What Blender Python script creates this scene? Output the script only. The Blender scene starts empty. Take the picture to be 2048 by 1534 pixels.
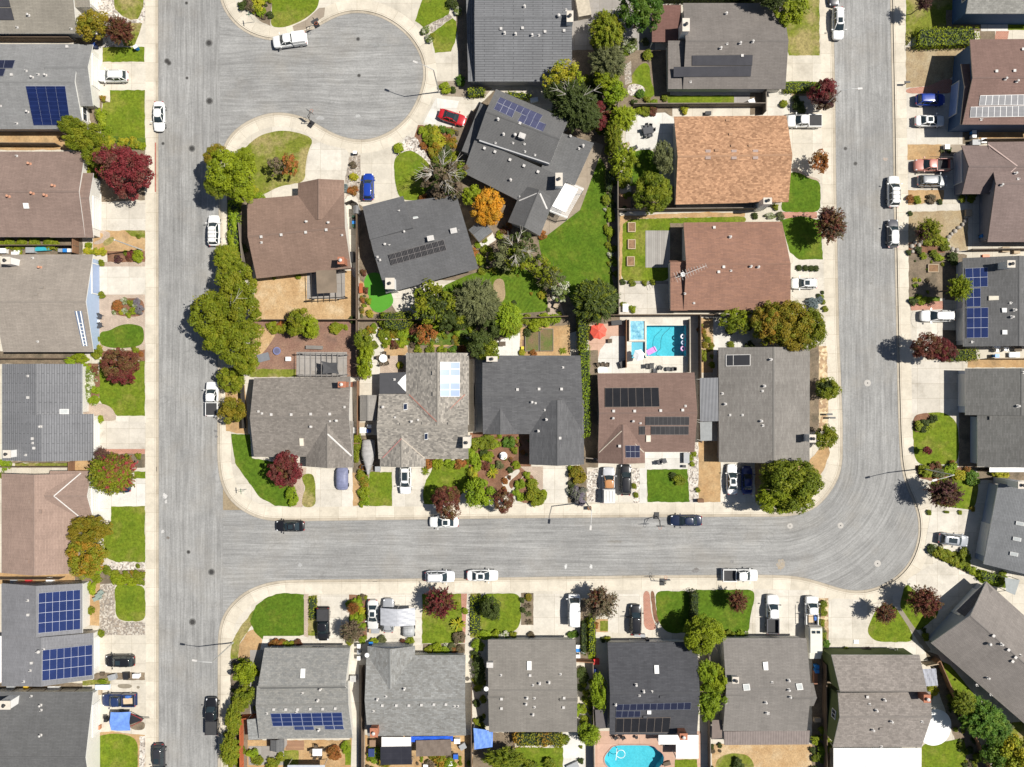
import bpy, math, random
from mathutils import Vector, Matrix
from mathutils.geometry import tessellate_polygon
SC = bpy.context.scene; COL = SC.collection
R = math.radians
# ---------------------------------------------------------------- camera, sky, sun, exposure
H, S = 120.0, 0.08                     # camera height (m) and metres per photo pixel on the ground
cam = bpy.data.objects.new('camera', bpy.data.cameras.new('camera')); COL.objects.link(cam)
cam.location = (0, 0, H); cam.data.sensor_width = 36; cam.data.lens = 36*H/(2048*S)
cam.data.clip_end = 3000; SC.camera = cam
SUN_EL, SUN_AZ = 57.0, 7.0             # the sun stands to the right of the picture, 7 degrees towards its top
wd = bpy.data.worlds.new('World'); SC.world = wd; wd.use_nodes = True
_n = wd.node_tree.nodes; _sky = _n.new('ShaderNodeTexSky'); _sky.sky_type = 'NISHITA'; _sky.sun_disc = False
_sky.sun_elevation = R(SUN_EL); _sky.sun_rotation = R(90-SUN_AZ)
wd.node_tree.links.new(_sky.outputs[0], _n['Background'].inputs[0]); _n['Background'].inputs[1].default_value = 0.05
sun = bpy.data.objects.new('sun', bpy.data.lights.new('sun', 'SUN')); COL.objects.link(sun)
sun.data.energy = 5.0; sun.data.angle = R(0.5); sun.data.color = (1.0, 0.955, 0.88)
_d = Vector((math.cos(R(SUN_EL))*math.cos(R(SUN_AZ)), math.cos(R(SUN_EL))*math.sin(R(SUN_AZ)), math.sin(R(SUN_EL))))
sun.rotation_euler = _d.to_track_quat('Z', 'Y').to_euler(); sun.location = (0, 0, 60)
SC.view_settings.view_transform = 'Standard'; SC.view_settings.look = 'None'
SC.view_settings.exposure = 0.34; SC.view_settings.gamma = 1.0; SC.view_settings.use_curve_mapping = False
SC.cycles.max_bounces = 6; SC.cycles.transparent_max_bounces = 12
# ---------------------------------------------------------------- helpers
G = 0.12                               # level of the raised blocks above the road
def W(px, py, z=G):
    k = (H-z)/H*S
    return Vector(((px-1024)*k, (767-py)*k, z))
class MB:
    def __init__(s): s.v = []; s.f = []; s.m = []; s.uv = []
    def face(s, pts, m=0, uv=None):
        i = len(s.v); s.v += [tuple(p) for p in pts]; s.f.append(tuple(range(i, i+len(pts)))); s.m.append(m); s.uv.append(uv)
    def box(s, c, d, rz=0.0, m=0, top=None):
        x, y, z = c; a, b, h = d[0]/2, d[1]/2, d[2]/2; ca, sa = math.cos(rz), math.sin(rz)
        def q(i, j, k): return (x+i*a*ca-j*b*sa, y+i*a*sa+j*b*ca, z+k*h)
        for n, fc in enumerate((((-1,-1,1),(1,-1,1),(1,1,1),(-1,1,1)), ((-1,1,-1),(1,1,-1),(1,-1,-1),(-1,-1,-1)), ((-1,-1,-1),(1,-1,-1),(1,-1,1),(-1,-1,1)),
                   ((1,-1,-1),(1,1,-1),(1,1,1),(1,-1,1)), ((1,1,-1),(-1,1,-1),(-1,1,1),(1,1,1)), ((-1,1,-1),(-1,-1,-1),(-1,-1,1),(-1,1,1)))):
            s.face([q(*p) for p in fc], top if (n == 0 and top is not None) else m)
        return s
    def prism(s, poly, z0, z1, m=0, mt=None):
        n = len(poly)
        if sum(poly[i][0]*poly[(i+1) % n][1]-poly[(i+1) % n][0]*poly[i][1] for i in range(n)) < 0: poly = poly[::-1]
        s.cap([(p[0], p[1], z1) for p in poly], mt if mt is not None else m)
        for i in range(n):
            a, b = poly[i], poly[(i+1) % n]
            s.face([(a[0],a[1],z0),(b[0],b[1],z0),(b[0],b[1],z1),(a[0],a[1],z1)], m)
        return s
    def cap(s, pts, m=0, holes=()):
        loops = [[Vector(p) for p in pts]]+[[Vector(p) for p in h] for h in holes]
        flat = [p for l in loops for p in l]
        for t in tessellate_polygon(loops):
            a, b, c = flat[t[0]], flat[t[1]], flat[t[2]]
            if (b-a).cross(c-a).z < 0: a, c = c, a
            s.face([a, b, c], m)
    def tube(s, p, q, r, r2=None, n=8, m=0, caps=True):
        p, q = Vector(p), Vector(q); r2 = r if r2 is None else r2; d = (q-p)
        if d.length < 1e-6: return s
        d.normalize(); u = d.orthogonal().normalized(); w = d.cross(u)
        A = [p+(u*math.cos(2*math.pi*i/n)+w*math.sin(2*math.pi*i/n))*r for i in range(n)]
        B = [q+(u*math.cos(2*math.pi*i/n)+w*math.sin(2*math.pi*i/n))*r2 for i in range(n)]
        for i in range(n): s.face([A[i], A[(i+1) % n], B[(i+1) % n], B[i]], m)
        if caps: s.face(A[::-1], m); s.face(B, m)
        return s
    def lathe(s, prof, c=(0,0,0), n=16, m=0, sx=1, sy=1):
        for (r0, z0), (r1, z1) in zip(prof, prof[1:]):
            for i in range(n):
                a, b = 2*math.pi*i/n, 2*math.pi*(i+1)/n
                P = [(r0,a,z0),(r0,b,z0),(r1,b,z1),(r1,a,z1)]
                if r0 < 1e-5: P = P[1:]
                if r1 < 1e-5: P = [p for k, p in enumerate(P) if k != len(P)-1]
                s.face([(c[0]+r*math.cos(t)*sx, c[1]+r*math.sin(t)*sy, c[2]+z) for r, t, z in P], m)
        return s
    def build(s, name, mats, parent=None, off=None, smooth=False):
        me = bpy.data.meshes.new(name)
        v = s.v if off is None else [(p[0]-off[0], p[1]-off[1], p[2]-off[2]) for p in s.v]
        me.from_pydata(v, [], s.f)
        for mt in (mats if isinstance(mats, (list, tuple)) else [mats]): me.materials.append(mt)
        me.polygons.foreach_set('material_index', s.m)
        if any(u is not None for u in s.uv):
            ul = me.uv_layers.new(name='UVMap'); k = 0; d = [0.0]*(2*len(ul.data))
            for f, u in zip(s.f, s.uv):
                for j in range(len(f)):
                    if u is not None: d[2*k] = u[j][0]; d[2*k+1] = u[j][1]
                    k += 1
            ul.data.foreach_set('uv', d)
        if smooth: me.polygons.foreach_set('use_smooth', [True]*len(s.f))
        o = bpy.data.objects.new(name, me); COL.objects.link(o)
        if parent is not None: o.parent = parent
        return o
REG = []                               # every top-level object, with its phrase and where it stands, for the labels
def reg(o, phrase, cat, group=None, px=None, kind=None):
    o['category'] = cat
    if group: o['group'] = group
    if kind: o['kind'] = kind
    REG.append((o, phrase, px)); return o
def empty(name, loc, rz=0.0):
    o = bpy.data.objects.new(name, None); COL.objects.link(o); o.location = loc; o.rotation_euler = (0, 0, rz); o.empty_display_size = .3
    return o
def copy_tree(o, parent=None):
    c = o.copy(); COL.objects.link(c); c.parent = parent
    for ch in KIDS.get(o.name, ()): copy_tree(ch, c)
    return c
KIDS = {}
def index_kids(o):
    KIDS[o.name] = list(o.children)
    for c in o.children: index_kids(c)
def remat(o, mt, slot=0):
    o.material_slots[slot].link = 'OBJECT'; o.material_slots[slot].material = mt
def ell(px, py, rx, ry=None, n=18, rot=0):
    ry = ry or rx; o = []
    for i in range(n):
        a = 2*math.pi*i/n; x, y = rx*math.cos(a), ry*math.sin(a)
        o.append((px+x*math.cos(rot)-y*math.sin(rot), py+x*math.sin(rot)+y*math.cos(rot)))
    return o
def rect(x0, y0, x1, y1): return [(x0,y0),(x1,y0),(x1,y1),(x0,y1)]
def smooth_poly(p, it=2):
    for k in range(it+1):
        q = []
        for i in range(len(p)):
            a, b = p[i], p[(i+1) % len(p)]; L = math.hypot(b[0]-a[0], b[1]-a[1]) or 1; c = min(.27, (8 if k == 0 else 4)/L)
            q += [(a[0]+(b[0]-a[0])*c, a[1]+(b[1]-a[1])*c), (b[0]+(a[0]-b[0])*c, b[1]+(a[1]-b[1])*c)]
        p = q
    return p
# ---------------------------------------------------------------- materials
def lin(c):
    return tuple((x/12.92 if x <= .04045 else ((x+.055)/1.055)**2.4) for x in c)
class NT:
    def __init__(s, name):
        s.mat = bpy.data.materials.new(name); s.mat.use_nodes = True; s.nt = s.mat.node_tree; s.n = s.nt.nodes
        s.bsdf = s.n['Principled BSDF']; s.out = s.n['Material Output']
    def new(s, t, **k):
        n = s.n.new(t)
        for a, b in k.items():
            if a.startswith('i_'): s.inp(n, a[2:].replace('_', ' '), b)
            elif a.startswith('n') and a[1:].isdigit(): s.inp(n, int(a[1:]), b)
            else: setattr(n, a, b)
        return n
    def inp(s, n, k, v):
        i = n.inputs[k]
        if hasattr(v, 'is_linked') or isinstance(v, bpy.types.NodeSocket): s.nt.links.new(v, i)
        else:
            if isinstance(v, tuple) and len(v) == 3 and i.type == 'RGBA': v = v+(1,)
            i.default_value = v
    def set(s, k, v): s.inp(s.bsdf, k, v)
    def pos(s): return s.new('ShaderNodeNewGeometry').outputs['Position']
    def uvc(s): return s.new('ShaderNodeTexCoord').outputs['UV']
    def objc(s): return s.new('ShaderNodeTexCoord').outputs['Object']
    def mapp(s, v, scale=(1,1,1), loc=(0,0,0), rot=(0,0,0)):
        return s.new('ShaderNodeMapping', i_Vector=v, i_Scale=scale, i_Location=loc, i_Rotation=rot).outputs[0]
    def noise(s, v, sc, det=3, rough=.55, dist=0):
        return s.new('ShaderNodeTexNoise', i_Vector=v, i_Scale=sc, i_Detail=det, i_Roughness=rough, i_Distortion=dist).outputs[0]
    def ramp(s, f, a, b, lo=0.0, hi=1.0):
        return s.new('ShaderNodeMapRange', n0=f, n1=a, n2=b, n3=lo, n4=hi).outputs[0]
    def mix(s, f, a, b, mode='MIX'):
        n = s.new('ShaderNodeMix', data_type='RGBA', blend_type=mode); s.inp(n, 0, f); s.inp(n, 6, a); s.inp(n, 7, b); return n.outputs[2]
    def math(s, op, a, b=0.0): return s.new('ShaderNodeMath', operation=op, n0=a, n1=b).outputs[0]
    def mul(s, c, f): return s.mix(1.0, c, s.new('ShaderNodeCombineColor', n0=f, n1=f, n2=f).outputs[0], 'MULTIPLY')
    def bump(s, h, st=.3, d=.03): s.set('Normal', s.new('ShaderNodeBump', i_Strength=st, i_Distance=d, i_Height=h).outputs[0])
MC = {}
def plain(name, c, rough=.6, metal=0.0, coat=0.0, var=.12, sc=2.0, spec=.5):
    k = ('p', name, c, rough, metal)
    if k in MC: return MC[k]
    t = NT(name); v = t.noise(t.pos(), sc, 4); t.set('Base Color', t.mul(tuple(c), t.ramp(v, .25, .75, 1-var, 1+var)))
    t.set('Roughness', rough); t.set('Metallic', metal); t.set('Coat Weight', coat); t.set('Specular IOR Level', spec)
    MC[k] = t.mat; return t.mat
def ground(name, a, b, sc=.6, fine=7.0, fa=.25, c3=None, s3=.25, t3=(.5,.7), bump=0.0, stain=None):
    t = NT(name); p = t.pos(); n1 = t.noise(p, sc, 5, .6); col = t.mix(t.ramp(n1, .35, .65), a, b)
    if c3: col = t.mix(t.ramp(t.noise(t.mapp(p, loc=(31,7,0)), s3, 4, .6), t3[0], t3[1]), col, c3)
    f = t.noise(p, fine, 3, .7); col = t.mul(col, t.ramp(f, .25, .75, 1-fa, 1+fa))
    if stain: col = t.mix(t.ramp(t.noise(t.mapp(p, loc=(11,3,0)), .35, 5, .65), .52, .75, 0, stain[1]), col, stain[0])
    t.set('Base Color', col); t.set('Roughness', .9); t.set('Specular IOR Level', .15)
    if bump: t.bump(f, bump, .05)
    return t.mat
def concrete(name, c, st=.25, joint=None, stc=(.20,.17,.13)):
    t = NT(name); p = t.pos(); col = t.mul(c, t.ramp(t.noise(p, .45, 5, .65), .3, .7, .87, 1.09)); col = t.mul(col, t.ramp(t.noise(p, 4, 4, .8), .3, .7, .90, 1.07))
    col = t.mix(t.ramp(t.noise(t.mapp(p, loc=(9,4,0)), .28, 6, .7), .52, .75, 0, st*1.3), col, stc)
    spot = t.ramp(t.noise(t.mapp(p, loc=(2,17,0)), 1.1, 4, .6), .68, .76, 0, .45); col = t.mix(spot, col, tuple(x*.42 for x in c))
    if joint:
        br = t.new('ShaderNodeTexBrick', i_Vector=t.uvc() if joint[2] == 'uv' else p, offset=0.0, squash=1.0, i_Scale=1.0, i_Color1=(1.03,1.03,1.03), i_Color2=(.90,.89,.87), i_Mortar=(.62,.58,.52))
        t.inp(br, 'Mortar Size', .022); t.inp(br, 'Brick Width', joint[0]); t.inp(br, 'Row Height', joint[1]); t.inp(br, 'Mortar Smooth', .3)
        col = t.mix(1.0, col, br.outputs[0], 'MULTIPLY')
    t.set('Base Color', col); t.set('Roughness', .85); t.set('Specular IOR Level', .2); return t.mat
def asphalt(name, c, flow=False):
    t = NT(name); uv = t.uvc(); p = t.pos()
    v = t.mapp(uv, (.035, 1, 1)) if not flow else t.mapp(uv, (.05, 1, 1))
    if flow:
        w = t.noise(p, .06, 2, .5); d = t.new('ShaderNodeCombineXYZ', n0=0.0, n1=t.math('MULTIPLY', w, 2.6), n2=0.0).outputs[0]
        v = t.new('ShaderNodeVectorMath', operation='ADD', n0=v, n1=d).outputs[0]
    s1 = t.noise(v, 2.3, 5, .8); s2 = t.noise(t.mapp(v, (1, 1, 1), (5, 9, 0)), .5, 3, .6); s4 = t.noise(t.mapp(v, (2.5, 1, 1), (15, 3, 0)), 5.0, 2, .7)
    s3 = t.noise(p, 3.2, 4, .85)
    col = t.mul(c, t.ramp(s1, .35, .62, .73, 1.15)); col = t.mul(col, t.ramp(s2, .3, .7, .87 if flow else .90, 1.10)); col = t.mul(col, t.ramp(s4, .35, .65, .96, 1.04)); col = t.mul(col, t.ramp(s3, .30, .70, .80, 1.17)); col = t.mul(col, t.ramp(t.noise(t.mapp(p, loc=(40,2,0)), .35, 6, .7), .3, .7, .87, 1.1))
    col = t.mul(col, t.ramp(t.noise(p, .07, 4, .6), .35, .65, .88, 1.07))
    dk = t.ramp(t.noise(t.mapp(v, (3, 1, 1), (3, 2, 0)), .33, 5, .7), .57, .74, 0, .30); col = t.mix(dk, col, (.15,.145,.135))
    crack = t.new('ShaderNodeTexVoronoi', feature='DISTANCE_TO_EDGE', i_Vector=t.new('ShaderNodeVectorMath', operation='ADD', n0=p, n1=t.new('ShaderNodeVectorMath', operation='SCALE', n0=t.new('ShaderNodeTexNoise', i_Vector=p, i_Scale=.3).outputs['Color'], i_Scale=5.0).outputs[0]).outputs[0], i_Scale=.05)
    ck = t.ramp(crack.outputs[0], .0, .004, .22, 0); col = t.mix(ck, col, (.10,.10,.10))
    oil = t.ramp(t.noise(t.mapp(p, loc=(7,23,0)), .8, 4, .6), .70, .80, 0, .5); col = t.mix(oil, col, (.11,.10,.085))
    wrm = t.ramp(t.noise(t.mapp(p, loc=(60,9,0)), .12, 4, .6), .5, .75, 0, .35); col = t.mix(wrm, col, (.28,.25,.205))
    t.set('Base Color', col); t.set('Roughness', .88); t.set('Specular IOR Level', .2); return t.mat
def lawnmat(name, a, b, dry, dt=(.62,.75), stripes=None):
    t = NT(name); p = t.pos(); col = t.mix(t.ramp(t.noise(p, .5, 5, .65), .32, .68), a, b)
    col = t.mix(t.ramp(t.noise(t.mapp(p, loc=(5,8,0)), .22, 5, .65), dt[0], dt[1], 0, .85), col, dry)
    col = t.mul(col, t.ramp(t.noise(p, 3.2, 5, .85), .3, .7, .62, 1.36)); col = t.mul(col, t.ramp(t.noise(p, 1.6, 3, .6), .3, .7, .86, 1.14))
    if stripes:
        w = t.new('ShaderNodeTexWave', i_Vector=t.mapp(p, rot=(0,0,stripes)), i_Scale=.55, i_Distortion=.6, bands_direction='X'); col = t.mul(col, t.ramp(w.outputs[1], .2, .8, .92, 1.06))
    t.set('Base Color', col); t.set('Roughness', .95); t.set('Specular IOR Level', .08); t.bump(t.noise(p, 9, 2, .8), .5, .06); return t.mat
def cells(name, cols, sc, mortar=None):
    t = NT(name); p = t.pos(); vo = t.new('ShaderNodeTexVoronoi', i_Vector=p, i_Scale=sc); r = t.new('ShaderNodeSeparateColor', n0=vo.outputs['Color']).outputs[0]
    rp = t.new('ShaderNodeValToRGB', i_Fac=r); rp.color_ramp.interpolation = 'CONSTANT'
    for i, c in enumerate(cols):
        e = rp.color_ramp.elements[i] if i < 2 else rp.color_ramp.elements.new(i/len(cols)); e.position = i/len(cols); e.color = c+(1,)
    col = t.mul(rp.outputs[0], t.ramp(t.noise(p, .5, 4), .3, .7, .85, 1.12)); t.set('Base Color', col); t.set('Roughness', .9); t.bump(vo.outputs['Distance'], .6, .05); return t.mat
def bricks(name, a, b, mortar, bw=.4, bh=.2, rot=0.0):
    t = NT(name); p = t.mapp(t.pos(), rot=(0,0,rot)); br = t.new('ShaderNodeTexBrick', i_Vector=p, i_Scale=1.0, i_Color1=a, i_Color2=b, i_Mortar=mortar)
    t.inp(br, 'Mortar Size', .018); t.inp(br, 'Brick Width', bw); t.inp(br, 'Row Height', bh)
    t.set('Base Color', t.mul(br.outputs[0], t.ramp(t.noise(p, .6, 5), .3, .7, .88, 1.1))); t.set('Roughness', .9); return t.mat
def roofmat(c, style='s', c2=None):
    k = ('roof', c, style, c2)
    if k in MC: return MC[k]
    t = NT('roof_shingles'); uv = t.uvc(); p = t.pos()
    bw, rh, ms, mo = {'s': (.9, .21, .022, .70), 'r': (3.0, .36, .05, .52), 'm': (.55, .24, .016, .74), 'g': (.42, .24, .014, .72)}[style]
    v = {'s': .07, 'r': .04, 'm': .16, 'g': .22}[style]
    a = tuple(x*(1+v) for x in c); b = tuple(x*(1-v) for x in (c2 or c)); m = tuple(x*mo for x in c)
    br = t.new('ShaderNodeTexBrick', i_Vector=uv, i_Scale=1.0, i_Color1=a, i_Color2=b, i_Mortar=m, offset=.5)
    t.inp(br, 'Mortar Size', ms); t.inp(br, 'Brick Width', bw); t.inp(br, 'Row Height', rh); t.inp(br, 'Mortar Smooth', .4)
    col = br.outputs[0]
    am = .10 if style in 'sr' else .2
    col = t.mul(col, t.ramp(t.noise(p, 2.6, 4, .8), .3, .7, 1-am, 1+am))
    col = t.mul(col, t.ramp(t.noise(t.mapp(uv, (1,.14,1)), 1.1, 4, .65), .3, .7, .93, 1.06)); col = t.mul(col, t.ramp(t.noise(p, .22, 3, .5), .35, .65, .93, 1.06))
    t.set('Base Color', col); t.set('Roughness', .92); t.set('Specular IOR Level', .15); t.bump(br.outputs[1], .35, .02)
    MC[k] = t.mat; return t.mat
def leafmat(name, c1, c2, c3, tr=.25):
    t = NT(name); a1 = t.new('ShaderNodeAttribute', attribute_name='tint').outputs['Fac']; a2 = t.new('ShaderNodeAttribute', attribute_name='clump').outputs['Fac']
    col = t.mix(a1, c1, c2); col = t.mix(t.ramp(a2, .45, .95, 0, .9), col, c3)
    rnd = t.new('ShaderNodeObjectInfo').outputs['Random']; col = t.mul(col, t.ramp(rnd, 0, 1, .98, 1.26))
    t.set('Base Color', col); t.set('Roughness', .6); t.set('Specular IOR Level', .25)
    tl = t.new('ShaderNodeBsdfTranslucent', i_Color=col); mx = t.new('ShaderNodeMixShader', n0=tr, n1=t.bsdf.outputs[0], n2=tl.outputs[0]); t.nt.links.new(mx.outputs[0], t.out.inputs[0]); return t.mat
M = {}
CONC = (.54,.50,.425)
M['conc'] = concrete('driveway_concrete', (.565,.53,.465), .3, (3.4, 3.4, 'pos'))
M['conc2'] = concrete('pale_driveway_concrete', (.60,.57,.505), .2, (3.0, 3.0, 'pos'))
M['concw'] = concrete('white_concrete', (.60,.585,.545), .12, (4.0, 4.0, 'pos'))
M['concs'] = concrete('weathered_concrete', (.52,.485,.425), .5, (3.6, 2.4, 'pos'))
M['concx'] = plain('white_painted_slab', (.76,.76,.75), .7, var=.05)
M['concp'] = concrete('pink_concrete', (.50,.33,.25), .15, (3.4, 3.2, 'pos'))
M['conct'] = concrete('brown_concrete', (.30,.25,.195), .2, (3, 3, 'pos'))
M['concg'] = concrete('grey_concrete', (.30,.28,.26), .3, (2, 2, 'pos'))
M['walk'] = concrete('sidewalk_concrete', (.58,.53,.44), .22, (3.0, 30.0, 'uv'))
M['gutter'] = concrete('gutter_concrete', (.43,.38,.305), .45, (3.0, 30.0, 'uv'))
M['kerb'] = concrete('kerb_concrete', (.57,.52,.43), .15, (3.0, 30.0, 'uv'))
M['joint'] = ground('seam_dirt', (.17,.155,.13), (.27,.25,.215), 1.2, 6, .3); M['joint2'] = ground('joint_dirt', (.30,.25,.19), (.40,.35,.28), 1.0, 6, .2)
M['base'] = concrete('block_concrete', CONC, .3, (3.2, 3.2, 'pos'))
M['road'] = asphalt('asphalt', (.276,.274,.266)); M['roadf'] = asphalt('asphalt_swirled', (.276,.274,.266), True)
M['lawn'] = lawnmat('lawn_grass', (.095,.145,.012), (.145,.185,.016), (.26,.22,.06), (.50,.78))
M['lawnd'] = lawnmat('deep_lawn_grass', (.06,.115,.010), (.09,.145,.013), (.18,.18,.03), (.54,.82))
M['lawnp'] = lawnmat('patchy_lawn_grass', (.125,.155,.02), (.17,.18,.03), (.29,.235,.105), (.46,.6))
M['lawns'] = lawnmat('striped_lawn_grass', (.07,.128,.012), (.098,.15,.014), (.2,.19,.04), (.55,.82), R(35))
M['dry'] = ground('dry_grass', (.44,.305,.165), (.37,.24,.12), .5, 5, .32, (.49,.38,.24), .3)
M['dryb'] = ground('brown_dry_grass', (.33,.255,.15), (.27,.20,.12), .6, 5, .3, (.36,.30,.20), .3)
M['tan'] = ground('tan_earth', (.43,.295,.155), (.355,.22,.105), .5, 4, .28, (.28,.19,.10), .35)
M['soil'] = ground('bare_soil', (.16,.125,.09), (.21,.165,.115), .7, 5, .3, (.10,.085,.06), .4)
M['mulch'] = ground('bark_mulch', (.17,.085,.05), (.22,.12,.075), .9, 6, .4, (.12,.07,.045), .5)
M['mulchr'] = ground('red_mulch', (.20,.115,.085), (.25,.155,.11), .5, 6, .4, (.15,.095,.075), .4)
M['gravel'] = cells('grey_gravel', [(.34,.30,.25),(.22,.19,.16),(.45,.41,.35),(.29,.24,.19)], 4.6)
M['wgravel'] = cells('white_gravel', [(.50,.46,.41),(.34,.30,.26),(.62,.58,.52),(.24,.21,.18),(.52,.46,.39)], 4.6)
M['pebble'] = cells('tan_pebbles', [(.50,.38,.22),(.38,.26,.15),(.58,.47,.3),(.3,.2,.12)], 2.4)
M['paver'] = bricks('pinkish_pavers', (.44,.35,.275), (.37,.29,.23), (.30,.24,.19), .35, .25, .6)
M['brick'] = bricks('red_brick_paving', (.40,.17,.11), (.33,.14,.09), (.40,.3,.25), .4, .2)
M['turf'] = ground('artificial_turf', (.075,.25,.025), (.082,.265,.028), .8, 9, .08)
M['deckg'] = bricks('grey_deck_boards', (.33,.315,.29), (.27,.255,.235), (.12,.11,.10), .3, 9.0)
M['deckb'] = bricks('brown_deck_boards', (.33,.19,.11), (.27,.15,.09), (.12,.07,.04), 9.0, .22)
M['stain'] = concrete('dark_stain', (.24,.21,.16), .3)
M['green_ground'] = lawnmat('low_ground_cover', (.06,.10,.018), (.10,.15,.02), (.22,.2,.05), (.55,.7))
M['red_paint'] = plain('red_kerb_paint', (.34,.12,.085), .8, var=.25)
# ---------------------------------------------------------------- setting: roads, raised blocks, sidewalks
def offset_line(p, d, closed=False):
    o = []; n = len(p)
    for i in range(n):
        a, b, c = p[max(i-1, 0)], p[i], p[min(i+1, n-1)]
        t1 = Vector((b[0]-a[0], b[1]-a[1])); t2 = Vector((c[0]-b[0], c[1]-b[1]))
        if t1.length < 1e-6: t1 = t2
        if t2.length < 1e-6: t2 = t1
        t = (t1.normalized()+t2.normalized()).normalized(); nx, ny = -t.y, t.x; cs = max(.5, t.dot(t1.normalized()))
        o.append((b[0]+nx*d/cs, b[1]+ny*d/cs))
    return o
def resample(p, step):
    o = [p[0]]
    for a, b in zip(p, p[1:]):
        L = math.hypot(b[0]-a[0], b[1]-a[1]); k = max(1, int(L/step))
        o += [(a[0]+(b[0]-a[0])*i/k, a[1]+(b[1]-a[1])*i/k) for i in range(1, k+1)]
    return o
def soften(p, it=2):
    for _ in range(it): p = [p[0]]+[((p[i-1][0]+2*p[i][0]+p[i+1][0])/4, (p[i-1][1]+2*p[i][1]+p[i+1][1])/4) for i in range(1, len(p)-1)]+[p[-1]]
    return p
def strip(name, line, d0, d1, z, mt, v0=0.0):
    a, b = offset_line(line, d0), offset_line(line, d1); m = MB(); s = 0.0
    for i in range(len(line)-1):
        ds = math.hypot(line[i+1][0]-line[i][0], line[i+1][1]-line[i][1])*S
        pts = [W(*a[i], z), W(*a[i+1], z), W(*b[i+1], z), W(*b[i], z)]; uv = [(s, v0+d0*S), (s+ds, v0+d0*S), (s+ds, v0+d1*S), (s, v0+d1*S)]
        if (pts[1]-pts[0]).cross(pts[2]-pts[0]).z < 0: pts.reverse(); uv.reverse()
        m.face(pts, 0, uv); s += ds
    return m.build(name, mt)
CUL = [(444,-700),(444,0),(450,16),(459,30),(470,43),(490,59),(512,69),(528,75),(545,78),(562,77),(580,73),(600,66),(616,59),(634,48),(652,38),(669,29),(687,23),(700,20),(715,19),(737,22),(757,27),(775,35),(794,46),(812,61),(826,76),(837,93),(846,109),(851,125),(853,141),(852,160),(847,180),(842,197),(834,213),(823,231),(810,246),(794,260),(777,271),(763,278),(748,282),(730,285),(712,285),(697,283),(682,279),(669,274),(657,268),(645,261),(634,254),(612,241),(587,233),(562,229),(537,231),(515,238),(497,247),(485,253),(474,262),(459,279),(450,298),(445,316),(443,340)]
INNER_W = [(443,340),(442,600),(440,860),(440,918),(443,948),(450,975),(463,997),(483,1015),(498,1024),(512,1031),(537,1036),(587,1037),(800,1034),(1024,1031),(1300,1029),(1500,1028)]
INNER_E = [(1500,1028),(1560,1028),(1590,1026),(1612,1020),(1632,1010),(1648,993),(1662,974),(1672,955),(1678,936),(1680,915),(1680,843),(1677,768),(1673,680),(1667,384),(1665,192),(1661,0),(1650,-700)]
CENTRAL = CUL+INNER_W[1:]+INNER_E[1:]
EASTSOUTH = [(1778,-700),(1786,0),(1791,250),(1794,459),(1800,759),(1803,868),(1807,930),(1816,968),(1826,989),(1834,1007),(1840,1026),(1843,1047),(1843,1068),(1841,1085),(1836,1101),(1825,1125),(1808,1147),(1786,1165),(1761,1178),(1736,1186),(1711,1188),(1686,1184),(1656,1175),(1623,1164),(1586,1157),(1536,1155),(1300,1156),(1024,1160),(800,1163),(590,1165),(562,1166),(537,1170),(512,1178),(490,1189),(467,1210),(450,1233),(443,1257),(441,1287),(441,1450),(441,2300)]
WEST = [(312,2300),(312,1534),(312,767),(310,0),(308,-700)]
def shrp(p): return soften(resample(p, 9), 3)
CENTRAL, EASTSOUTH, WEST = shrp(CENTRAL), shrp(EASTSOUTH), [(312,2300),(312,1534),(312,767),(311,0),(310,-700)]
WEST = resample(WEST, 40)
POOL1 = rect(1293,651,1372,712); LEDGE = rect(1263,684,1292,716)
POOL2 = smooth_poly([(1228,1491),(1260,1490.5),(1297,1491),(1309,1493),(1314,1500),(1323,1505),(1327.5,1512),(1328,1520),(1324,1529),(1316,1536),(1312,1552),(1228,1552),(1222,1538),(1213,1531),(1208.5,1522),(1210,1512),(1219,1501)], 1)
# the ground sheet, far beyond everything, open only where the pools go down
gm = MB(); gm.cap([(-900,-900,-.05),(900,-900,-.05),(900,900,-.05),(-900,900,-.05)], 0, [[W(*p, -.05) for p in q] for q in (POOL1, LEDGE, POOL2)])
reg(gm.build('ground', ground('dry_ground', (.30,.24,.16), (.24,.19,.12), .2, 3)), 'dry bare ground reaching out beyond the neighbourhood', 'ground', kind='structure')
def block(name, line, outer, holes, phrase):
    m = MB(); poly = line+outer
    m.cap([W(*p, G) for p in poly], 0, [[W(*p, G) for p in q] for q in holes])
    for a, b in zip(line, line[1:]): m.face([W(*a, -.05), W(*b, -.05), W(*b, G), W(*a, G)], 0)
    reg(m.build(name, M['base']), phrase, 'pavement', kind='structure')
block('pavement', WEST, [(-2600,-700),(-2600,2300)], [], 'pale concrete pavement of the block left of the street')
block('pavement', CENTRAL, [], [POOL1, LEDGE], 'pale concrete pavement of the middle block round the dead-end')
block('pavement', EASTSOUTH, [(4600,2300),(4600,-700)], [POOL2], 'pale concrete pavement of the block wrapping right and below')
for ln, sgn, w, ph in ((WEST, -1, 21, 'left side street'), (CENTRAL, -1, 24, 'middle block'), (EASTSOUTH, -1, 25, 'right and lower block')):
    sgn = 1 if ln is None else sgn
    reg(strip('gutter', ln, 0.2, 5.0, .010, M['gutter']), 'concrete gutter pan beside the kerb of the '+ph, 'gutter', kind='structure') if False else None
def side(ln):                                   # which way is inside the block
    return -1
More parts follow.
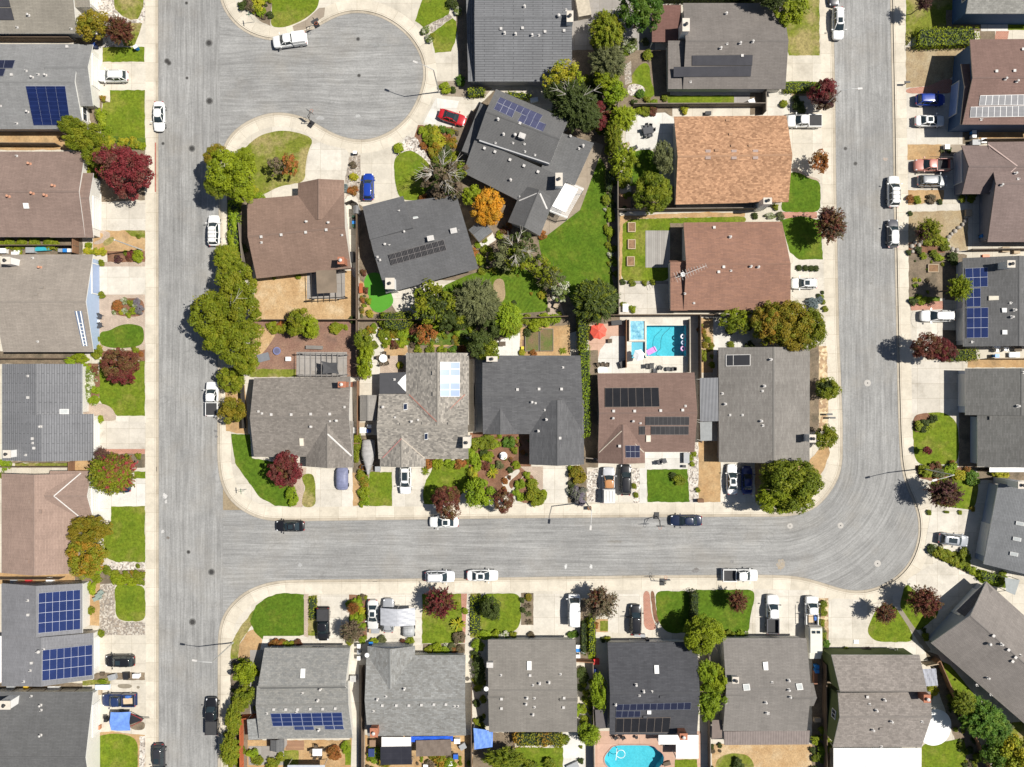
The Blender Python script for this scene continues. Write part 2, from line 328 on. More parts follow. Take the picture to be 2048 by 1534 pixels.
for ln, ins, w, ph in ((WEST, 1, 20, 'left street'), (CENTRAL, 1, 22, 'middle block'), (EASTSOUTH, 1, 23, 'right and lower block')):
    probe = offset_line(ln, 10)[len(ln)//2]
    # inside test by known side: west block lies at smaller x, central block inside its ring, the other at larger x or y
    mid = ln[len(ln)//2]
    inside = {'left street': probe[0] < mid[0], 'middle block': None, 'right and lower block': None}[ph]
    if inside is None:
        k = min(range(len(ln)), key=lambda i: abs(ln[i][0]-(441))+abs(ln[i][1]-(700 if ph == 'middle block' else 1400)))
        q = offset_line(ln, 10)[k]; inside = q[0] > ln[k][0]
    sg = 1 if inside else -1
    reg(strip('gutter', ln, -sg*.15, -sg*5.2, .012, M['gutter']), 'stained concrete gutter along the kerb of the '+ph, 'gutter', kind='structure')
    reg(strip('gutter', ln, -sg*5.2, -sg*5.9, .013, M['joint']), 'dark dirt seam between gutter and street along the '+ph, 'gutter seam', kind='structure'); reg(strip('kerb', ln, sg*2.5, sg*3.1, G+.005, M['joint2']), 'thin brown joint behind the kerb of the '+ph, 'kerb joint', kind='structure')
    reg(strip('kerb', ln, 0, sg*2.6, G+.004, M['kerb']), 'pale concrete kerb edging the '+ph, 'kerb', kind='structure')
    reg(strip('sidewalk', ln, sg*3.0, sg*w, G+.004, M['walk']), 'jointed concrete sidewalk running along the '+ph, 'sidewalk', kind='structure')
def ribbon(name, pts, phrase, mt):
    """pts: list of (inner px point, outer px point)"""
    m = MB(); s = 0.0
    for (a, b), (c, d) in zip(pts, pts[1:]):
        e, f = ((a[0]+b[0])/2, (a[1]+b[1])/2), ((c[0]+d[0])/2, (c[1]+d[1])/2); ds = math.hypot(f[0]-e[0], f[1]-e[1])*S
        w0, w1 = math.hypot(b[0]-a[0], b[1]-a[1])*S, math.hypot(d[0]-c[0], d[1]-c[1])*S
        P = [W(*a, 0), W(*b, 0), W(*d, 0), W(*c, 0)]; U = [(s, 0), (s, w0), (s+ds, w1), (s+ds, 0)]
        if (P[1]-P[0]).cross(P[2]-P[0]).z < 0: P.reverse(); U.reverse()
        m.face(P, 0, U); s += ds
    o = m.build(name, mt); reg(o, phrase, 'road', kind='structure'); return o
ribbon('road', [((300,y),(446,y)) for y in (-700, 0, 767, 1534, 2300)], 'grey streaked asphalt street running down the left side', M['road'])
cx, cy = 1555, 915
arc = [((cx+105*math.cos(a), cy+105*math.sin(a)), (cx+352*math.cos(a), cy+352*math.sin(a))) for a in [math.pi/2*(1-i/24) for i in range(25)]]
ribbon('road', [((446,1020),(446,1267)),((700,1020),(700,1267)),((1100,1020),(1100,1267))]+arc+[((1660,600),(1907,600)),((1655,0),(1902,0)),((1640,-700),(1890,-700))], 'grey asphalt street along the bottom curving up the right side', M['road'])
m = MB(); U = [(0,0),(430*S,0),(430*S,330*S),(0,330*S)]
m.face([W(440,320,.004), W(875,320,.004), W(875,0,.004), W(440,0,.004)], 0, U)
reg(m.build('road', M['roadf']), 'round dead-end asphalt turning circle with swirling tyre marks', 'road', kind='structure')
# ---------------------------------------------------------------- patches of ground cover laid on the blocks
PB = []                                # (bbox, level)
CATS = {'concx':'patio','lawn':'lawn','lawnd':'lawn','lawnp':'lawn','lawns':'lawn','dry':'dry grass','dryb':'dry grass','tan':'earth','soil':'soil','mulch':'garden bed','mulchr':'garden bed','gravel':'gravel','wgravel':'gravel','pebble':'gravel',
        'paver':'paving','brick':'paving','turf':'putting green','deckg':'deck','deckb':'deck','conc':'driveway','conc2':'driveway','concs':'driveway','concw':'patio','concp':'patio','conct':'driveway','concg':'patio','stain':'stain','green_ground':'ground cover','red_paint':'kerb paint'}
PHR = {'concx':'round white painted slab','lawn':'mown green lawn','lawnd':'deep green lawn','lawnp':'patchy yellowing lawn','lawns':'striped green back lawn','dry':'straw-coloured dry grass','dryb':'brown parched lawn','tan':'bare tan earth','soil':'bare brown soil','mulch':'brown bark mulch bed','mulchr':'reddish mulch yard',
       'gravel':'grey gravel patch','wgravel':'pale gravel patch','pebble':'tan pebble strip','paver':'pinkish paver path','brick':'red brick paving','turf':'bright artificial putting green','deckg':'grey plank deck','deckb':'brown timber deck','conc':'concrete driveway slab','conc2':'pale concrete driveway',
       'concs':'stained weathered driveway','concw':'bright white concrete slab','concp':'pink concrete patio','conct':'taupe concrete slab','concg':'grey concrete slab','stain':'dark oval mark on concrete','green_ground':'low green ground cover','red_paint':'faded red kerb paint'}
NAMES = {'concx':'pavement','lawn':'lawn','lawnd':'lawn','lawnp':'lawn','lawns':'lawn','dry':'lawn','dryb':'lawn','tan':'ground','soil':'ground','mulch':'ground','mulchr':'ground','gravel':'path','wgravel':'path','pebble':'path','paver':'path','brick':'path','turf':'lawn','deckg':'pavement','deckb':'pavement',
         'conc':'pavement','conc2':'pavement','concs':'pavement','concw':'pavement','concp':'pavement','conct':'pavement','concg':'pavement','stain':'pavement','green_ground':'ground','red_paint':'pavement'}
prnd = random.Random(5)
def patch(kind, poly, sm=0, phrase=None, holes=(), wob=None):
    if sm: poly = smooth_poly(poly, sm)
    if wob is None: wob = .9 if kind in ('lawn','lawnd','lawnp','dry','dryb','tan','soil','mulch','mulchr','gravel','wgravel','pebble','green_ground') else 0
    bb = (min(p[0] for p in poly), min(p[1] for p in poly), max(p[0] for p in poly), max(p[1] for p in poly))
    lv = 2
    for b, l in PB:
        if b[0] < bb[2] and b[2] > bb[0] and b[1] < bb[3] and b[3] > bb[1]: lv = max(lv, l+1)
    PB.append((bb, lv)); z = G+.004*lv
    if wob and not holes:
        q = []
        for i in range(len(poly)):
            a, b = poly[i], poly[(i+1) % len(poly)]; L = math.hypot(b[0]-a[0], b[1]-a[1]); k = max(1, int(L/7))
            q += [(a[0]+(b[0]-a[0])*j/k+(prnd.uniform(-wob, wob) if j else 0), a[1]+(b[1]-a[1])*j/k+(prnd.uniform(-wob, wob) if j else 0)) for j in range(k)]
        poly = q
    m = MB(); m.cap([W(*p, z) for p in poly], 0, [[W(*p, z) for p in h] for h in holes])
    o = m.build(NAMES[kind], M[kind]); c = ((bb[0]+bb[2])/2, (bb[1]+bb[3])/2)
    reg(o, phrase or PHR[kind], CATS[kind], px=c, kind='structure'); return o
def PP(s):
    for ln in s.strip().splitlines():
        ln = ln.split('#')[0].strip()
        if not ln: continue
        k, rest = ln.split(' ', 1); sm = 0
        if k[-1].isdigit() and k[:-1] in M: sm = int(k[-1]); k = k[:-1]
        v = [float(x) for x in rest.replace(',', ' ').split()]
        pts = rect(*v) if len(v) == 4 else list(zip(v[::2], v[1::2]))
        patch(k, pts, sm)
# left block
PP('''
dry -2590,-690 -80,2290
dry 468,-690 1630,-60
dry 1850,-690 4590,-60
dry 2110,-50 4590,1620
dry 470,1630 4590,2290
wgravel 180,-40 290,-40 290,40 258,94 180,94
lawnp 257,-40 288,-40 287,12 276,38 262,40 245,32 230,18 222,-40
lawnp 262,46 284,46 280,62 268,92 248,92 235,60
soil 150,70 205,70 205,94 150,94
lawn 205,94 289,124
concw 178,95 205,92 205,125 190,160 200,205 186,240 170,150
lawn 220,180 290,180 290,290 215,280 200,262 205,205 220,204
soil 184,192 218,204 204,207 202,262 186,262 175,215
tan -40,262 150,300
soil 150,262 215,280 290,290 290,400 200,404 170,330
green_ground 225,272 291,276 291,300 235,298
concs 203,404 290,460
concw 172,385 203,385 203,472 186,474
tan 186,461 290,510
paver1 190,461 214,461 222,468 216,480 204,487 188,490 188,483 200,480 208,470 203,466
lawnp1 208,480 226,472 230,480 214,493 205,490
lawnp 250,461 290,461 290,476 262,472
mulch 213,502 290,502 290,524 215,524
soil -40,470 165,512
paver 190,524 290,533
conc2 190,533 290,589
paver 168,589 290,589 290,702 200,702 180,690 168,620
mulch1 220,612 232,599 255,596 284,597 290,615 286,630 270,634 240,632 224,626
lawnd1 199,663 218,662 234,652 255,647 276,650 288,656 288,688 265,695 230,697 205,692 199,684
mulch 174,622 197,630 198,704 178,704
mulch 198,702 290,699 290,722 262,722 203,718
lawn 199,718 262,722 290,722 290,832 235,832 222,822 206,811 199,800 198,780
mulch 157,727 197,727 200,760 196,812 157,812
soil -40,702 170,728
paver1 165,808 200,806 222,813 232,830 233,842 196,842 165,838
conc 232,832 290,843
concs 188,843 290,898
brick 205,898 290,908
soil 190,908 290,935
tan 140,918 190,945
lawn 268,943 291,957
soil -40,922 145,926
lawnp 30,926 145,935
concw 178,957 290,1012
concw 178,1012 222,1040
lawn 222,1013 290,1012 290,1124 232,1124 212,1115 205,1060 222,1042
wgravel 215,1124 290,1140
soil 150,1140 290,1170
tan -40,1145 150,1168
gravel 195,1168 230,1168 230,1235 245,1243 290,1243 290,1270 200,1270
tan 170,1170 200,1165 199,1252 170,1250
lawn1 229,1168 290,1171 291,1242 246,1243 231,1233
soil 186,1345 290,1360
lawnp 165,1362 222,1356 220,1368 165,1371
soil -40,1366 165,1386
stain2 234,1370 240,1368 260,1368 265,1372 260,1377 238,1377
stain2 272,1374 276,1371 281,1374 276,1379
tan 172,1470 195,1466 225,1462 262,1468 290,1470 290,1580 172,1580
lawn1 188,1475 205,1470 228,1466 262,1471 276,1485 276,1580 186,1580
wgravel 279,1472 290,1580
soil1 256,1448 265,1443 290,1442 290,1458 278,1461 262,1458
red_paint 309.6,285 312.2,384
''')
# above the dead end
PP('''
soil 466,-40 545,-40 541,52 520,42 492,16
lawn1 543,-40 638,-40 638,14 612,37 582,51 560,56 540,52 544,28
conct 585,52 612,40 638,16 650,15 648,33 612,58 588,63
lawn 830,42 858,-40 908,-40 897,30 850,54 846,54
gravel 846,54 899,28 905,35 865,65
lawn 864,66 905,36 915,45 914,62 910,85 902,103 870,106 866,90
soil 908,-40 935,-40 936,160 920,160 916,100
conct 872,163 935,160 985,176 968,196 885,192
concw 872,196 918,202 904,252 846,247
mulch 836,250 915,256 920,300 905,330 860,320 828,276
wgravel 812,272 832,275 860,320 880,335 878,380 852,330 828,303 790,314
lawn1 788,313 820,298 842,312 856,325 884,365 885,400 800,400 789,362
lawnp1 478,304 520,270 560,260 602,266 628,278 617,300 611,330 610,364 560,372 500,402 462,402 452,335
gravel 697,312 721,310 721,405 688,405 690,350
soil 452,335 505,380 505,560 456,560
green_ground 455,400 480,400 478,500 456,500
conc2 611,362 615,312 630,282 655,290 700,300 690,362
dry 512,550 715,540 715,642 505,642
concg 614,540 690,598
conc2 690,390 716,390 716,555 705,555
mulchr 500,642 716,642 716,754 500,754
dry1 505,660 560,652 548,675 530,702 500,730
lawnp 500,738 592,738 592,754 500,754
concg 593,704 694,754
soil 718,408 735,420 775,590 800,640 718,642
conc2 775,590 870,560 890,600 800,625
''')
# middle back gardens
PP('''
soil 718,640 970,640 970,712 718,760
soil 860,300 990,180 1040,420 1000,560 870,560
soil 960,440 1240,150 1240,640 960,712
lawnd1 1212,330 1214,480 1232,600 1150,610 1085,520 1075,470 1085,425 1120,415 1160,370 1190,305
lawns1 880,575 930,552 1000,530 1050,535 1090,575 1098,622 1000,630 905,620
dryb2 985,560 1008,555 1012,600 990,612
paver 1095,600 1115,590 1130,632 1096,630
concw 955,485 985,465 992,480 968,496
conct 1180,280 1208,290 1160,420 1085,478 1075,470
turf2 736,545 727,562 729,579 738,589 737,606 744,620 757,626 769,622 789,607 783,586 762,545
tan 720,560 728,566 730,582 738,592 738,608 745,622 758,628 720,632
conc 740,652 768,655 815,690 815,750 790,760 740,760
tan1 768,690 800,680 815,690 815,712 768,712
paver 760,712 813,748
tan 850,690 870,688 935,682 935,690 870,694
green_ground 770,640 960,640 935,690 815,690
concw 968,692 1040,665 1042,716 968,716
tan 1040,655 1140,650 1140,716 1040,716
lawn 1052,662 1077,680
lawn 1081,660 1106,680
mulchr 1045,680 1106,702
lawn 944,926 948,965 930,980 882,1008 848,1008 846,985 852,960 864,940 866,926
''')
# top gardens between the two streets
PP('''
concg 1140,-40 1310,-40 1310,130 1140,130
soil 1120,100 1340,100 1340,232 1120,260
lawn1 1290,122 1301,135 1299,147 1312,195 1262,196 1257,170 1268,140
wgravel2 1254,172 1268,166 1288,172 1292,186 1270,192 1256,190
gravel 1248,130 1262,122 1264,166 1250,170
lawn 1335,191 1468,212
concg 1468,190 1500,212
soil 1500,178 1526,230
conc 1526,183 1580,232
lawnp 1555,-40 1639,-40 1639,111 1578,111 1568,60
green_ground 1568,163 1640,184
dryb 1583,183 1640,192
soil 1262,214 1345,232
concw 1262,228 1330,225 1352,240 1350,300 1310,298 1285,300 1250,292 1252,250
tan 1232,286 1256,292 1250,306 1230,298
lawnd1 1250,310 1285,298 1308,300 1322,330 1312,372 1255,374
deckb 1238,387 1262,420
soil 1262,372 1352,420
paver1 1585,335 1600,338 1612,350 1640,358 1640,366 1585,345
lawnd1 1578,343 1600,345 1620,358 1641,362 1641,424 1560,424
brick 1560,424 1634,437
lawn1 1240,442 1260,438 1492,432 1492,446 1372,447 1345,462 1338,562 1243,562
tan 1240,432 1410,424 1490,426 1490,433 1262,438 1246,448 1243,562 1238,562
concg 1238,562 1340,568
concs 1236,569 1310,569 1340,628 1236,628
deckg 1291,461 1340,535
soil 1340,446 1372,560
lawnd 1560,440 1602,432 1641,440 1646,519 1598,519 1580,505 1570,470
conc2 1582,520 1646,598
concw 1428,640 1500,710
dry 1397,636 1426,745
''')
patch('concp', [(1176,650),(1250,645),(1250,700),(1196,738),(1180,738)])
patch('concw', [(1200,700),(1222,672),(1250,672),(1250,746),(1190,746)], 0)
patch('conc2', rect(1251,636,1376,746), 0, 'pale patio deck round the square pool', holes=(POOL1, LEDGE))
# front gardens above the lower street
PP('''
lawnd 462,868 500,868 504,916 560,926 575,958 598,965 598,990 582,1014 550,1012 520,995 490,955 470,925
tan 450,770 490,770 497,870 452,862
paver 575,935 613,935 605,1014 584,1014
lawnp1 603,952 615,946 629,950 632,1014 604,1015 604,995 612,975 606,965
conc 632,934 706,1013
tan 705,933 722,935 724,1012 706,1012
soil 705,870 760,945
lawn 738,944 784,944 784,1012 738,1012
mulch 720,940 738,940 738,1010 722,1010
conc 785,934 846,1013
lawn1 848,1010 845,985 852,960 862,945 866,930 940,925 947,962 930,982 905,1004
mulch 940,865 1062,865 1062,932 1040,960 1010,990 960,1006 936,950
conc2 998,962 1036,936 1042,944 1012,968 1034,988 1036,1008 1028,1008 1020,990
paver 1040,933 1086,933 1086,1008 1062,1008 1060,950
mulch1 1036,962 1060,944 1072,962 1070,1006 1036,1006
conc 1086,932 1134,1006
soil 1136,932 1173,1006
wgravel 1174,938 1197,1004
conc 1197,925 1266,1004
wgravel 1266,936 1279,1006
concw 1279,936 1293,1006
concw 1290,903 1376,938
lawnd 1294,939 1375,938 1379,1004 1295,1004
wgravel 1376,905 1396,884 1397,1004 1379,1004
tan 1397,882 1441,1004
conc 1441,925 1512,1004
tan 1510,922 1618,922 1655,880 1660,905 1650,935 1636,960 1600,990 1510,1004
pebble 1636,692 1654,692 1656,800 1656,862 1637,862
soil 1618,690 1638,864
soil 1160,700 1196,935
''')
# lower block
PP('''
lawnp 461,1318 463,1285 480,1255 514,1212 514,1236 495,1264 478,1290 476,1318
tan 478,1290 495,1264 514,1255 526,1284 520,1312 476,1318
soil 462,1318 520,1312 528,1580 458,1580
lawnd 500,1242 512,1211 530,1197 552,1188 575,1186 608,1189 609,1269 598,1272 537,1272 527,1281 508,1262
paver 608,1188 617,1275
lawnp 617,1192 634,1190 636,1271 616,1271
conc 527,1272 609,1272 636,1286 520,1300
conc 636,1190 698,1286
mulch 698,1189 732,1189 734,1278 698,1278
conc 734,1190 843,1290
lawn 844,1188 922,1187 927,1286 844,1287
brick 922,1187 934,1187 930,1286 926,1286
soil 846,1288 930,1308
lawnp 941,1187 962,1187 962,1276 941,1276
lawn1 962,1187 1040,1187 1043,1240 1032,1264 962,1268
soil 1042,1186 1067,1250
conc 1067,1188 1162,1280
soil 1160,1200 1192,1320
lawn 1177,1250 1190,1320
tan 1192,1238 1216,1264
lawnp 1200,1242 1216,1262
conc2 1216,1188 1287,1266
brick1 1286,1182 1300,1182 1301,1215 1306,1240 1316,1260 1288,1260
mulch1 1300,1182 1309,1182 1311,1215 1320,1248 1308,1244
lawnd1 1310,1182 1383,1182 1383,1266 1332,1266 1314,1238
lawnd1 1380,1180 1507,1179 1510,1196 1500,1235 1498,1268 1400,1270 1382,1262
conc 1511,1180 1638,1280
pebble 1638,1196 1657,1196 1657,1290 1638,1290
conc2 1658,1196 1735,1200 1735,1290 1658,1300
lawn1 1740,1245 1734,1262 1742,1276 1757,1284 1824,1284 1826,1270 1799,1222 1780,1206 1754,1214
lawn1 1798,1216 1810,1166 1832,1175 1862,1200 1882,1225 1836,1264 1826,1252
stain 1796,1222 1802,1216 1834,1262 1862,1300 1850,1304
conc2 1755,1285 1842,1285 1850,1304 1845,1310 1660,1312
conc2 1808,1162 1900,1108 1966,1165 1882,1228
soil 1850,1300 1876,1310 1980,1540 1930,1540
lawn 1868,1314 1900,1330 1990,1440 1960,1450 1915,1410
lawn1 1842,1488 1900,1482 1928,1474 1934,1510 1915,1580 1842,1580
concx2 1858,1418 1882,1418 1900,1432 1904,1455 1895,1480 1875,1492 1853,1490 1842,1478
lawnp 1990,1450 2060,1440 2060,1580 1985,1580
dry 1424,1488 1624,1488 1624,1580 1424,1580
lawnp2 1432,1518 1460,1505 1500,1510 1512,1540 1430,1545
soil 1624,1310 1660,1580
concw 1110,1465 1170,1580
lawn 1030,1495 1126,1580
soil 945,1465 1030,1580
tan 700,1470 945,1580
tan 495,1480 705,1580
deckb 571,1481 608,1500
lawn 567,1501 597,1532
lawn 690,1480 702,1530
concg 497,1492 568,1530
conc2 702,1300 718,1330 718,1420 716,1580 700,1580 704,1470
conct 718,1330 730,1580
concg 500,1300 530,1300 520,1480 500,1480
soil 735,1290 740,1480
''')
patch('concp', rect(1190,1462,1402,1580), 0, 'pink concrete terrace round the kidney pool', holes=(POOL2,))
patch('lawn', rect(1350,1519,1394,1580))
# right block
PP('''
lawnp 1812,-40 1918,-40 1896,55 1890,64 1830,72 1811,92
concw 1962,46 2015,62
brick 1992,62 2018,62 2015,80 1989,80
lawn 2016,44 2090,60
soil 1960,62 1990,80
soil 1892,20 1962,20 1962,62 1892,62
dryb 1812,95 1895,86 1940,84 1930,140 1878,170 1812,176
brick1 1812,177 1860,172 1885,158 1910,158 1906,187 1812,187
conc 1814,188 1925,288
soil 1925,255 1957,288
tan 1957,262 2090,284
tan 1815,289 1883,289 1881,320 1815,320
conct 1883,289 1935,322
concs 1816,320 1925,380
tan 1816,380 1888,380 1886,402 1816,411
conc 1816,410 1936,407 1936,420 1817,423
dryb 1817,424 1936,420 1936,500 1890,502 1817,486
mulch 1817,486 1850,482 1895,502 1890,508 1818,508
soil 1890,500 1934,510 1928,600 1890,600
soil 1818,508 1892,505 1896,596 1818,596
green_ground 1818,594 1880,606
brick 1820,605 1886,602 1888,618 1822,621
conc2 1822,620 1930,656
conc 1824,656 1885,700
concs 1824,722 1928,826
soil 1885,660 1930,722
lawn1 1825,834 1862,824 1892,825 1915,845 1918,880 1917,920 1905,929 1842,931 1828,915
mulch1 1826,832 1845,826 1862,826 1858,850 1842,864 1826,864
soil 1918,826 1955,940
mulch 1830,931 1932,935 1958,960 1860,962 1838,955
lawn1 1858,962 1930,948 1958,962 1952,1010 1940,1021 1905,1019 1866,1006
conc 1864,1010 1962,1022 1940,1120 1848,1104
soil1 1855,1092 1905,1105 1942,1115 1938,1150 1900,1128 1865,1115
lawn 1935,1138 1990,1150 2000,1175 1960,1165
soil 1955,935 2090,960
tan 1935,718 2090,735
''')

for k, (px, py, rx, ry, c, ph) in enumerate(((330,992,5,6,(.55,.54,.52),'chalky white stain on the left street'),(332,1003,3,5,(.5,.49,.47),'small chalky stain on the left street'),(325,1063,4,4,(.55,.54,.51),'round white stain on the left street'),(336,1076,4,3,(.14,.12,.10),'dark oil blot on the left street'),(1132,1133,3,6,(.6,.6,.58),'white utility mark on the lower street'),(1182,1134,3,5,(.6,.6,.58),'second white utility mark on the lower street'),(1391,1141,8,6,(.15,.14,.13),'dark rough stain on the lower street'),(1562,1128,9,14,(.34,.28,.2),'tan dirt stain at the street bend'),(1464,1123,5,4,(.17,.165,.155),'round patch beside the open-bed pickup'),(1230,1083,20,3,(.20,.19,.17),'long dark smear on the lower street'),(600,1130,5,5,(.36,.36,.35),'pale patch on the lower street'),(1742,560,8,10,(.22,.215,.2),'dark scuff on the right street'),(1771,318,6,4,(.38,.31,.25),'rusty blush on the right street'),(432,862,4,3,(.10,.095,.09),'black tar spot by the left kerb'),(433,873,4,2.5,(.12,.115,.11),'second tar spot by the left kerb'),(640,236,9,4,(.34,.34,.33),'pale scuff in the dead end'),(716,232,7,4,(.37,.37,.36),'chalky scuff in the dead end'),(660,150,40,3,(.22,.215,.205),'long tyre smear across the dead end'),(620,210,45,3,(.225,.22,.21),'lower tyre smear across the dead end'),(760,90,30,3,(.22,.22,.21),'upper tyre smear across the dead end'))):
    rr = random.Random(k); m = MB(); n = 22; m.cap([W(px+rx*math.cos(2*math.pi*i/n)*rr.uniform(.55,1.15), py+ry*math.sin(2*math.pi*i/n)*rr.uniform(.55,1.15), .008+.0005*k) for i in range(n)])
    reg(m.build('road_marking', ground('street_stain', c, tuple(x*.4+.17 for x in c), 1.6, 5, .25)), ph, 'stain', px=(px,py), kind='structure')
# ---------------------------------------------------------------- houses
WHITE = plain('white_paint', (.78,.77,.74), .5, var=.04); VENT = plain('vent_metal', (.50,.48,.455), .5, var=.1); FASC = plain('white_fascia', (.72,.71,.68), .55, var=.05)
DARKF = plain('dark_fascia', (.10,.09,.085), .6); TANF = plain('tan_fascia', (.42,.36,.29), .6); PIPE = plain('black_pipe', (.03,.03,.03), .6)
GLASS = plain('window_glass', (.03,.04,.05), .08, var=.3); GDOOR = plain('garage_door_white', (.70,.69,.66), .5, var=.04)
SKYW = plain('white_skylight_dome', (.80,.80,.78), .3, var=.02); SKYD = plain('dark_skylight_glass', (.02,.03,.06), .06)
SCREEN = plain('grey_screen', (.12,.12,.12), .8); FLASH = plain('valley_flashing', (.55,.53,.50), .45, var=.1); RUST = plain('rusty_flashing', (.36,.16,.12), .8); BRICKC = plain('brick_red', (.36,.14,.08), .9, var=.25, sc=6)
CONCAP = plain('chimney_cap', (.55,.50,.43), .9)
def solarmat(name, c, ln, nx, ny, lw=.012, sheen=.15):
    t = NT(name); br = t.new('ShaderNodeTexBrick', i_Vector=t.uvc(), offset=0.0, i_Scale=1.0, i_Color1=c, i_Color2=tuple(x*.9 for x in c), i_Mortar=ln)
    t.inp(br, 'Brick Width', 1.0/nx); t.inp(br, 'Row Height', 1.0/ny); t.inp(br, 'Mortar Size', lw)
    t.set('Base Color', t.mul(br.outputs[0], t.ramp(t.noise(t.pos(), .8, 3), .3, .7, .88, 1.12))); t.set('Roughness', sheen); t.set('Specular IOR Level', .4); return t.mat
SOL = {'bluecol': (solarmat('blue_solar_column', (.018,.031,.105), (.010,.018,.07), 1, 9, .05), plain('panel_frame_steel', (.36,.38,.44), .4), .035),
       'bluecol3': (solarmat('blue_solar_triple', (.018,.031,.105), (.10,.12,.2), 1, 3, .03), plain('panel_frame_steel', (.36,.38,.44), .4), .035), 'blue': (solarmat('blue_solar_cells', (.018,.031,.105), (.028,.043,.13), 6, 10), plain('panel_frame_pale', (.50,.52,.58), .4), .03),
       'navy': (solarmat('navy_solar_cells', (.017,.02,.042), (.03,.034,.06), 6, 10), plain('panel_frame_grey', (.20,.21,.25), .4), .035),
       'purple': (solarmat('violet_solar_cells', (.055,.058,.11), (.085,.09,.15), 6, 10), plain('panel_frame_silver', (.42,.43,.47), .4), .03),
       'black': (solarmat('black_pool_heating', (.016,.016,.018), (.03,.03,.032), 12, 1), plain('panel_frame_tan', (.20,.16,.13), .6), .05),
       'heat': (solarmat('dark_thermal_mat', (.07,.069,.078), (.045,.045,.05), 24, 1), plain('mat_edge_dark', (.03,.03,.035), .7), .02),
       'grey': (solarmat('grey_solar_cells', (.14,.14,.15), (.26,.26,.27), 1, 8, .03), plain('panel_frame_white', (.68,.67,.65), .4), .05),
       'black2': (solarmat('black_solar_cells', (.028,.028,.03), (.085,.08,.078), 4, 1, .05), plain('panel_frame_dim', (.22,.20,.19), .5), .022)}
HOUSES = []
class House:
    def __init__(s, short, label, px, col, style='s', wall=(.62,.60,.55), fascia='w', c2=None, trim=None):
        s.short = short; s.px = px; s.loc = W(*px, G); s.e = empty('house', s.loc); reg(s.e, label, 'house', 'houses of the neighbourhood', px)
        s.roof = roofmat(col, style, c2); s.rc = plain('ridge_cap', tuple(x*.8 for x in col), .9); s.wm = plain('wall_paint', wall, .8, var=.05)
        s.fm = {'w': FASC, 'd': DARKF, 't': TANF}[fascia]; s.planes = []; s.segs = []; s.roofs = []; HOUSES.append(s)
    def part(s, m, name, mats, parent=None, smooth=False):
        o = m.build(name, mats, parent or s.e, s.loc, smooth); return o
    def slab(s, m, quad, u, th=.16):
        P = [Vector(p) for p in quad]; n = (P[1]-P[0]).cross(P[2]-P[0])
        if n.z < 0: P.reverse(); n = -n
        n.normalize(); s.planes.append((P, n, u))
        v = n.cross(u).normalized(); o = P[0]
        m.face(P, 0, [((p-o).dot(u), (p-o).dot(v)) for p in P])
        Q = [p-Vector((0,0,th)) for p in P]; m.face(Q[::-1], 1)
        for i in range(len(P)):
            j = (i+1) % len(P); m.face([Q[i], Q[j], P[j], P[i]], 1)
    def gable(s, A, B, C, D, ze=2.75, zr=4.4, oe=.5, og=.35, t=.5, name='roof', mat=None, cap=True, walls=True, base=G):
        a, b, c, d = W(*A, ze), W(*B, ze), W(*C, ze), W(*D, ze)
        ra, rb = a.lerp(d, t), b.lerp(c, t); ra.z = rb.z = zr; u = (rb-ra).normalized(); m = MB()
        s.slab(m, [a, b, rb, ra], u); s.slab(m, [d, c, rb, ra], u)
        if cap:
            w = (d-a); w.z = 0; w.normalize(); w *= .14
            for sg in (1, -1):
                sl = (d.z-zr)/((d-ra).to_2d().length) if sg > 0 else (a.z-zr)/((a-ra).to_2d().length)
                e = w*sg; e.z = sl*.14; up = Vector((0,0,.035)); m.face([ra+up, rb+up, rb+e+up, ra+e+up], 2)
        o = s.part(m, name, [mat or s.roof, s.fm, s.rc]); s.roofs.append(o)
        if walls:
            hw1 = max(.6, (a-ra).to_2d().length); hw2 = max(.6, (d-ra).to_2d().length)
            def ins(p, q, r, hw): # eave corner p towards ridge r, along ridge towards q
                x = p.lerp(Vector((r.x, r.y, p.z)), min(.45, oe/hw)); dr = (q-p).normalized(); x = x+dr*og; x.z = ze+(zr-ze)*min(.45, oe/hw)-.17; return x
            wa, wb, wc, wd_ = ins(a, b, ra, hw1), ins(b, a, rb, hw1), ins(c, d, rb, hw2), ins(d, c, ra, hw2)
            pa, pb = ra+u*og, rb-u*og; pa.z = pb.z = zr-.17; m = MB()
            def dn(p): return Vector((p.x, p.y, base))
            for p, q in ((wa, wb), (wc, wd_)): m.face([dn(q), dn(p), p, q], 0); s.segs.append((dn(q), dn(p)))
            m.face([dn(wb), dn(wc), wc, pb, wb], 0); m.face([dn(wd_), dn(wa), wa, pa, wd_], 0); s.segs.append((dn(wb), dn(wc))); s.segs.append((dn(wd_), dn(wa)))
            o2 = s.part(m, 'wall', [s.wm]); s.walls = o2
        return o
    def flat(s, poly, th=.16, name='roof', mat=None, udir=None, posts=True, pm=None, fm=None):
        P = [W(p[0], p[1], p[2]) for p in poly]; u = (P[1]-P[0]).normalized() if udir is None else (P[udir+1]-P[udir]).normalized(); m = MB()
        s.slab(m, P, u, th); o = s.part(m, name, [mat or s.roof, fm or s.fm, s.rc])
        if posts:
            c = sum(P, Vector())/len(P)
            for p in P:
                q = p.lerp(c, .06); m = MB(); m.box((q.x, q.y, (q.z-.1+G)/2), (.12, .12, q.z-.1-G)); s.part(m, 'post', [pm or WHITE])
        return o
    def boxwall(s, poly, z, mat=None, name='wall'):
        m = MB(); m.prism([tuple(W(*p, z).xy) for p in poly], G, z); o = s.part(m, name, [mat or s.wm])
        v = [Vector((*W(*p, z).xy, G)) for p in poly]
        for i in range(len(v)): s.segs.append((v[i], v[(i+1) % len(v)]))
        return o
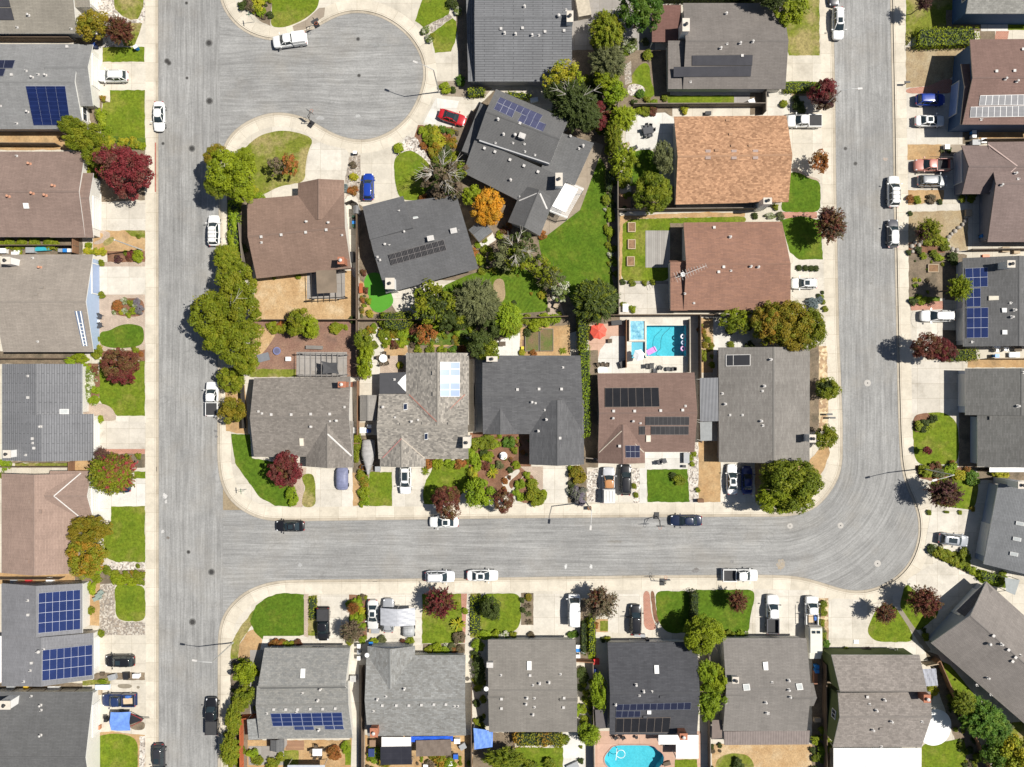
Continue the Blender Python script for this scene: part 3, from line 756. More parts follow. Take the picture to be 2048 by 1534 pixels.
    def hit(s, px, py):
        o = Vector((0,0,H)); d = (W(px, py, 0)-o).normalized(); best = None
        for P, n, u in s.planes:
            dn = d.dot(n)
            if abs(dn) < 1e-6: continue
            t = (P[0]-o).dot(n)/dn; q = o+d*t; ok = True
            for i in range(len(P)):
                e = P[(i+1) % len(P)]-P[i]
                if e.cross(q-P[i]).z < -.02*e.length: ok = False; break
            if ok and (best is None or q.z > best[0].z): best = (q, n, u)
        if best is None:
            k = min(s.planes, key=lambda pl: (sum(pl[0], Vector())/len(pl[0])-W(px, py, 3)).length) ; P, n, u = k
            t = (P[0]-o).dot(n)/d.dot(n); best = (o+d*t, n, u)
        return best
    def quad(s, corners): # px corners -> points on the roof plane under their centre
        cx, cy = sum(p[0] for p in corners)/len(corners), sum(p[1] for p in corners)/len(corners); q, n, u = s.hit(cx, cy); o = Vector((0,0,H)); r = []
        for p in corners:
            d = (W(p[0], p[1], 0)-o).normalized(); r.append(o+d*((q-o).dot(n)/d.dot(n)))
        return r, n
    def solar(s, corners, nx, ny, style='blue', skip=(), name='solar_array'):
        Q, n = s.quad(corners); cm, fm, gap = SOL[style]
        if n.z < 0: n = -n
        root = empty(name, (0,0,0)); root.parent = s.e
        def at(i, j): return Q[0].lerp(Q[1], i/nx).lerp(Q[3].lerp(Q[2], i/nx), j/ny)
        m = MB(); F = [p+n*.07 for p in (at(0,0), at(nx,0), at(nx,ny), at(0,ny))]
        for i in range(nx):
            for j in range(ny):
                if (i, j) in skip: continue
                q = [at(i,j), at(i+1,j), at(i+1,j+1), at(i,j+1)]; c = sum(q, Vector())/4
                lo = [p+n*.06 for p in q]; hi = [p+n*.11 for p in q]; iu = [(p+(c-p).normalized()*gap)+n*.113 for p in q]
                m = MB(); m.face(hi if (hi[1]-hi[0]).cross(hi[2]-hi[0]).z > 0 else hi[::-1], 1)
                for k in range(4): m.face([lo[k], lo[(k+1) % 4], hi[(k+1) % 4], hi[k]], 1)
                uvs = [(0,0),(1,0),(1,1),(0,1)]
                m.face(iu, 0, uvs) if (iu[1]-iu[0]).cross(iu[2]-iu[0]).z > 0 else m.face(iu[::-1], 0, uvs[::-1])
                s.part(m, 'solar_panel', [cm, fm], root)
    def vents(s, txt):
        for tok in txt.split():
            k, px, py = tok.split(','); px, py = float(px), float(py); q, n, u = s.hit(px, py); rz = math.atan2(u.y, u.x); m = MB()
            if k == 'b': # louvred box vent
                m.box(q+Vector((0,0,.10)), (.34,.34,.20), rz); m.box(q+Vector((0,0,.21)), (.40,.40,.03), rz); s.part(m, 'roof_vent', [VENT])
            elif k == 'd': m.box(q+Vector((0,0,.08)), (.55,.35,.18), rz); m.box(q+Vector((0,0,.18)), (.6,.4,.03), rz); s.part(m, 'roof_vent', [s.rc])
            elif k == 'p': # pipe with flashing
                m.box(q+Vector((0,0,.02)), (.34,.34,.04), rz); m.tube(q, q+Vector((0,0,.45)), .06, n=8); s.part(m, 'vent_pipe', [VENT])
            elif k == 'f': # capped flue
                m.box(q+Vector((0,0,.02)), (.4,.4,.04), rz); m.lathe([(.17,0),(.12,.12),(.11,.42),(.18,.44),(.18,.5),(0,.58)], q, 10); s.part(m, 'flue', [VENT])
            elif k == 't': m.lathe([(.15,0),(.15,.25),(.25,.3),(.28,.45),(.2,.6),(0,.66)], q, 12); s.part(m, 'turbine_vent', [VENT])
            elif k == 'g': # clay coloured flue
                m.box(q+Vector((0,0,.02)), (.5,.4,.04), rz); m.lathe([(.13,0),(.13,.5),(.2,.52),(.2,.6),(0,.66)], q, 10); s.part(m, 'flue', [plain('clay_flue', (.48,.25,.16), .8)])
            elif k == 'y': # satellite dish
                dm = MB(); dm.lathe([(0,0),(.2,.03),(.36,.11),(.36,.12),(0,.03)], q+Vector((0,0,.62)), 14); dm.tube(q, q+Vector((0,0,.64)), .03); dm.tube(q+Vector((0,0,.6)), q+Vector((.3,0,.95)), .02); s.part(dm, 'satellite_dish', [WHITE])
            elif k == 'a': m.box(q+Vector((0,0,.35)), (1.0,.8,.7), rz); m.lathe([(.3,.7),(.3,.74),(0,.74)], q, 12); s.part(m, 'roof_unit', [VENT])
    def skylight(s, corners, kind='w', frame=.1):
        Q, n = s.quad(corners)
        if n.z < 0: n = -n
        c = sum(Q, Vector())/4; m = MB(); lo = Q; hi = [p+n*.18 for p in Q]; iu = [p+(c-p).normalized()*frame+n*.185 for p in Q]
        def up(f): return f if (f[1]-f[0]).cross(f[2]-f[0]).z > 0 else f[::-1]
        m.face(up(hi), 0)
        for k in range(4): m.face([lo[k], lo[(k+1) % 4], hi[(k+1) % 4], hi[k]], 0)
        o = s.part(m, 'skylight', [FASC if kind != 'r' else plain('tan_frame', (.6,.55,.46), .6)]); m = MB(); m.face(up(iu), 0); s.part(m, 'pane', [{'w': SKYW, 'd': SKYD, 'g': plain('grey_glass', (.45,.47,.46), .1), 'r': plain('cream_dome', (.68,.62,.5), .4)}[kind]], o)
    def chimney(s, px, py, w=1.0, d=.7, zt=5.6, kind='w', flue=True):
        p = W(px, py, zt); m = MB(); body = {'w': WHITE, 'b': BRICKC, 's': s.wm}[kind]
        m.box((p.x, p.y, (zt+G)/2), (w, d, zt-G)); o = s.part(m, 'chimney', [body]); m = MB(); m.box((p.x, p.y, zt+.05), (w+.12, d+.12, .1)); s.part(m, 'cap', [CONCAP if kind != 'b' else BRICKC], o)
        if flue: m = MB(); m.lathe([(.17,0),(.17,.3),(.26,.32),(.26,.4),(0,.5)], (p.x, p.y, zt+.1), 10); s.part(m, 'flue', [VENT if kind == 'b' else PIPE], o)
    def valley(s, p, q, mat=None, w=.12):
        a, n1, _ = s.hit(*p); b, n2, _ = s.hit(*q); up = Vector((0,0,.05)); d = (b-a).normalized(); x = Vector((-d.y, d.x, 0)).normalized()*w
        m = MB(); m.face([a-x+up, b-x+up, b+up*1.4, a+up*1.4]); m.face([a+up*1.4, b+up*1.4, b+x+up, a+x+up]); s.part(m, 'valley_flashing', [mat or FLASH])
    def _seg(s, px, py):
        p = W(px, py, G)
        def dist(sg):
            a, b = sg; t = max(0, min(1, (p-a).dot(b-a)/max(.01, (b-a).length_squared))); return (a.lerp(b, t)-p).length, t
        sg = min(s.segs, key=lambda g: dist(g)[0]); t = dist(sg)[1]; c = sg[0].lerp(sg[1], t); d = (sg[1]-sg[0]).normalized(); n = Vector((d.y, -d.x, 0))
        if n.dot(c-s.loc) < 0: n = -n
        return c, d, n, math.atan2(d.y, d.x)
    def garage(s, px, py, w=4.8, col=None):
        c, d, n, rz = s._seg(px, py); m = MB(); mt = GDOOR if col is None else plain('garage_door_paint', col, .5, var=.05)
        f = c+n*.03; m.box((f.x, f.y, G+1.06), (w, .08, 2.12), rz)
        o = s.part(m, 'garage_door', [mt]); m = MB()
        for k in range(4): g = c+n*.075; m.box((g.x, g.y, G+.28+k*.53), (w-.1, .02, .46), rz)
        s.part(m, 'door_panel', [mt], o); m = MB()
        for sx in (-1, 1): g = c+n*.06+d*sx*(w/2+.07); m.box((g.x, g.y, G+1.1), (.14, .13, 2.2), rz)
        g = c+n*.06; m.box((g.x, g.y, G+2.2), (w+.28, .14, .14), rz); s.part(m, 'trim', [FASC], o)
    def wins(s, txt):
        for tok in txt.split():
            v = [float(x) for x in tok.split(',')]; px, py = v[0], v[1]; w = v[2] if len(v) > 2 else 1.5; z = v[3] if len(v) > 3 else 1.6
            c, d, n, rz = s._seg(px, py); m = MB()
            for a, b, x, y in ((w+.16, .1, 0, .6), (w+.16, .1, 0, -.6), (.1, 1.1, -w/2-.03, 0), (.1, 1.1, w/2+.03, 0), (.06, 1.1, 0, 0)):
                g = c+n*.05+d*x; m.box((g.x, g.y, G+z+y-.1), (a, .12, b), rz)
            o = s.part(m, 'window', [FASC]); m = MB(); g = c+n*.02; m.box((g.x, g.y, G+z-.1), (w, .06, 1.1), rz); s.part(m, 'pane', [GLASS], o)
    def door(s, px, py, col=(.2,.08,.06)):
        c, d, n, rz = s._seg(px, py); m = MB(); g = c+n*.04; m.box((g.x, g.y, G+1.03), (1.0, .09, 2.06), rz); o = s.part(m, 'door', [plain('front_door_paint', col, .5)]); m = MB(); g = c+n*.11+d*.38; m.box((g.x, g.y, G+1.0), (.08, .06, .16), rz); s.part(m, 'handle', [VENT], o)
CORR = None
def corrugated(name, c, w=.22, dark=.75):
    t = NT(name); wv = t.new('ShaderNodeTexWave', i_Vector=t.uvc(), i_Scale=.314/w, bands_direction='X'); col = t.mul(c, t.ramp(wv.outputs[1], .2, .8, dark, 1.05)); col = t.mul(col, t.ramp(t.noise(t.pos(), 1.2, 4), .3, .7, .85, 1.1))
    t.set('Base Color', col); t.set('Roughness', .5); t.bump(wv.outputs[1], .5, .03); return t.mat
# roof colours
GW=(.235,.215,.18); BR=(.215,.145,.112); BR2=(.225,.163,.137); TAU=(.28,.245,.21); PINKB=(.30,.215,.175); GRY=(.225,.225,.225); DGY=(.118,.117,.116); DGY2=(.128,.127,.127); MOT=(.26,.24,.21); MGY=(.225,.22,.205); LGY=(.23,.232,.225)
# ---- left column, garages facing the street on their right
h = House('the house at top left corner', 'warm grey roofed house cut off by the top left corner with black roof mats', (70,-20), GW, 's')
h.gable((-60,-100),(158,-100),(153,67),(-60,67), 2.75, 4.2); h.gable((120,-100),(181,-100),(181,14),(120,14), 2.75, 3.9); h.solar([(-60,16),(23,16),(29,40),(-60,40)],2,1,'heat'); h.solar([(-60,-10),(16,-10),(22,14),(-60,14)],2,1,'heat'); h.vents('f,58,31 p,35,55 p,143,58'); h.garage(196,-10)
h = House('the grey house above the crimson maple', 'pale grey house with a four column blue solar array and white gable edge', (90,170), (.215,.215,.213), 's')
h.gable((-60,88),(158,88),(167,258),(-60,258), 2.75, 4.5); h.gable((100,89),(186,89),(186,212),(100,212), 2.7, 4.15, t=.43); h.solar([(52,172),(131,172),(142,251),(68,251)],4,1,'bluecol'); h.vents('p,53,142 b,24,150 f,65,155 p,77,149 f,92,151 f,1,212 f,56,224 p,34,247 b,135,94'); h.solar([(-30,121),(31,121),(26,137),(-30,137)],3,1,'navy'); h.solar([(-40,138),(12,138),(7,153),(-40,153)],3,1,'navy'); h.garage(200,150); h.wins('172,235,2.2')
h = House('the brown house by the crimson maple', 'brown roofed house with clay coloured vents left of the big red maple', (80,390), BR2, 's', fascia='w')
h.gable((-60,303),(170,303),(170,474),(-60,474), 2.75, 4.4); h.gable((100,346),(187,346),(187,475),(100,475), 2.7, 3.9, t=.42); h.vents('p,34,312 g,60,328 g,108,372 g,18,393 g,66,387 g,92,391'); h.skylight([(47,406),(57,406),(59,417),(49,417)],'w',.04); h.garage(200,430); h.wins('172,325,2')
h = House('the taupe house with roof cutout', 'taupe roofed house with a slanted white window well cut in its eave', (90,605), TAU, 's', wall=(.36,.45,.60))
h.gable((4,509),(186,509),(187,704),(6,704), 2.75, 4.8, og=.5); h.vents('g,81,535 d,84,575 d,73,588 p,76,683 p,66,516'); h.garage(192,560, 4.6, (.30,.38,.55)); h.chimney(12,521,1.3,1.0,5.3)
Q, n = h.quad([(149,622),(164,622),(176,692),(165,692)]); m = MB(); m.face([p+n*.03 for p in (Q if (Q[1]-Q[0]).cross(Q[2]-Q[0]).z > 0 else Q[::-1])], 0); o = h.part(m, 'window_well_shade', [plain('well_shadow_blue', (.10,.14,.22), .7)]); m = MB()  # flat sheet on the slope; the opening's shade is painted dark blue
for k in range(7):
    a, b = Q[0].lerp(Q[3], .35+k*.1), Q[1].lerp(Q[2], .35+k*.1); m.tube(a.lerp(b,.25)+n*.06, b.lerp(a,.2)+n*.06, .06, n=6)
for q in (.25, .8): m.tube(Q[0].lerp(Q[1], q)+n*.06, Q[3].lerp(Q[2], q)+n*.06, .08, n=6)
h.part(m, 'trellis_bars', [WHITE], o)
h = House('the blue-grey ribbed roof house', 'blue-grey house with vertical ribs across its stepped metal tile roof', (90,825), (.185,.187,.195), 'r')
h.gable((165,728),(165,829),(4,829),(4,728), 2.75, 4.2); h.gable((187,828),(187,921),(4,921),(4,828), 2.75, 4.35); h.vents('b,57,795 b,66,877 b,69,896 f,82,853 p,52,910 p,66,886 p,56,752'); h.skylight([(120,818),(138,818),(138,828),(120,828)],'g'); h.chimney(14,908,1.1,1.1,4.8); h.garage(198,870)
h = House('the pinkish house with white valleys', 'pinkish brown house whose front gable is outlined by two white valleys', (85,1045), PINKB, 's')
h.gable((160,947),(160,1146),(3,1146),(3,947), 2.75, 4.4); h.gable((100,942),(183,942),(186,1037),(100,1037), 2.75, 4.2); h.valley((108,992),(162,946),None,.085); h.valley((108,992),(162,1036),None,.085); h.garage(196,990); h.vents('d,60,1003 d,82,1023 d,55,1122')
h = House('the left two-array solar house', 'grey house carrying two big blue solar arrays with white rails', (90,1268), (.20,.20,.21), 's')
h.gable((165,1167),(165,1266),(3,1270),(3,1167), 3.1, 4.6); h.gable((187,1266),(187,1358),(3,1372),(3,1270), 2.7, 4.3); h.solar([(78,1186),(161,1179),(161,1258),(77,1266)],6,4,'blue'); h.solar([(86,1300),(185,1289),(185,1350),(85,1361)],7,3,'blue'); h.vents('b,57,1229 b,64,1325 t,80,1302 p,88,1299 p,75,1303 p,56,1201 p,61,1341 p,48,1363'); h.garage(198,1300)
h = House('the house at bottom left corner', 'dark grey house cut off by the bottom left corner with a long ridge', (80,1480), (.115,.115,.115), 's')
h.gable((-60,1384),(186,1384),(186,1620),(-60,1620), 2.75, 4.8); h.vents('p,63,1392 f,82,1410 p,83,1420 f,82,1470'); h.chimney(10,1410,1.6,1.2,5.0); h.garage(198,1430)
# ---- round the dead end
h = House('the ribbed charcoal top house', 'long charcoal house with fine horizontal ribs and a white chimney block', (1045,60), (.165,.168,.175), 'r', fascia='w', wall=(.30,.30,.32))
h.gable((950,-70),(1140,-70),(1144,163),(950,163), 3.2, 5.2); h.flat([(931,-70,2.7),(962,-70,2.75),(962,163,2.75),(936,163,2.7)],posts=False,udir=1); h.boxwall([(938,-70),(960,-70),(960,158),(942,158)],2.6)
h.vents('b,1002,58 f,1009,67 f,1049,14 b,1045,57 b,1090,64 b,1128,62 f,1031,69 f,1064,71 p,1078,71 t,1117,33 p,1132,20'); h.chimney(1140,33,.9,1.6,6.2)
h = House('the angled two-level charcoal house', 'angled charcoal house with a raised upper level and violet solar panels', (1055,320), DGY, 's', fascia='w', wall=(.40,.40,.40), c2=DGY2)
h.gable((992,178),(1137,240),(1101,326),(953,277), 4.5, 5.6); h.flat([(926,345,2.9),(950,277,3.9),(1135,358,3.9),(1094,430,2.9)],posts=False,udir=1); h.flat([(1112,262,3.5),(1188,286,3.2),(1150,370,3.0),(1080,342,3.6)],posts=False,mat=roofmat((.13,.13,.13),'s')); h.flat([(923,302,2.7),(961,206,2.7),(978,216,2.8),(941,308,2.8)],posts=False)
h.boxwall([(958,282),(1098,328),(1130,246),(996,186)],4.4); h.boxwall([(935,340),(1090,418),(1105,395),(948,318)],2.6); h.boxwall([(1100,300),(1178,296),(1146,358),(1105,345)],2.8); h.boxwall([(928,300),(938,303),(972,216),(962,212)],2.5)
h.gable((1016,444),(1047,371),(1109,397),(1080,472), 3.0, 4.4); h.valley((1077,386),(1038,402)); h.valley((1080,387),(1094,418))
h.solar([(1003,190),(1086,230),(1077,245),(994,205)],7,1,'purple'); h.solar([(994,206),(1030,222),(1024,236),(987,219)],3,1,'purple'); h.solar([(1043,229),(1114,258),(1107,273),(1035,243)],6,1,'purple')
h.vents('f,996,239 f,1007,269 b,1040,247 t,1030,271 a,1044,274 p,991,286 p,1026,286 p,1049,288 p,1050,303 p,1070,310 b,969,297 b,990,304 b,1020,320 b,1048,332 b,1076,344 f,1021,360 f,1166,292 p,1158,297 p,1141,272 p,1040,394'); h.chimney(1118,359,1.0,1.9,5.4)
h = House('the brown dead-end house', 'brown house below the dead end with a front gable and brick chimney', (600,460), BR, 's', fascia='t', wall=(.66,.62,.55))
h.gable((494,399),(688,383),(702,536),(513,557), 2.75, 4.6); h.gable((596,446),(596,366),(688,360),(688,440), 2.75, 4.3); h.vents('b,523,474 b,563,470 b,612,465 b,653,460 f,613,444 f,657,446 p,523,485 p,684,470'); h.chimney(682,521,.9,1.0,5.3,'b')
h = House('the slate house by putting green', 'tilted slate grey house with a strip of twenty dark solar panels', (840,490), (.118,.118,.121), 's', fascia='d', wall=(.5,.48,.45))
h.gable((725,413),(913,390),(957,537),(772,587), 2.9, 4.6, t=.52); h.gable((725,413),(806,392),(830,466),(745,490), 2.95, 4.3, t=.9, cap=False); h.solar([(777,509),(887,479),(893,500),(783,530)],9,2,'black2')
h.vents('f,770,489 p,779,491 f,809,464 p,798,422 a,862,478 a,908,463 p,918,461 p,755,514 p,760,520'); h.skylight([(824,426),(834,424),(837,437),(827,439)],'g'); h.chimney(780,567,1.3,1.6,5.0,'w')
# ---- top right pair columns
h = House('the top house with black mats', 'brownish grey house with two long dark heating mats on its roof', (1455,95), (.175,.158,.145), 's', fascia='d')
h.gable((1366,6),(1566,6),(1571,178),(1366,178), 2.8, 4.6); h.gable((1334,84),(1380,84),(1380,178),(1336,178), 2.7, 3.5, t=.02, cap=False); h.flat([(1304,10,2.6),(1362,10,2.6),(1362,84,2.6),(1304,84,2.6)],mat=roofmat((.165,.09,.075),'s'),fm=DARKF)
h.solar([(1384,111),(1505,110),(1504,131),(1384,131)],10,1,'heat'); h.solar([(1347,134),(1503,132),(1501,153),(1347,154)],13,1,'heat'); h.vents('f,1452,28 f,1441,97 p,1454,88 f,1480,87 f,1505,84 p,1381,164 b,1484,112'); h.chimney(1372,50,1.0,1.9,5.6,'w')
h = House('the orange-tan roofed house', 'house with a bright speckled orange-tan shingle roof', (1465,320), (.41,.238,.14), 'g', fascia='d', c2=(.345,.19,.11))
h.gable((1348,233),(1573,231),(1577,404),(1351,409), 2.75, 4.8); h.vents('d,1455,241 d,1461,269 d,1465,292 d,1500,292 d,1433,301'); h.chimney(1535,402,1.2,.9,5.0,'w')
for px in (1416,1468,1511):
    for py in (303,315): q, n, u = h.hit(px,py); m = MB(); m.box(q+Vector((0,0,.03)),(.8,.55,.06)); h.part(m,'tube_skylight',[plain('bluish_skylight',(.27,.19,.16),.5)])
h = House('the rusty house with antenna', 'rusty red-brown house with a long television antenna on its left end', (1470,535), (.27,.15,.105), 's', fascia='t', c2=(.245,.14,.105))
h.gable((1367,445),(1564,443),(1581,620),(1367,620), 2.75, 4.6); h.gable((1338,521),(1375,521),(1375,621),(1341,621), 2.7, 3.6, t=.05, cap=False); h.vents('b,1428,455 f,1460,474 b,1447,534 b,1437,544 f,1501,533 f,1516,534 p,1462,541 p,1370,587 p,1388,606')
q, n, u = h.hit(1372,549); m = MB(); m.tube(q, q+Vector((0,0,1.6)), .04); a = q+Vector((-1.9,-.7,1.5)); b = q+Vector((2.7,1.1,1.7)); m.tube(a,b,.04)
for k in range(12): p = a.lerp(b, k/11); L = .85-.045*k; d = (b-a).normalized(); x = Vector((-d.y,d.x,0)); m.tube(p-x*L,p+x*L,.022,n=5)
h.part(m,'antenna',[VENT]); h.vents('y,1364,550')
h = House('the long corner house', 'long grey house at the street corner with a dark roof well', (1530,810), (.205,.192,.175), 's', fascia='d', c2=(.19,.175,.16), wall=(.45,.38,.31))
h.gable((1620,695),(1619,924),(1438,924),(1437,695), 2.75, 4.6, t=.44); h.flat([(1400,756,2.6),(1447,755,2.7),(1446,842,2.7),(1400,843,2.6)],mat=corrugated('dark_corrugated', (.10,.105,.12)),fm=DARKF); h.flat([(1400,844,2.4),(1424,843,2.4),(1424,881,2.4),(1401,882,2.4)],mat=plain('grey_shed_roof',(.24,.25,.25),.8)); h.vents('b,1581,699 f,1541,719 p,1445,787 f,1450,808 p,1525,782 f,1528,772 f,1522,842 p,1526,851 p,1460,830 p,1485,830'); h.chimney(1625,877,.9,1.1,5.4,'w')
Q, n = h.quad([(1452,710),(1500,709),(1500,731),(1452,732)]); m = MB(); n = n if n.z > 0 else -n; P = [p+n*.05 for p in Q]; P = P if (P[1]-P[0]).cross(P[2]-P[0]).z > 0 else P[::-1]; m.face(P); o = h.part(m,'roof_well_shade',[plain('recess_shade_dark',(.010,.011,.016),.7)]); m = MB()  # flat panel, no hole; the shade of the recess is painted near-black
for i in range(4): m.tube(Q[i]+n*.06,Q[(i+1)%4]+n*.06,.07,n=6)
m.tube(Q[0].lerp(Q[1],.3)+n*.06,Q[3].lerp(Q[2],.3)+n*.06,.05,n=6); h.part(m,'well_rim',[VENT],o)
# ---- middle row above the lower street
h = House('the brown square-pool house', 'brown house by the square pool with black heating panels on its roof', (1295,830), (.195,.13,.107), 's', fascia='t', wall=(.72,.70,.66))
h.gable((1195,747),(1389,745),(1389,904),(1196,904), 2.75, 4.6); h.gable((1196,848),(1196,926),(1290,926),(1290,848), 2.75, 4.3); h.valley((1243,862),(1288,905),TANF,.08); h.valley((1243,862),(1198,905),TANF,.08)
h.solar([(1210,776),(1317,775),(1319,814),(1210,815)],7,1,'black'); h.solar([(1291,833),(1378,833),(1378,850),(1291,850)],10,1,'black2'); h.solar([(1302,852),(1377,852),(1377,869),(1302,869)],8,1,'black2'); h.solar([(1278,852),(1290,852),(1290,869),(1278,869)],1,1,'black2'); h.solar([(1250,891),(1279,891),(1279,915),(1251,915)],3,2,'navy')
h.vents('b,1227,822 b,1269,822 b,1321,821 b,1365,820 f,1226,836 f,1266,842 p,1281,846 b,1239,892 p,1371,812'); h.skylight([(1292,870),(1301,870),(1301,883),(1292,883)],'r'); h.garage(1225,930)
h = House('the dark two-gable slate house', 'dark slate house with one small and one large front gable', (1065,810), (.115,.115,.118), 's', fascia='w', c2=(.10,.10,.104))
h.gable((965,711),(1161,711),(1164,868),(966,868), 2.75, 4.5); h.gable((968,810),(968,868),(1034,868),(1034,810), 2.75, 3.9,walls=False); h.gable((1059,800),(1059,929),(1168,929),(1168,800), 2.75, 4.7); h.vents('b,1035,779 b,1078,778 b,1123,778 f,1064,804 p,1071,806 p,1090,820 f,1093,839 f,1077,862 b,1120,876 p,1126,735'); h.chimney(984,718,1.6,.7,4.4,'w'); h.garage(1120,932)
h = House('the mottled shingle house', 'mottled grey shingle house with a white and blue glazed roof panel', (850,830), (.29,.265,.23), 'g', fascia='t', c2=(.215,.20,.18), wall=(.6,.55,.48))
h.gable((758,788),(937,788),(937,918),(757,918), 2.75, 4.5); h.gable((938,706),(938,850),(812,850),(812,706), 2.75, 4.65, t=.48); h.gable((760,862),(760,933),(851,933),(851,862), 2.75, 4.1)
h.valley((873,843),(818,789),RUST,.07); h.valley((873,843),(930,789),RUST,.07); h.valley((803,877),(765,916),plain('red_valley',(.42,.19,.17),.7),.07); h.valley((803,877),(850,917),TANF,.07)
h.flat([(759,746,2.7),(815,744,2.7),(815,787,2.7),(759,788,2.7)],mat=plain('shade_dark_patio_roof',(.045,.045,.05),.7),fm=FASC)  # flat roof; the shade of the unlit roof faces is in its dark colour
m = MB(); P = [W(x,y,2.74) for x,y in ((815,746),(815,786),(806,778),(800,771),(795,766),(800,760),(803,756),(809,751))]; m.cap(P); h.part(m,'white_sheet_or_sunlit_face',[WHITE])  # sunlit roof face painted as a flat white triangle
h.vents('d,867,746 d,868,788 f,766,814 f,823,843 p,836,840 d,804,848 d,848,847 d,900,847 p,790,835 p,789,759'); h.skylight([(807,808),(815,807),(815,820),(807,821)],'d'); h.skylight([(849,866),(856,865),(856,878),(849,879)],'d'); h.chimney(933,885,1.0,1.6,5.2,'w')
gp = NT('glazed_panel'); br = gp.new('ShaderNodeTexBrick', i_Vector=gp.uvc(), offset=0.0, i_Scale=1.0, i_Color1=(.20,.27,.50), i_Color2=(.52,.64,.74), i_Mortar=(.72,.74,.76)); gp.inp(br,'Brick Width',.5); gp.inp(br,'Row Height',.2); gp.inp(br,'Mortar Size',.012); gp.set('Base Color',br.outputs[0]); gp.set('Roughness',.12)
Q, n = h.quad([(880,724),(919,724),(919,793),(880,793)]); n = n if n.z > 0 else -n; m = MB(); P = [p+n*.12 for p in Q]; m.face(P if (P[1]-P[0]).cross(P[2]-P[0]).z > 0 else P[::-1],0,[(0,1),(1,1),(1,0),(0,0)][::1 if (P[1]-P[0]).cross(P[2]-P[0]).z > 0 else -1])
for i in range(4): m.face([Q[i],Q[(i+1)%4],P[(i+1)%4],P[i]],1)
h.part(m,'glazed_roof',[gp.mat,FASC]); h.garage(812,938)
h = House('the speckled corner-lawn house', 'speckled grey-brown house beside the round red tree at the corner lawn', (600,835), (.195,.175,.155), 'm', fascia='w', wall=(.66,.63,.57))
h.gable((508,756),(701,753),(705,913),(508,914), 2.75, 4.6); h.gable((612,842),(612,933),(706,935),(706,842), 2.75, 4.3); h.valley((655,868),(703,912)); h.vents('b,543,829 b,583,829 b,622,828 b,660,828 f,673,841 f,622,853 p,517,823 p,524,827 p,689,814 p,660,842'); h.skylight([(599,876),(607,876),(608,891),(600,891)],'r'); h.chimney(684,769,1.1,.8,5.3,'b'); h.garage(670,938)
# ---- bottom row
h = House('the bottom blue solar house', 'grey bottom house with a raised half and a stepped blue solar array', (610,1385), MGY, 'm', fascia='w', c2=LGY)
h.gable((514,1368),(696,1364),(705,1476),(518,1478), 2.7, 3.6, t=.35); h.gable((529,1296),(700,1296),(694,1376),(522,1378), 3.0, 4.7, t=.85); h.flat([(494,1439,2.3),(516,1437,2.3),(531,1478,2.3),(497,1480,2.3)],mat=roofmat(LGY,'m'),fm=DARKF)
h.solar([(541,1426),(684,1424),(687,1450),(546,1452)],7,1,'bluecol3'); h.solar([(588,1452),(628,1452),(629,1459),(589,1459)],2,1,'bluecol3'); h.solar([(649,1451),(687,1451),(689,1458),(650,1458)],2,1,'bluecol3'); h.vents('b,548,1418 b,572,1418 b,596,1418 b,621,1417 b,646,1417 b,671,1416 f,641,1378 p,605,1386 f,636,1400 p,593,1424 f,638,1459 p,534,1427'); h.skylight([(602,1337),(611,1337),(610,1356),(601,1356)],'w'); h.wins('640,1294,2 560,1294,2')
h = House('the house below silver canopy', 'grey bottom house with a left front gable and row of round vents', (835,1390), LGY, 'm', fascia='d', c2=MGY)
h.gable((733,1310),(931,1310),(932,1471),(735,1472), 2.75, 4.6); h.gable((736,1371),(735,1292),(830,1292),(830,1371), 2.75, 4.2); h.vents('b,765,1410 b,793,1410 b,818,1410 b,843,1409 b,868,1408 b,892,1408 f,755,1398 p,772,1393 f,809,1377 p,747,1422 p,909,1412 p,916,1412 y,736,1307'); h.chimney(748,1465,1.1,1.3,4.6,'b'); h.garage(780,1288)
h = House('the taupe house by white van', 'taupe bottom house with hipped side peaks and scattered small vents', (1065,1375), (.205,.19,.17), 's', fascia='d')
h.gable((976,1279),(1151,1279),(1154,1464),(978,1464), 2.75, 4.5); h.vents('p,1002,1350 b,1060,1350 f,1079,1366 f,1098,1364 p,1066,1370 f,1054,1395 p,1069,1396 f,1052,1407 p,1069,1414 b,1128,1395 b,1127,1414 f,1066,1428 p,1121,1348 b,1003,1397 b,1003,1416 y,973,1374 a,980,1327'); h.skylight([(1054,1322),(1063,1322),(1063,1340),(1054,1340)],'w'); h.gable((1118,1372),(1154,1372),(1154,1412),(1118,1412), 3.0, 4.4, walls=False); h.gable((976,1366),(1010,1366),(1010,1408),(976,1408), 3.0, 4.4, walls=False)
h = House('the dark kidney-pool house', 'dark charcoal bottom house with black solar panels above the kidney pool', (1305,1375), (.072,.073,.08), 's', fascia='d', c2=(.065,.066,.073))
h.gable((1215,1285),(1394,1284),(1394,1469),(1219,1469), 2.75, 4.5); h.solar([(1233,1408),(1382,1404),(1381,1418),(1232,1420)],11,1,'navy'); h.solar([(1232,1421),(1281,1421),(1280,1433),(1231,1434)],4,1,'navy'); h.solar([(1232,1436),(1341,1434),(1338,1464),(1231,1464)],7,1,'black')
h.vents('f,1272,1369 f,1287,1382 p,1304,1383 p,1279,1391 d,1323,1393 f,1231,1408 d,1290,1433'); h.skylight([(1308,1330),(1317,1330),(1318,1347),(1309,1347)],'w'); h.skylight([(1294,1420),(1302,1420),(1302,1427),(1294,1427)],'w',.03); h.chimney(1367,1473,1.1,.9,4.9,'b'); h.garage(1290,1281)
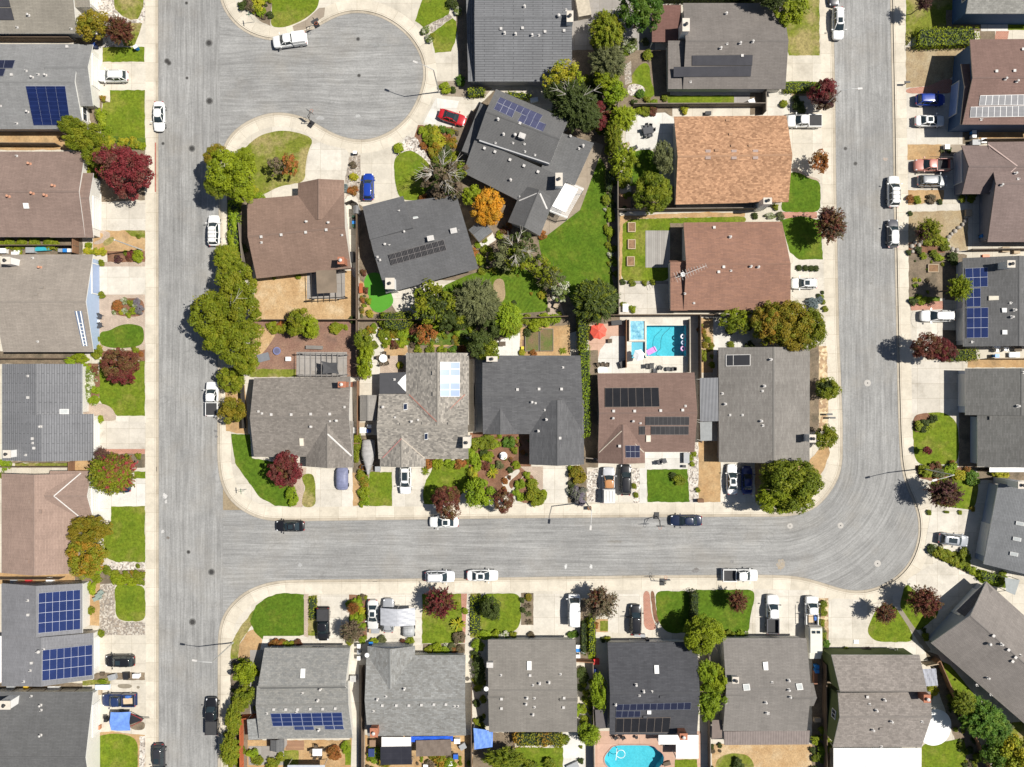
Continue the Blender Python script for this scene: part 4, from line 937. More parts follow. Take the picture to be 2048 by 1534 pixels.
h.flat([(1317,1470,2.6),(1397,1470,2.6),(1397,1517,2.6),(1352,1517,2.6),(1352,1489,2.6),(1317,1489,2.6)],mat=plain('white_pergola_roof',(.74,.73,.71),.6))
h = House('the house with brown cover', 'brownish grey bottom house with a flat brown cover along its back edge', (1540,1375), (.20,.185,.17), 's', fascia='d')
h.gable((1446,1276),(1613,1276),(1614,1462),(1446,1462), 2.75, 4.5); h.flat([(1448,1463,2.6),(1620,1461,2.6),(1618,1489,2.4),(1449,1490,2.4)],mat=corrugated('brown_cover',(.20,.165,.15),.4,.9),fm=DARKF); h.gable((1580,1366),(1627,1366),(1627,1412),(1580,1412), 3.0, 4.3, walls=False); h.gable((1448,1362),(1484,1362),(1484,1404),(1448,1404), 3.0, 4.3, walls=False)
h.vents('f,1577,1360 p,1544,1364 f,1577,1379 f,1580,1393 f,1531,1404 f,1533,1425 p,1452,1405 p,1537,1426'); h.skylight([(1525,1324),(1535,1323),(1536,1340),(1527,1340)],'w'); h.skylight([(1485,1368),(1498,1367),(1500,1380),(1487,1381)],'g'); h.skylight([(1591,1367),(1603,1366),(1606,1379),(1594,1380)],'g'); h.chimney(1471,1360,.9,.9,4.9,'s')
h = House('the green walled house', 'two-step grey roofed house with green walls and a white corrugated patio roof', (1765,1400), (.23,.205,.185), 'm', fascia='w', wall=(.10,.13,.04))
h.gable((1663,1310),(1839,1310),(1846,1382),(1674,1382), 4.6, 5.9, t=.92, og=.2); h.gable((1676,1386),(1861,1384),(1843,1494),(1666,1494), 4.7, 6.0, t=.38, og=.2); h.flat([(1667,1496,2.9),(1843,1496,2.9),(1843,1600,2.6),(1667,1600,2.6)],mat=corrugated('white_corrugated',(.74,.73,.72),.35,.85))
h.vents('b,1734,1393 p,1739,1408 f,1768,1399 f,1752,1420 f,1782,1442 d,1762,1457 f,1745,1459 p,1844,1443 p,1763,1493'); h.chimney(1854,1397,.95,1.1,6.6,'b'); h.wins('1668,1410,1.2,3.6 1672,1380,1.2,3.6')
# ---- right column
h = House('the blue walled house', 'grey roofed house with deep blue walls at the top right', (1990,-20), (.24,.235,.215), 'm', wall=(.035,.09,.20))
h.gable((1936,-90),(2120,-90),(2120,27),(1932,27), 4.4, 5.6, oe=.35, og=.3); h.wins('1922,-5,1.6,1.7 1922,14,1.4,3.4')
h = House('the tall brown house', 'tall brown house with two rows of white-framed grey roof panels', (1990,165), (.20,.13,.11), 's', wall=(.06,.11,.20), fascia='t')
h.gable((1940,79),(2130,77),(2130,249),(1925,249), 5.0, 6.6, og=.5); h.gable((1922,128),(1975,128),(1975,249),(1921,249), 4.6, 5.6, t=.42, walls=False); h.solar([(1960,191),(2060,189),(2060,210),(1957,211)],8,1,'grey'); h.solar([(1941,214),(2060,211),(2060,233),(1939,235)],10,1,'grey'); h.vents('b,1992,143 b,2028,142 f,2010,158 f,2033,163 b,2045,99 p,1962,239'); h.garage(1908,205, 5, (.34,.45,.72)); h.wins('1930,118,1.8,3.4')
h = House('the brown house with pink valleys', 'right edge brown house with two pale valley lines meeting at a point', (1990,390), (.20,.152,.138), 's', wall=(.20,.20,.23), fascia='d')
h.gable((1975,284),(2150,282),(2150,484),(1975,484), 2.8, 4.8, t=.45); h.gable((1923,291),(2060,291),(2060,388),(1924,388), 2.8, 4.6); h.valley((2034,332),(1976,289),plain('pink_flashing',(.48,.36,.32),.7),.1); h.valley((2034,332),(1978,384),plain('pink_flashing',(.48,.36,.32),.7),.1); h.vents('f,2030,347 f,2002,370 p,2036,358'); h.garage(1915,340,4.8,(.45,.46,.5))
h = House('the dark right solar house', 'dark grey right house with blue solar panels in two blocks', (1995,605), DGY2, 's', wall=(.5,.5,.52), c2=DGY)
h.gable((1926,516),(1927,693),(2160,693),(2160,516), 2.8, 5.0, t=.4); h.solar([(1930,537),(1975,535),(1975,573),(1932,575)],3,2,'blue'); h.solar([(1932,577),(1961,576),(1961,613),(1933,614)],2,2,'blue'); h.solar([(1933,616),(1976,615),(1976,675),(1933,676)],3,3,'blue'); h.skylight([(1977,592),(1997,592),(1997,600),(1977,601)],'r'); h.skylight([(2003,616),(2013,616),(2013,625),(2004,625)],'w',.03); h.skylight([(2004,660),(2014,660),(2014,669),(2004,669)],'w',.03); h.vents('f,2028,620 f,2023,634 p,2021,606 p,1944,684'); h.chimney(2022,528,1.1,1.0,6.4,'w'); h.garage(1920,650)
h = House('the plain right-edge grey house', 'plain mid grey house at the right edge below the dark hedge', (1995,835), (.145,.142,.135), 's', wall=(.42,.46,.55), c2=(.13,.128,.12))
h.gable((1931,737),(1931,830),(2160,830),(2160,737), 2.9, 4.8, t=.42); h.gable((1955,830),(1955,933),(2160,933),(2160,830), 2.8, 4.8, t=.45); h.vents('f,2035,812 p,2046,745 d,1980,836'); h.garage(1924,780)
h = House('the slanted skylight house', 'slanted grey house at the right edge with three grey skylights', (2010,1050), (.195,.20,.205), 's', wall=(.36,.40,.48))
h.gable((1997,966),(1967,1128),(2160,1170),(2190,1000), 3.2, 5.2, t=.42, og=.3)
for (x, y) in ((2032,1046),(2026,1077),(2020,1107)): h.skylight([(x,y-4),(x+16,y-1),(x+15,y+6),(x-1,y+3)],'g',.08)
h.chimney(2044,970,1.2,1.0,6.0,'w'); h.garage(1962,1075)
h = House('the big bottom-right angled house', 'big angled grey-brown house at the bottom right with a shadowed front gable', (1990,1320), (.205,.185,.17), 's', wall=(.30,.33,.38), fascia='w')
h.gable((1862,1284),(1972,1164),(2200,1372),(2090,1500), 3.0, 4.0, t=.5, og=.3) if False else None
h.gable((1973,1163),(2220,1385),(2110,1500),(1862,1286), 3.0, 5.6, t=.47, og=.9); h.vents('b,1986,1271 f,2002,1288 b,2016,1299 b,2030,1314 b,2024,1322 p,2040,1310 t,1977,1287 f,1975,1355 p,1981,1389 p,1953,1370'); h.garage(1935,1210)
h.flat([(1972,1163,2.95),(1912,1222,2.95),(1934,1236,3.5),(1986,1180,3.5)],posts=False)
# ---------------------------------------------------------------- vehicles
def paint(c, metal=.0, rough=.28):
    k = ('car', c)
    if k not in MC:
        t = NT('car_paint'); t.set('Base Color', c+(1,)); t.set('Roughness', rough); t.set('Metallic', metal); t.set('Coat Weight', .6); t.set('Coat Roughness', .08)
        t.set('Base Color', t.mul(c, t.ramp(t.noise(t.objc(), 1.5, 3), .3, .7, .94, 1.05))); MC[k] = t.mat
    return MC[k]
TYRE = plain('tyre_rubber', (.02,.02,.02), .8); RIM = plain('alloy_rim', (.5,.5,.5), .35, .6); AUTOG = plain('car_glass', (.022,.034,.04), .05, var=.1, spec=.7); LAMPM = plain('headlight_glass', (.7,.72,.75), .15); TAILM = plain('taillight_red', (.32,.02,.02), .25); BEDM = plain('pickup_bed_liner', (.035,.035,.037), .8); TRIMM = plain('black_trim', (.02,.02,.022), .6)
def loft(rows, closed=True):
    m = MB()
    for a, b in zip(rows, rows[1:]):
        for i in range(len(a)-1): m.face([a[i], a[i+1], b[i+1], b[i]])
    if closed: m.face(rows[0][::-1]); m.face(rows[-1])
    return m
def bake(o, levels=2):
    md = o.modifiers.new('s', 'SUBSURF'); md.levels = md.render_levels = levels
    bpy.context.view_layer.update(); dg = bpy.context.evaluated_depsgraph_get(); me = bpy.data.meshes.new_from_object(o.evaluated_get(dg))
    o.modifiers.clear(); me.materials.clear(); me.materials.append(o.data.materials[0]); me.name = o.name; o.data = me; me.polygons.foreach_set('use_smooth', [True]*len(me.polygons)); return o
def weld(o):
    import bmesh
    bm = bmesh.new(); bm.from_mesh(o.data); bmesh.ops.remove_doubles(bm, verts=bm.verts, dist=.0005); bmesh.ops.recalc_face_normals(bm, faces=bm.faces); bm.to_mesh(o.data); bm.free(); return o
# stations: x, bottom z, top z, half width ; cabin: base front/rear x, roof front/rear x, base half width, roof half width, base z, roof z
KINDS = {
 'sedan': dict(st=[(2.38,.5,.60,.40),(2.30,.34,.70,.64),(2.05,.27,.79,.81),(1.70,.25,.85,.89),(1.05,.24,.93,.91),(0,.24,.96,.92),(-1.1,.24,.97,.92),(-1.75,.25,1.0,.90),(-2.12,.30,.99,.82),(-2.31,.38,.93,.66),(-2.38,.5,.80,.46)], cab=(1.10,-1.72,.28,-.98,.80,.60,.93,1.43), wx=(1.42,-1.40)),
 'suv': dict(st=[(2.40,.5,.72,.46),(2.32,.36,.86,.70),(2.08,.29,.95,.85),(1.75,.28,1.0,.93),(1.15,.27,1.05,.94),(0,.27,1.07,.95),(-1.2,.27,1.08,.95),(-1.95,.28,1.09,.92),(-2.24,.36,1.06,.82),(-2.36,.44,1.0,.68),(-2.40,.55,.85,.54)], cab=(1.22,-2.22,.45,-1.90,.83,.66,1.04,1.68), wx=(1.45,-1.42)),
 'hatch': dict(st=[(2.07,.5,.66,.42),(2.0,.34,.77,.66),(1.80,.28,.85,.80),(1.5,.26,.92,.88),(1.0,.25,.97,.89),(0,.25,1.0,.90),(-1.0,.25,1.02,.90),(-1.65,.27,1.03,.87),(-1.95,.36,.99,.79),(-2.05,.5,.85,.70)], cab=(1.06,-1.92,.35,-1.55,.79,.60,.97,1.53), wx=(1.28,-1.25)),
 'pickup': dict(st=[(2.77,.55,.85,.55),(2.70,.38,.98,.80),(2.45,.33,1.06,.93),(2.1,.32,1.11,.98),(1.45,.32,1.16,.99),(.5,.32,1.18,.99),(-.3,.32,1.18,.99),(-.62,.32,1.18,.98)], cab=(1.55,-.58,.85,-.40,.85,.70,1.15,1.80), wx=(1.78,-1.75), bed=(-.62,-2.78,.98)),
 'van': dict(st=[(2.8,.6,.9,.75),(2.7,.4,1.05,.92),(2.4,.34,1.2,.98),(1.8,.34,1.3,1.0),(0,.34,1.3,1.0),(-2.3,.34,1.3,1.0),(-2.7,.4,1.25,.95),(-2.8,.6,1.1,.85)], cab=(2.25,-2.72,1.6,-2.6,.93,.85,1.25,2.1), wx=(1.8,-1.7)),
}
def make_car(kind):
    k = KINDS[kind]; root = empty('parked_'+{'sedan':'car','suv':'suv','hatch':'car','pickup':'pickup','van':'van'}[kind], (0,0,0)); P = paint((.8,.8,.8))
    rows = []
    for x, z0, z1, w in k['st']:
        half = [(w*.80, z0), (w*.97, z0+.08), (w, (z0+z1)*.52), (w*.97, z1-.12), (w*.84, z1-.02), (w*.45, z1+.025)]
        rows.append([(x, y, z) for y, z in half]+[(x, -y, z) for y, z in reversed(half)]+[(x, half[0][0], half[0][1])])
    b = weld(loft(rows).build('body', P, root)); bake(b, 2)
    bf, br, tf, tr, wb, wt, zb, zt = k['cab']
    rows = []
    for q, z, w in ((0, zb-.06, wb), (.55, None, None), (1, zt-.03, wt)):
        if z is None: z = zb+(zt-zb)*.55; w = wb*.50+wt*.50
        f, r = bf+(tf-bf)*q, br+(tr-br)*q
        rows.append([(f, -w*.62, z), (f+.06*(1-q), 0, z), (f, w*.62, z), (f-.10, w*.94, z), ((f+r)/2, w*1.02, z), (r+.10, w*.94, z), (r, w*.66, z), (r-.02, 0, z), (r, -w*.66, z), (r+.10, -w*.94, z), ((f+r)/2, -w*1.02, z), (f-.10, -w*.94, z), (f, -w*.62, z)])
    g = weld(loft(rows).build('cabin_glass', AUTOG, root)); [setattr(p, 'use_smooth', False) for p in g.data.polygons]
    m = MB()
    rp = [(tf+.02,-wt*.55),(tf+.05,0),(tf+.02,wt*.55),(tf-.12,wt*.93),((tf+tr)/2,wt*1.03),(tr+.12,wt*.93),(tr-.02,wt*.6),(tr-.04,0),(tr-.02,-wt*.6),(tr+.12,-wt*.93),((tf+tr)/2,-wt*1.03),(tf-.12,-wt*.93)]
    c = ((tf+tr)/2, 0)
    for sc0, z0, sc1, z1 in ((1,zt-.05,1,zt),(1,zt,.85,zt+.035),(.85,zt+.035,.5,zt+.055)):
        for i in range(len(rp)):
            a, d = rp[i], rp[(i+1) % len(rp)]; f = lambda p, s, z: (c[0]+(p[0]-c[0])*s, p[1]*s, z); m.face([f(a,sc0,z0), f(d,sc0,z0), f(d,sc1,z1), f(a,sc1,z1)])
    m.face([(c[0]+(p[0]-c[0])*.5, p[1]*.5, zt+.055) for p in rp])
    for sy in (-1, 1):
        m.tube((bf-.06,sy*wb*.90,zb-.03),(tf-.08,sy*wt*.90,zt),.055,n=6); m.tube((br+.06,sy*wb*.90,zb-.03),(tr+.08,sy*wt*.90,zt),.07,n=6)
        xm = (bf+br)/2+.1; m.tube((xm,sy*wb*1.02,zb-.03),(xm-.03,sy*wt*1.0,zt),.05,n=6)
        if kind in ('suv','van','hatch'): m.tube((xm-1.0,sy*wb*1.0,zb-.03),(xm-.95,sy*wt*.98,zt),.06,n=6)
    o = weld(m.build('roof_panel', P, root)); o.data.polygons.foreach_set('use_smooth', [True]*len(o.data.polygons))
    m = MB(); f0 = k['st'][0]; r0 = k['st'][-1]
    for sy in (-1, 1):
        m = MB(); m.lathe([(0,.09),(.11,.05),(.15,0),(.11,-.05)], (k['st'][2][0]+.02, sy*k['st'][2][3]*.80, k['st'][2][2]-.10), 10, sx=1.3, sy=.8); m.build('headlight', LAMPM, root, smooth=True)
        zz = 1.0 if kind == 'pickup' else r0[2]-.02; xx = -2.76 if kind == 'pickup' else k['st'][-2][0]; ww = .86 if kind == 'pickup' else k['st'][-2][3]*.88
        m = MB(); m.box((xx, sy*ww, zz), (.16,.24,.16)); m.build('taillight', TAILM, root)
        m = MB(); m.box((bf-.15, sy*(wb+.26), zb+.10), (.14,.24,.15)); m.box((bf-.15, sy*(wb+.10), zb+.06), (.05,.16,.05)); m.build('wing_mirror', P, root)
        for x in k['wx']:
            R0 = .36 if kind in ('suv','pickup','van') else .325; w = .97 if kind in ('pickup','van') else (.92 if kind == 'suv' else .88)
            m = MB(); y0, y1 = sy*(w-.20), sy*(w+.015); m.tube((x,y0,R0),(x,y1,R0),R0,n=18); t = m.build('wheel', TYRE, root); m = MB(); m.tube((x,y1,R0),(x,y1+sy*.012,R0),R0*.62,n=14); m.build('rim', RIM, t)
    if 'bed' in k:
        x0, x1, w = k['bed']; m = MB(); L = x0-x1; cxx = (x0+x1)/2
        for sy in (-1, 1): m.box((cxx, sy*(w-.06), .82), (L,.13,.80))
        m.box((x1+.05,0,.82),(.10,2*w-.26,.72)); m.box((x0-.06,0,.86),(.10,2*w-.26,.80)); m.box((cxx,0,.42),(L,2*w-.2,.16)); m.box((x1-.08,0,.50),(.14,2*w-.1,.2)); bo = m.build('bed', P, root)
        m = MB(); m.box((cxx,0,.62),(L-.2,2*w-.27,.06)); m.build('bed_liner', BEDM, bo)
    if kind in ('suv',):
        for sy in (-1, 1): m = MB(); m.tube((tf-.35,sy*wt*.83,zt+.09),(tr+.35,sy*wt*.83,zt+.09),.025,n=6); m.build('roof_rail', TRIMM, root)
    index_kids(root); return root
PROTO = {k: make_car(k) for k in KINDS}
USEDP = set()
def car(kind, px, py, ang, col, label, grp=None, extra=None, sc=1.0, name=None, cat=None, z=G, roof=None, hood=None):
    p = W(px, py, .75); src = PROTO[kind]
    if kind in USEDP: o = copy_tree(src)
    else: o = src; USEDP.add(kind)
    o.location = (p.x, p.y, z); o.rotation_euler = (0, 0, R(ang)); o.scale = (sc, 1.0, 1.0)
    P = paint(col)
    for c in o.children:
        if c.name.split('.')[0] in ('body','roof_panel','wing_mirror','bed'): remat(c, P)
        if roof and c.name.split('.')[0] == 'roof_panel': remat(c, paint(roof))
        if hood and c.name.split('.')[0] == 'body': remat(c, paint(hood))
    if name: o.name = name
    bf, br, tf, tr, wb, wt, zb, zt = KINDS[kind]['cab']
    for e in (extra or '').split():
        m = MB()
        if e == 'sun': m.box((tf-.55,0,zt+.055),(.75,.72,.02)); m.build('sunroof', AUTOG, o)
        if e == 'pan': m.box(((tf+tr)/2+.1,0,zt+.06),(1.35,.84,.02)); m.build('sunroof', AUTOG, o)
        if e == 'tonneau': m.box((-1.7,0,1.225),(2.0,1.72,.03)); m.build('bed_cover', BEDM, o)
        if e == 'rack':
            for q in (.25,.5,.75): x = tf+(tr-tf)*q; m.tube((x,-wt,zt+.13),(x,wt,zt+.13),.03,n=6)
            m.build('roof_rack', TRIMM, o)
        if e == 'shell': # camper canopy over the bed
            rows = [[(x,-w,1.2),(x,-w*.9,zz),(x,w*.9,zz),(x,w,1.2),(x,-w,1.2)] for x, w, zz in ((-.62,.95,1.72),(-1.6,.95,1.78),(-2.72,.95,1.74))]; s = weld(loft(rows).build('camper_shell', P, o))
        if e == 'shellw':
            rows = [[(x,-w,1.2),(x,-w*.9,zz),(x,w*.9,zz),(x,w,1.2),(x,-w,1.2)] for x, w, zz in ((-.70,.95,1.80),(-2.72,.95,1.84))]; s = weld(loft(rows).build('camper_shell', paint((.62,.61,.58)), o)); m.box((-1.7,.0,1.85),(1.7,.05,.03)); m.box((-1.7,.5,1.845),(1.7,.04,.03)); m.box((-1.7,-.5,1.845),(1.7,.04,.03)); m.build('shell_ribs', paint((.45,.45,.44)), s)
        if e == 'cargo':
            m.box((-1.55,.12,.9),(1.5,.9,.1),.05); m.build('plywood_board', plain('plywood', (.55,.42,.28), .8), o); m = MB(); m.lathe([(0,.45),(.35,.36),(.5,.1),(.45,0)],(-1.5,-.55,.65),10,sx=1.2,sy=.7); m.build('blue_bundle', plain('blue_tarp_bundle', (.05,.14,.42), .6), o)
        if e == 'bars':
            for x in (-.75,-2.7): m.tube((x,-.95,1.2),(x,-.95,2.0),.04,n=6); m.tube((x,.95,1.2),(x,.95,2.0),.04,n=6); m.tube((x,-.95,2.0),(x,.95,2.0),.04,n=6)
            for sy in (-.95,.95): m.tube((1.0,sy,2.05),(-2.75,sy,2.0),.04,n=6)
            m.build('ladder_rack', TRIMM, o)
        if e == 'opendoor':
            m.box((.35,1.28,.85),(.08,.75,.75),.0); m.build('open_door', P, o)
    reg(o, label, cat or {'sedan':'car','hatch':'car','suv':'car','pickup':'pickup','van':'van'}[kind], grp, (px, py)); return o
KB, DW = 'vehicles parked along the kerb', 'vehicles parked on driveways'
WH=(.74,.74,.72); SI=(.46,.47,.49); BK=(.012,.012,.014); GR=(.13,.135,.15); NV=(.012,.02,.05); BL=(.012,.045,.30)
car('suv',227,153,180,WH,'white car on the driveway above the square left lawn',DW)
car('sedan',318,233,270,WH,'white saloon parked half on the left sidewalk beside the square lawn',KB,'',1.0,z=.03)
car('suv',428,461,90,WH,'white car with roof rack at the kerb below the yellowing street tree',KB,'rack',1.03,z=0)
car('pickup',425,797,90,WH,'white pickup parked at the kerb beside two round olive shrubs',KB,'tonneau',.97,z=0)
for o in list(COL.objects)[-1:]: pass
car('sedan',232,974,180,NV,'dark blue car mostly hidden under the red and olive tree',DW)
car('suv',241,1321,180,BK,'black car on the driveway below the lower blue solar array',DW,'sun',.98)
car('pickup',239,1399,180,(.02,.035,.10),'dark blue pickup with a plywood board and blue bundle in its bed',DW,'cargo',.95)
car('suv',318,1518,270,(.03,.03,.035),'black car half out of frame at the bottom of the left street',KB,'sun',1.0,z=0)
car('pickup',424,1431,90,BK,'black pickup with covered bed at the left street kerb',KB,'tonneau',1.05,z=0)
car('pickup',579,81,188,WH,'white pickup with a canopy parked by the dead end circle',KB,'shell',.95,z=0)
car('sedan',905,235,-18,(.42,.012,.018),'bright red saloon on the white driveway by the dead end',DW,'pan',.94)
car('hatch',737,374,90,BL,'vivid blue hatchback on the driveway beside the brown gabled house',DW,'',1.05)
car('suv',1676,47,270,WH,'white car at the kerb beside the patchy lawn at top right',KB,'sun',1.08,z=0)
car('sedan',1669,-18,270,(.05,.05,.055),'dark car cut by the top edge on the right street',KB,'',1.0,z=0)
car('pickup',1607,243,180,WH,'white pickup on the driveway of the orange-tan roofed house',DW,'tonneau',.98)
car('suv',1860,200,0,BL,'bright blue car on the driveway of the tall brown house',DW,'',.97)
car('sedan',1859,242,0,WH,'white saloon on the driveway below the bright blue car',DW,'sun',1.0)
car('pickup',1862,331,180,(.46,.19,.15),'faded red pickup with an open rack on the right driveway',DW,'bars',1.0)
car('suv',1864,362,0,(.25,.26,.27),'grey car parked right below the faded red pickup',DW,'',1.0)
car('suv',1787,383,90,WH,'white car with roof rack at the right kerb by the dry yards',KB,'rack',1.04,z=0)
car('hatch',1786,467,90,(.10,.10,.11),'grey hatchback with white roof at the kerb beside the small grey-brown tree',KB,'',1.1,z=0,roof=(.74,.74,.72))
car('hatch',1608,567,180,WH,'small white car on the driveway of the rusty red house',DW,'sun',.98)
car('suv',1874,632,180,WH,'long white car on the driveway of the dark blue-panelled house',DW,'',1.14)
car('suv',1906,1079,-7,(.30,.32,.35),'silver car with panoramic roof on the slanted house driveway',DW,'pan',.98)
car('pickup',1480,1150,0,WH,'white pickup with open bed at the lower kerb near the bend',KB,'',1.0,z=0)
car('suv',880,1153,0,(.66,.67,.69),'silver-white car at the lower kerb above the red tree',KB,'',.98,z=0)
car('sedan',965,1151,0,WH,'white saloon with sunroof at the lower kerb beside the silver car',KB,'sun',1.05,z=0)
car('sedan',1372,1041,180,NV,'navy saloon at the upper kerb of the lower street',KB,'',1.06,z=0)
car('sedan',888,1044,180,WH,'white saloon with sunroof under the brown-red street tree',KB,'sun',.98,z=0)
car('sedan',580,1052,180,BK,'black saloon at the upper kerb near the left corner',KB,'sun',.97,z=0)
car('suv',811,959,270,WH,'white car with large dark sunroof on the mottled house driveway',DW,'pan',.97)
car('pickup',1217,969,90,SI,'silver pickup with rust-orange cab roof and pale camper shell',DW,'shellw',1.02,roof=(.42,.20,.08))
car('suv',1251,959,90,BK,'black car parked beside the silver camper pickup',DW,'',1.03)
car('sedan',1464,958,90,WH,'white saloon with sunroof on the driveway of the long corner house',DW,'sun',1.02)
car('sedan',1494,960,90,(.012,.03,.16),'dark blue car in the shade of the big green corner tree',DW,'',.95)
car('pickup',647,1248,270,BK,'black pickup with covered bed on the bottom left driveway',DW,'tonneau',.93)
car('sedan',746,1229,270,(.60,.60,.58),'pale silver saloon left of the silver canopy',DW,'sun',1.0)
car('suv',777,1230,90,(.30,.31,.33),'silver car parked half under the silver canopy',DW,'',1.12)
car('suv',1271,1238,90,BK,'black car with an open door on the dark house driveway',DW,'opendoor',1.0)
car('pickup',1544,1227,90,(.09,.09,.10),'dark pickup with white bonnet on the wide bottom driveway',DW,'',1.10,hood=(.68,.68,.68),roof=(.72,.72,.72))
car('pickup',1622,1220,90,(.70,.70,.68),'white work truck with black rack and loaded bed',DW,'bars cargo',.82)
# covered vehicles, boats, trailers
def cover(px, py, ang, L, w, h, mt, name, label, cat, hull=None):
    p = W(px, py, .7); root = empty(name, (p.x, p.y, G), R(ang)); rows = []
    for q in [i/14 for i in range(15)]:
        x = L/2-L*q
        if hull: hw = w*min(1, .12+1.5*q) if q < .62 else w*(1-.12*(q-.62)/.38); zt = h*(.80+.2*math.sin(math.pi*q))
        else: hw = w*(.72+.28*min(1, math.sin(math.pi*min(max(q,.02),.98))*2.4)); zt = h*(.52+.48*max(0, math.sin(math.pi*(q*1.0)))**.8)
        rows.append([(x, hw, .18), (x, hw*1.02, zt*.5), (x, hw*.72, zt*.93), (x, 0, zt), (x, -hw*.72, zt*.93), (x, -hw*1.02, zt*.5), (x, -hw, .18), (x, hw, .18)])
    o = bake(weld(loft(rows).build('cover', mt, root)), 2)
    m = MB(); rr = random.Random(int(px))
    for k in range(6): x = L*(.36-.14*k); m.tube((x, -w*.8, h*.80), (x+.1, 0, h*.99), .02, n=5); m.tube((x+.1, 0, h*.99), (x, w*.8, h*.80), .02, n=5)
    m.build('seam', mt, o)
    for sy in (-1, 1):
        for x in (L*.28, -L*.28): m = MB(); m.tube((x,sy*(w-.18),.32),(x,sy*(w+.0),.32),.32,n=14); m.build('wheel', TYRE, root)
    return reg(root, label, cat, DW, (px, py))
cover(684,957,270,3.75,1.02,1.35,plain('blue_grey_car_cover',(.17,.185,.29),.55,var=.2),'covered_car','car under a blue-grey fabric cover by the speckled grey-brown house','car')
cover(817,1262,90,2.0,1.0,1.15,plain('grey_car_cover',(.34,.35,.36),.5,var=.2),'covered_trailer','small trailer under a grey cover below the silver canopy','trailer')
cover(737,914,270,5.7,1.15,1.6,plain('grey_boat_cover',(.32,.31,.30),.7,var=.2),'covered_boat','long boat under a grey tarpaulin beside the mottled house','boat',hull=True)
car('van',1148,1219,90,(.78,.78,.76),'white van with a plain roof beside the purple-brown tree',DW,'',.90)
# trailer caravan
p = W(1626,1281,1.2); tr = empty('caravan', (p.x,p.y,G), R(90)); m = MB()
rows = [[(x,-w,.5),(x,-w,z*.9),(x,-w*.85,z),(x,w*.85,z),(x,w,z*.9),(x,w,.5),(x,-w,.5)] for x, w, z in ((2.55,.95,1.7),(2.3,1.05,2.3),(-1.5,1.08,2.4),(-1.6,1.08,2.1),(-2.6,1.0,1.9))]
weld(loft(rows).build('shell', paint((.62,.60,.52)), tr)); m = MB(); m.box((1.75,-.35,2.40),(.42,.5,.05)); m.box((1.75,.4,2.40),(.42,.5,.05)); m.build('roof_hatch', AUTOG, tr)
m = MB(); m.tube((2.5,.3,.5),(3.4,0,.5),.05); m.tube((2.5,-.3,.5),(3.4,0,.5),.05); m.build('hitch', TRIMM, tr)
for sy in (-1,1): m = MB(); m.tube((-.3,sy*.85,.34),(-.3,sy*1.05,.34),.34,n=14); m.build('wheel', TYRE, tr)
reg(tr,'cream box caravan with two roof hatches behind the white work truck','caravan',DW,(1626,1281))
# open boat under a blue tarp
p = W(251,1438,1.0); bt = empty('boat', (p.x,p.y,G), 0); rows = []
for q in [i/12 for i in range(13)]:
    x = 2.9-5.4*q; hw = 1.15*min(1,.06+1.75*q)
    rows.append([(x,hw*.5,.4),(x,hw,1.15),(x,hw*.85,1.2),(x,0,1.05),(x,-hw*.85,1.2),(x,-hw,1.15),(x,-hw*.5,.4),(x,hw*.5,.4)])
bake(weld(loft(rows).build('hull', plain('boat_hull_dark',(.03,.03,.035),.3), bt)),1); m = MB()
for sy in (-1,1): m.tube((2.85,sy*.06,1.22),(1.2,sy*.92,1.22),.05,n=6); m.tube((1.2,sy*.92,1.22),(-.2,sy*1.14,1.22),.05,n=6)
m.build('rail', plain('boat_red_trim',(.30,.02,.03),.4), bt); m = MB(); m.box((-2.9,0,1.0),(.55,.5,.9)); m.box((-3.2,.3,.8),(.5,.3,.4)); m.build('outboard_motor', TRIMM, bt); m = MB()
N = 10
def tz(i,j): return 1.75-.35*abs(j/N-.5)*2-.15*abs(i/N-.4)-.12*math.exp(-((i-j)/2.2)**2)
for i in range(N):
    for j in range(N): m.face([(-2.1+3.1*a/N, -1.62+2.9*b/N, tz(a,b)) for a,b in ((i,j),(i+1,j),(i+1,j+1),(i,j+1))])
weld(m.build('tarp', plain('blue_tarp',(.13,.25,.62),.5,var=.2), bt)); m = MB(); m.tube((2.7,0,.5),(3.6,0,.45),.05); m.build('trailer_tongue', TRIMM, bt)
for sy in (-1,1): m = MB(); m.tube((-.9,sy*1.05,.32),(-.9,sy*1.25,.32),.32,n=14); m.build('wheel', TYRE, bt)
reg(bt,'dark motor boat with red trim under a crumpled blue tarp','boat',DW,(251,1438))
# silver canopy
p = W(795,1234,2.3); cn = empty('canopy', (p.x,p.y,G), 0); m = MB(); N = 8
for half in (0, 1):
    for i in range(N):
        for j in range(N):
            def q(a, b):
                x = (half-1+a/N)*2.72; return (x, -1.35+2.7*b/N, 2.55-.62*(abs(x)/2.72)**1.5+.04*math.sin(b*2.4+a))
            m.face([q(i,j),q(i+1,j),q(i+1,j+1),q(i,j+1)])
m.build('canopy_cover', plain('silver_canopy',(.42,.43,.46),.45,var=.12), cn, smooth=True)
for sx in (-1,0,1):
    for sy in (-1,1): m = MB(); m.tube((sx*2.68,sy*1.3,0),(sx*2.68,sy*1.3,1.9 if sx else 2.5),.035); m.build('post', VENT, cn)
reg(cn,'double silver fabric canopy over the bottom left driveway','canopy',None,(795,1234))
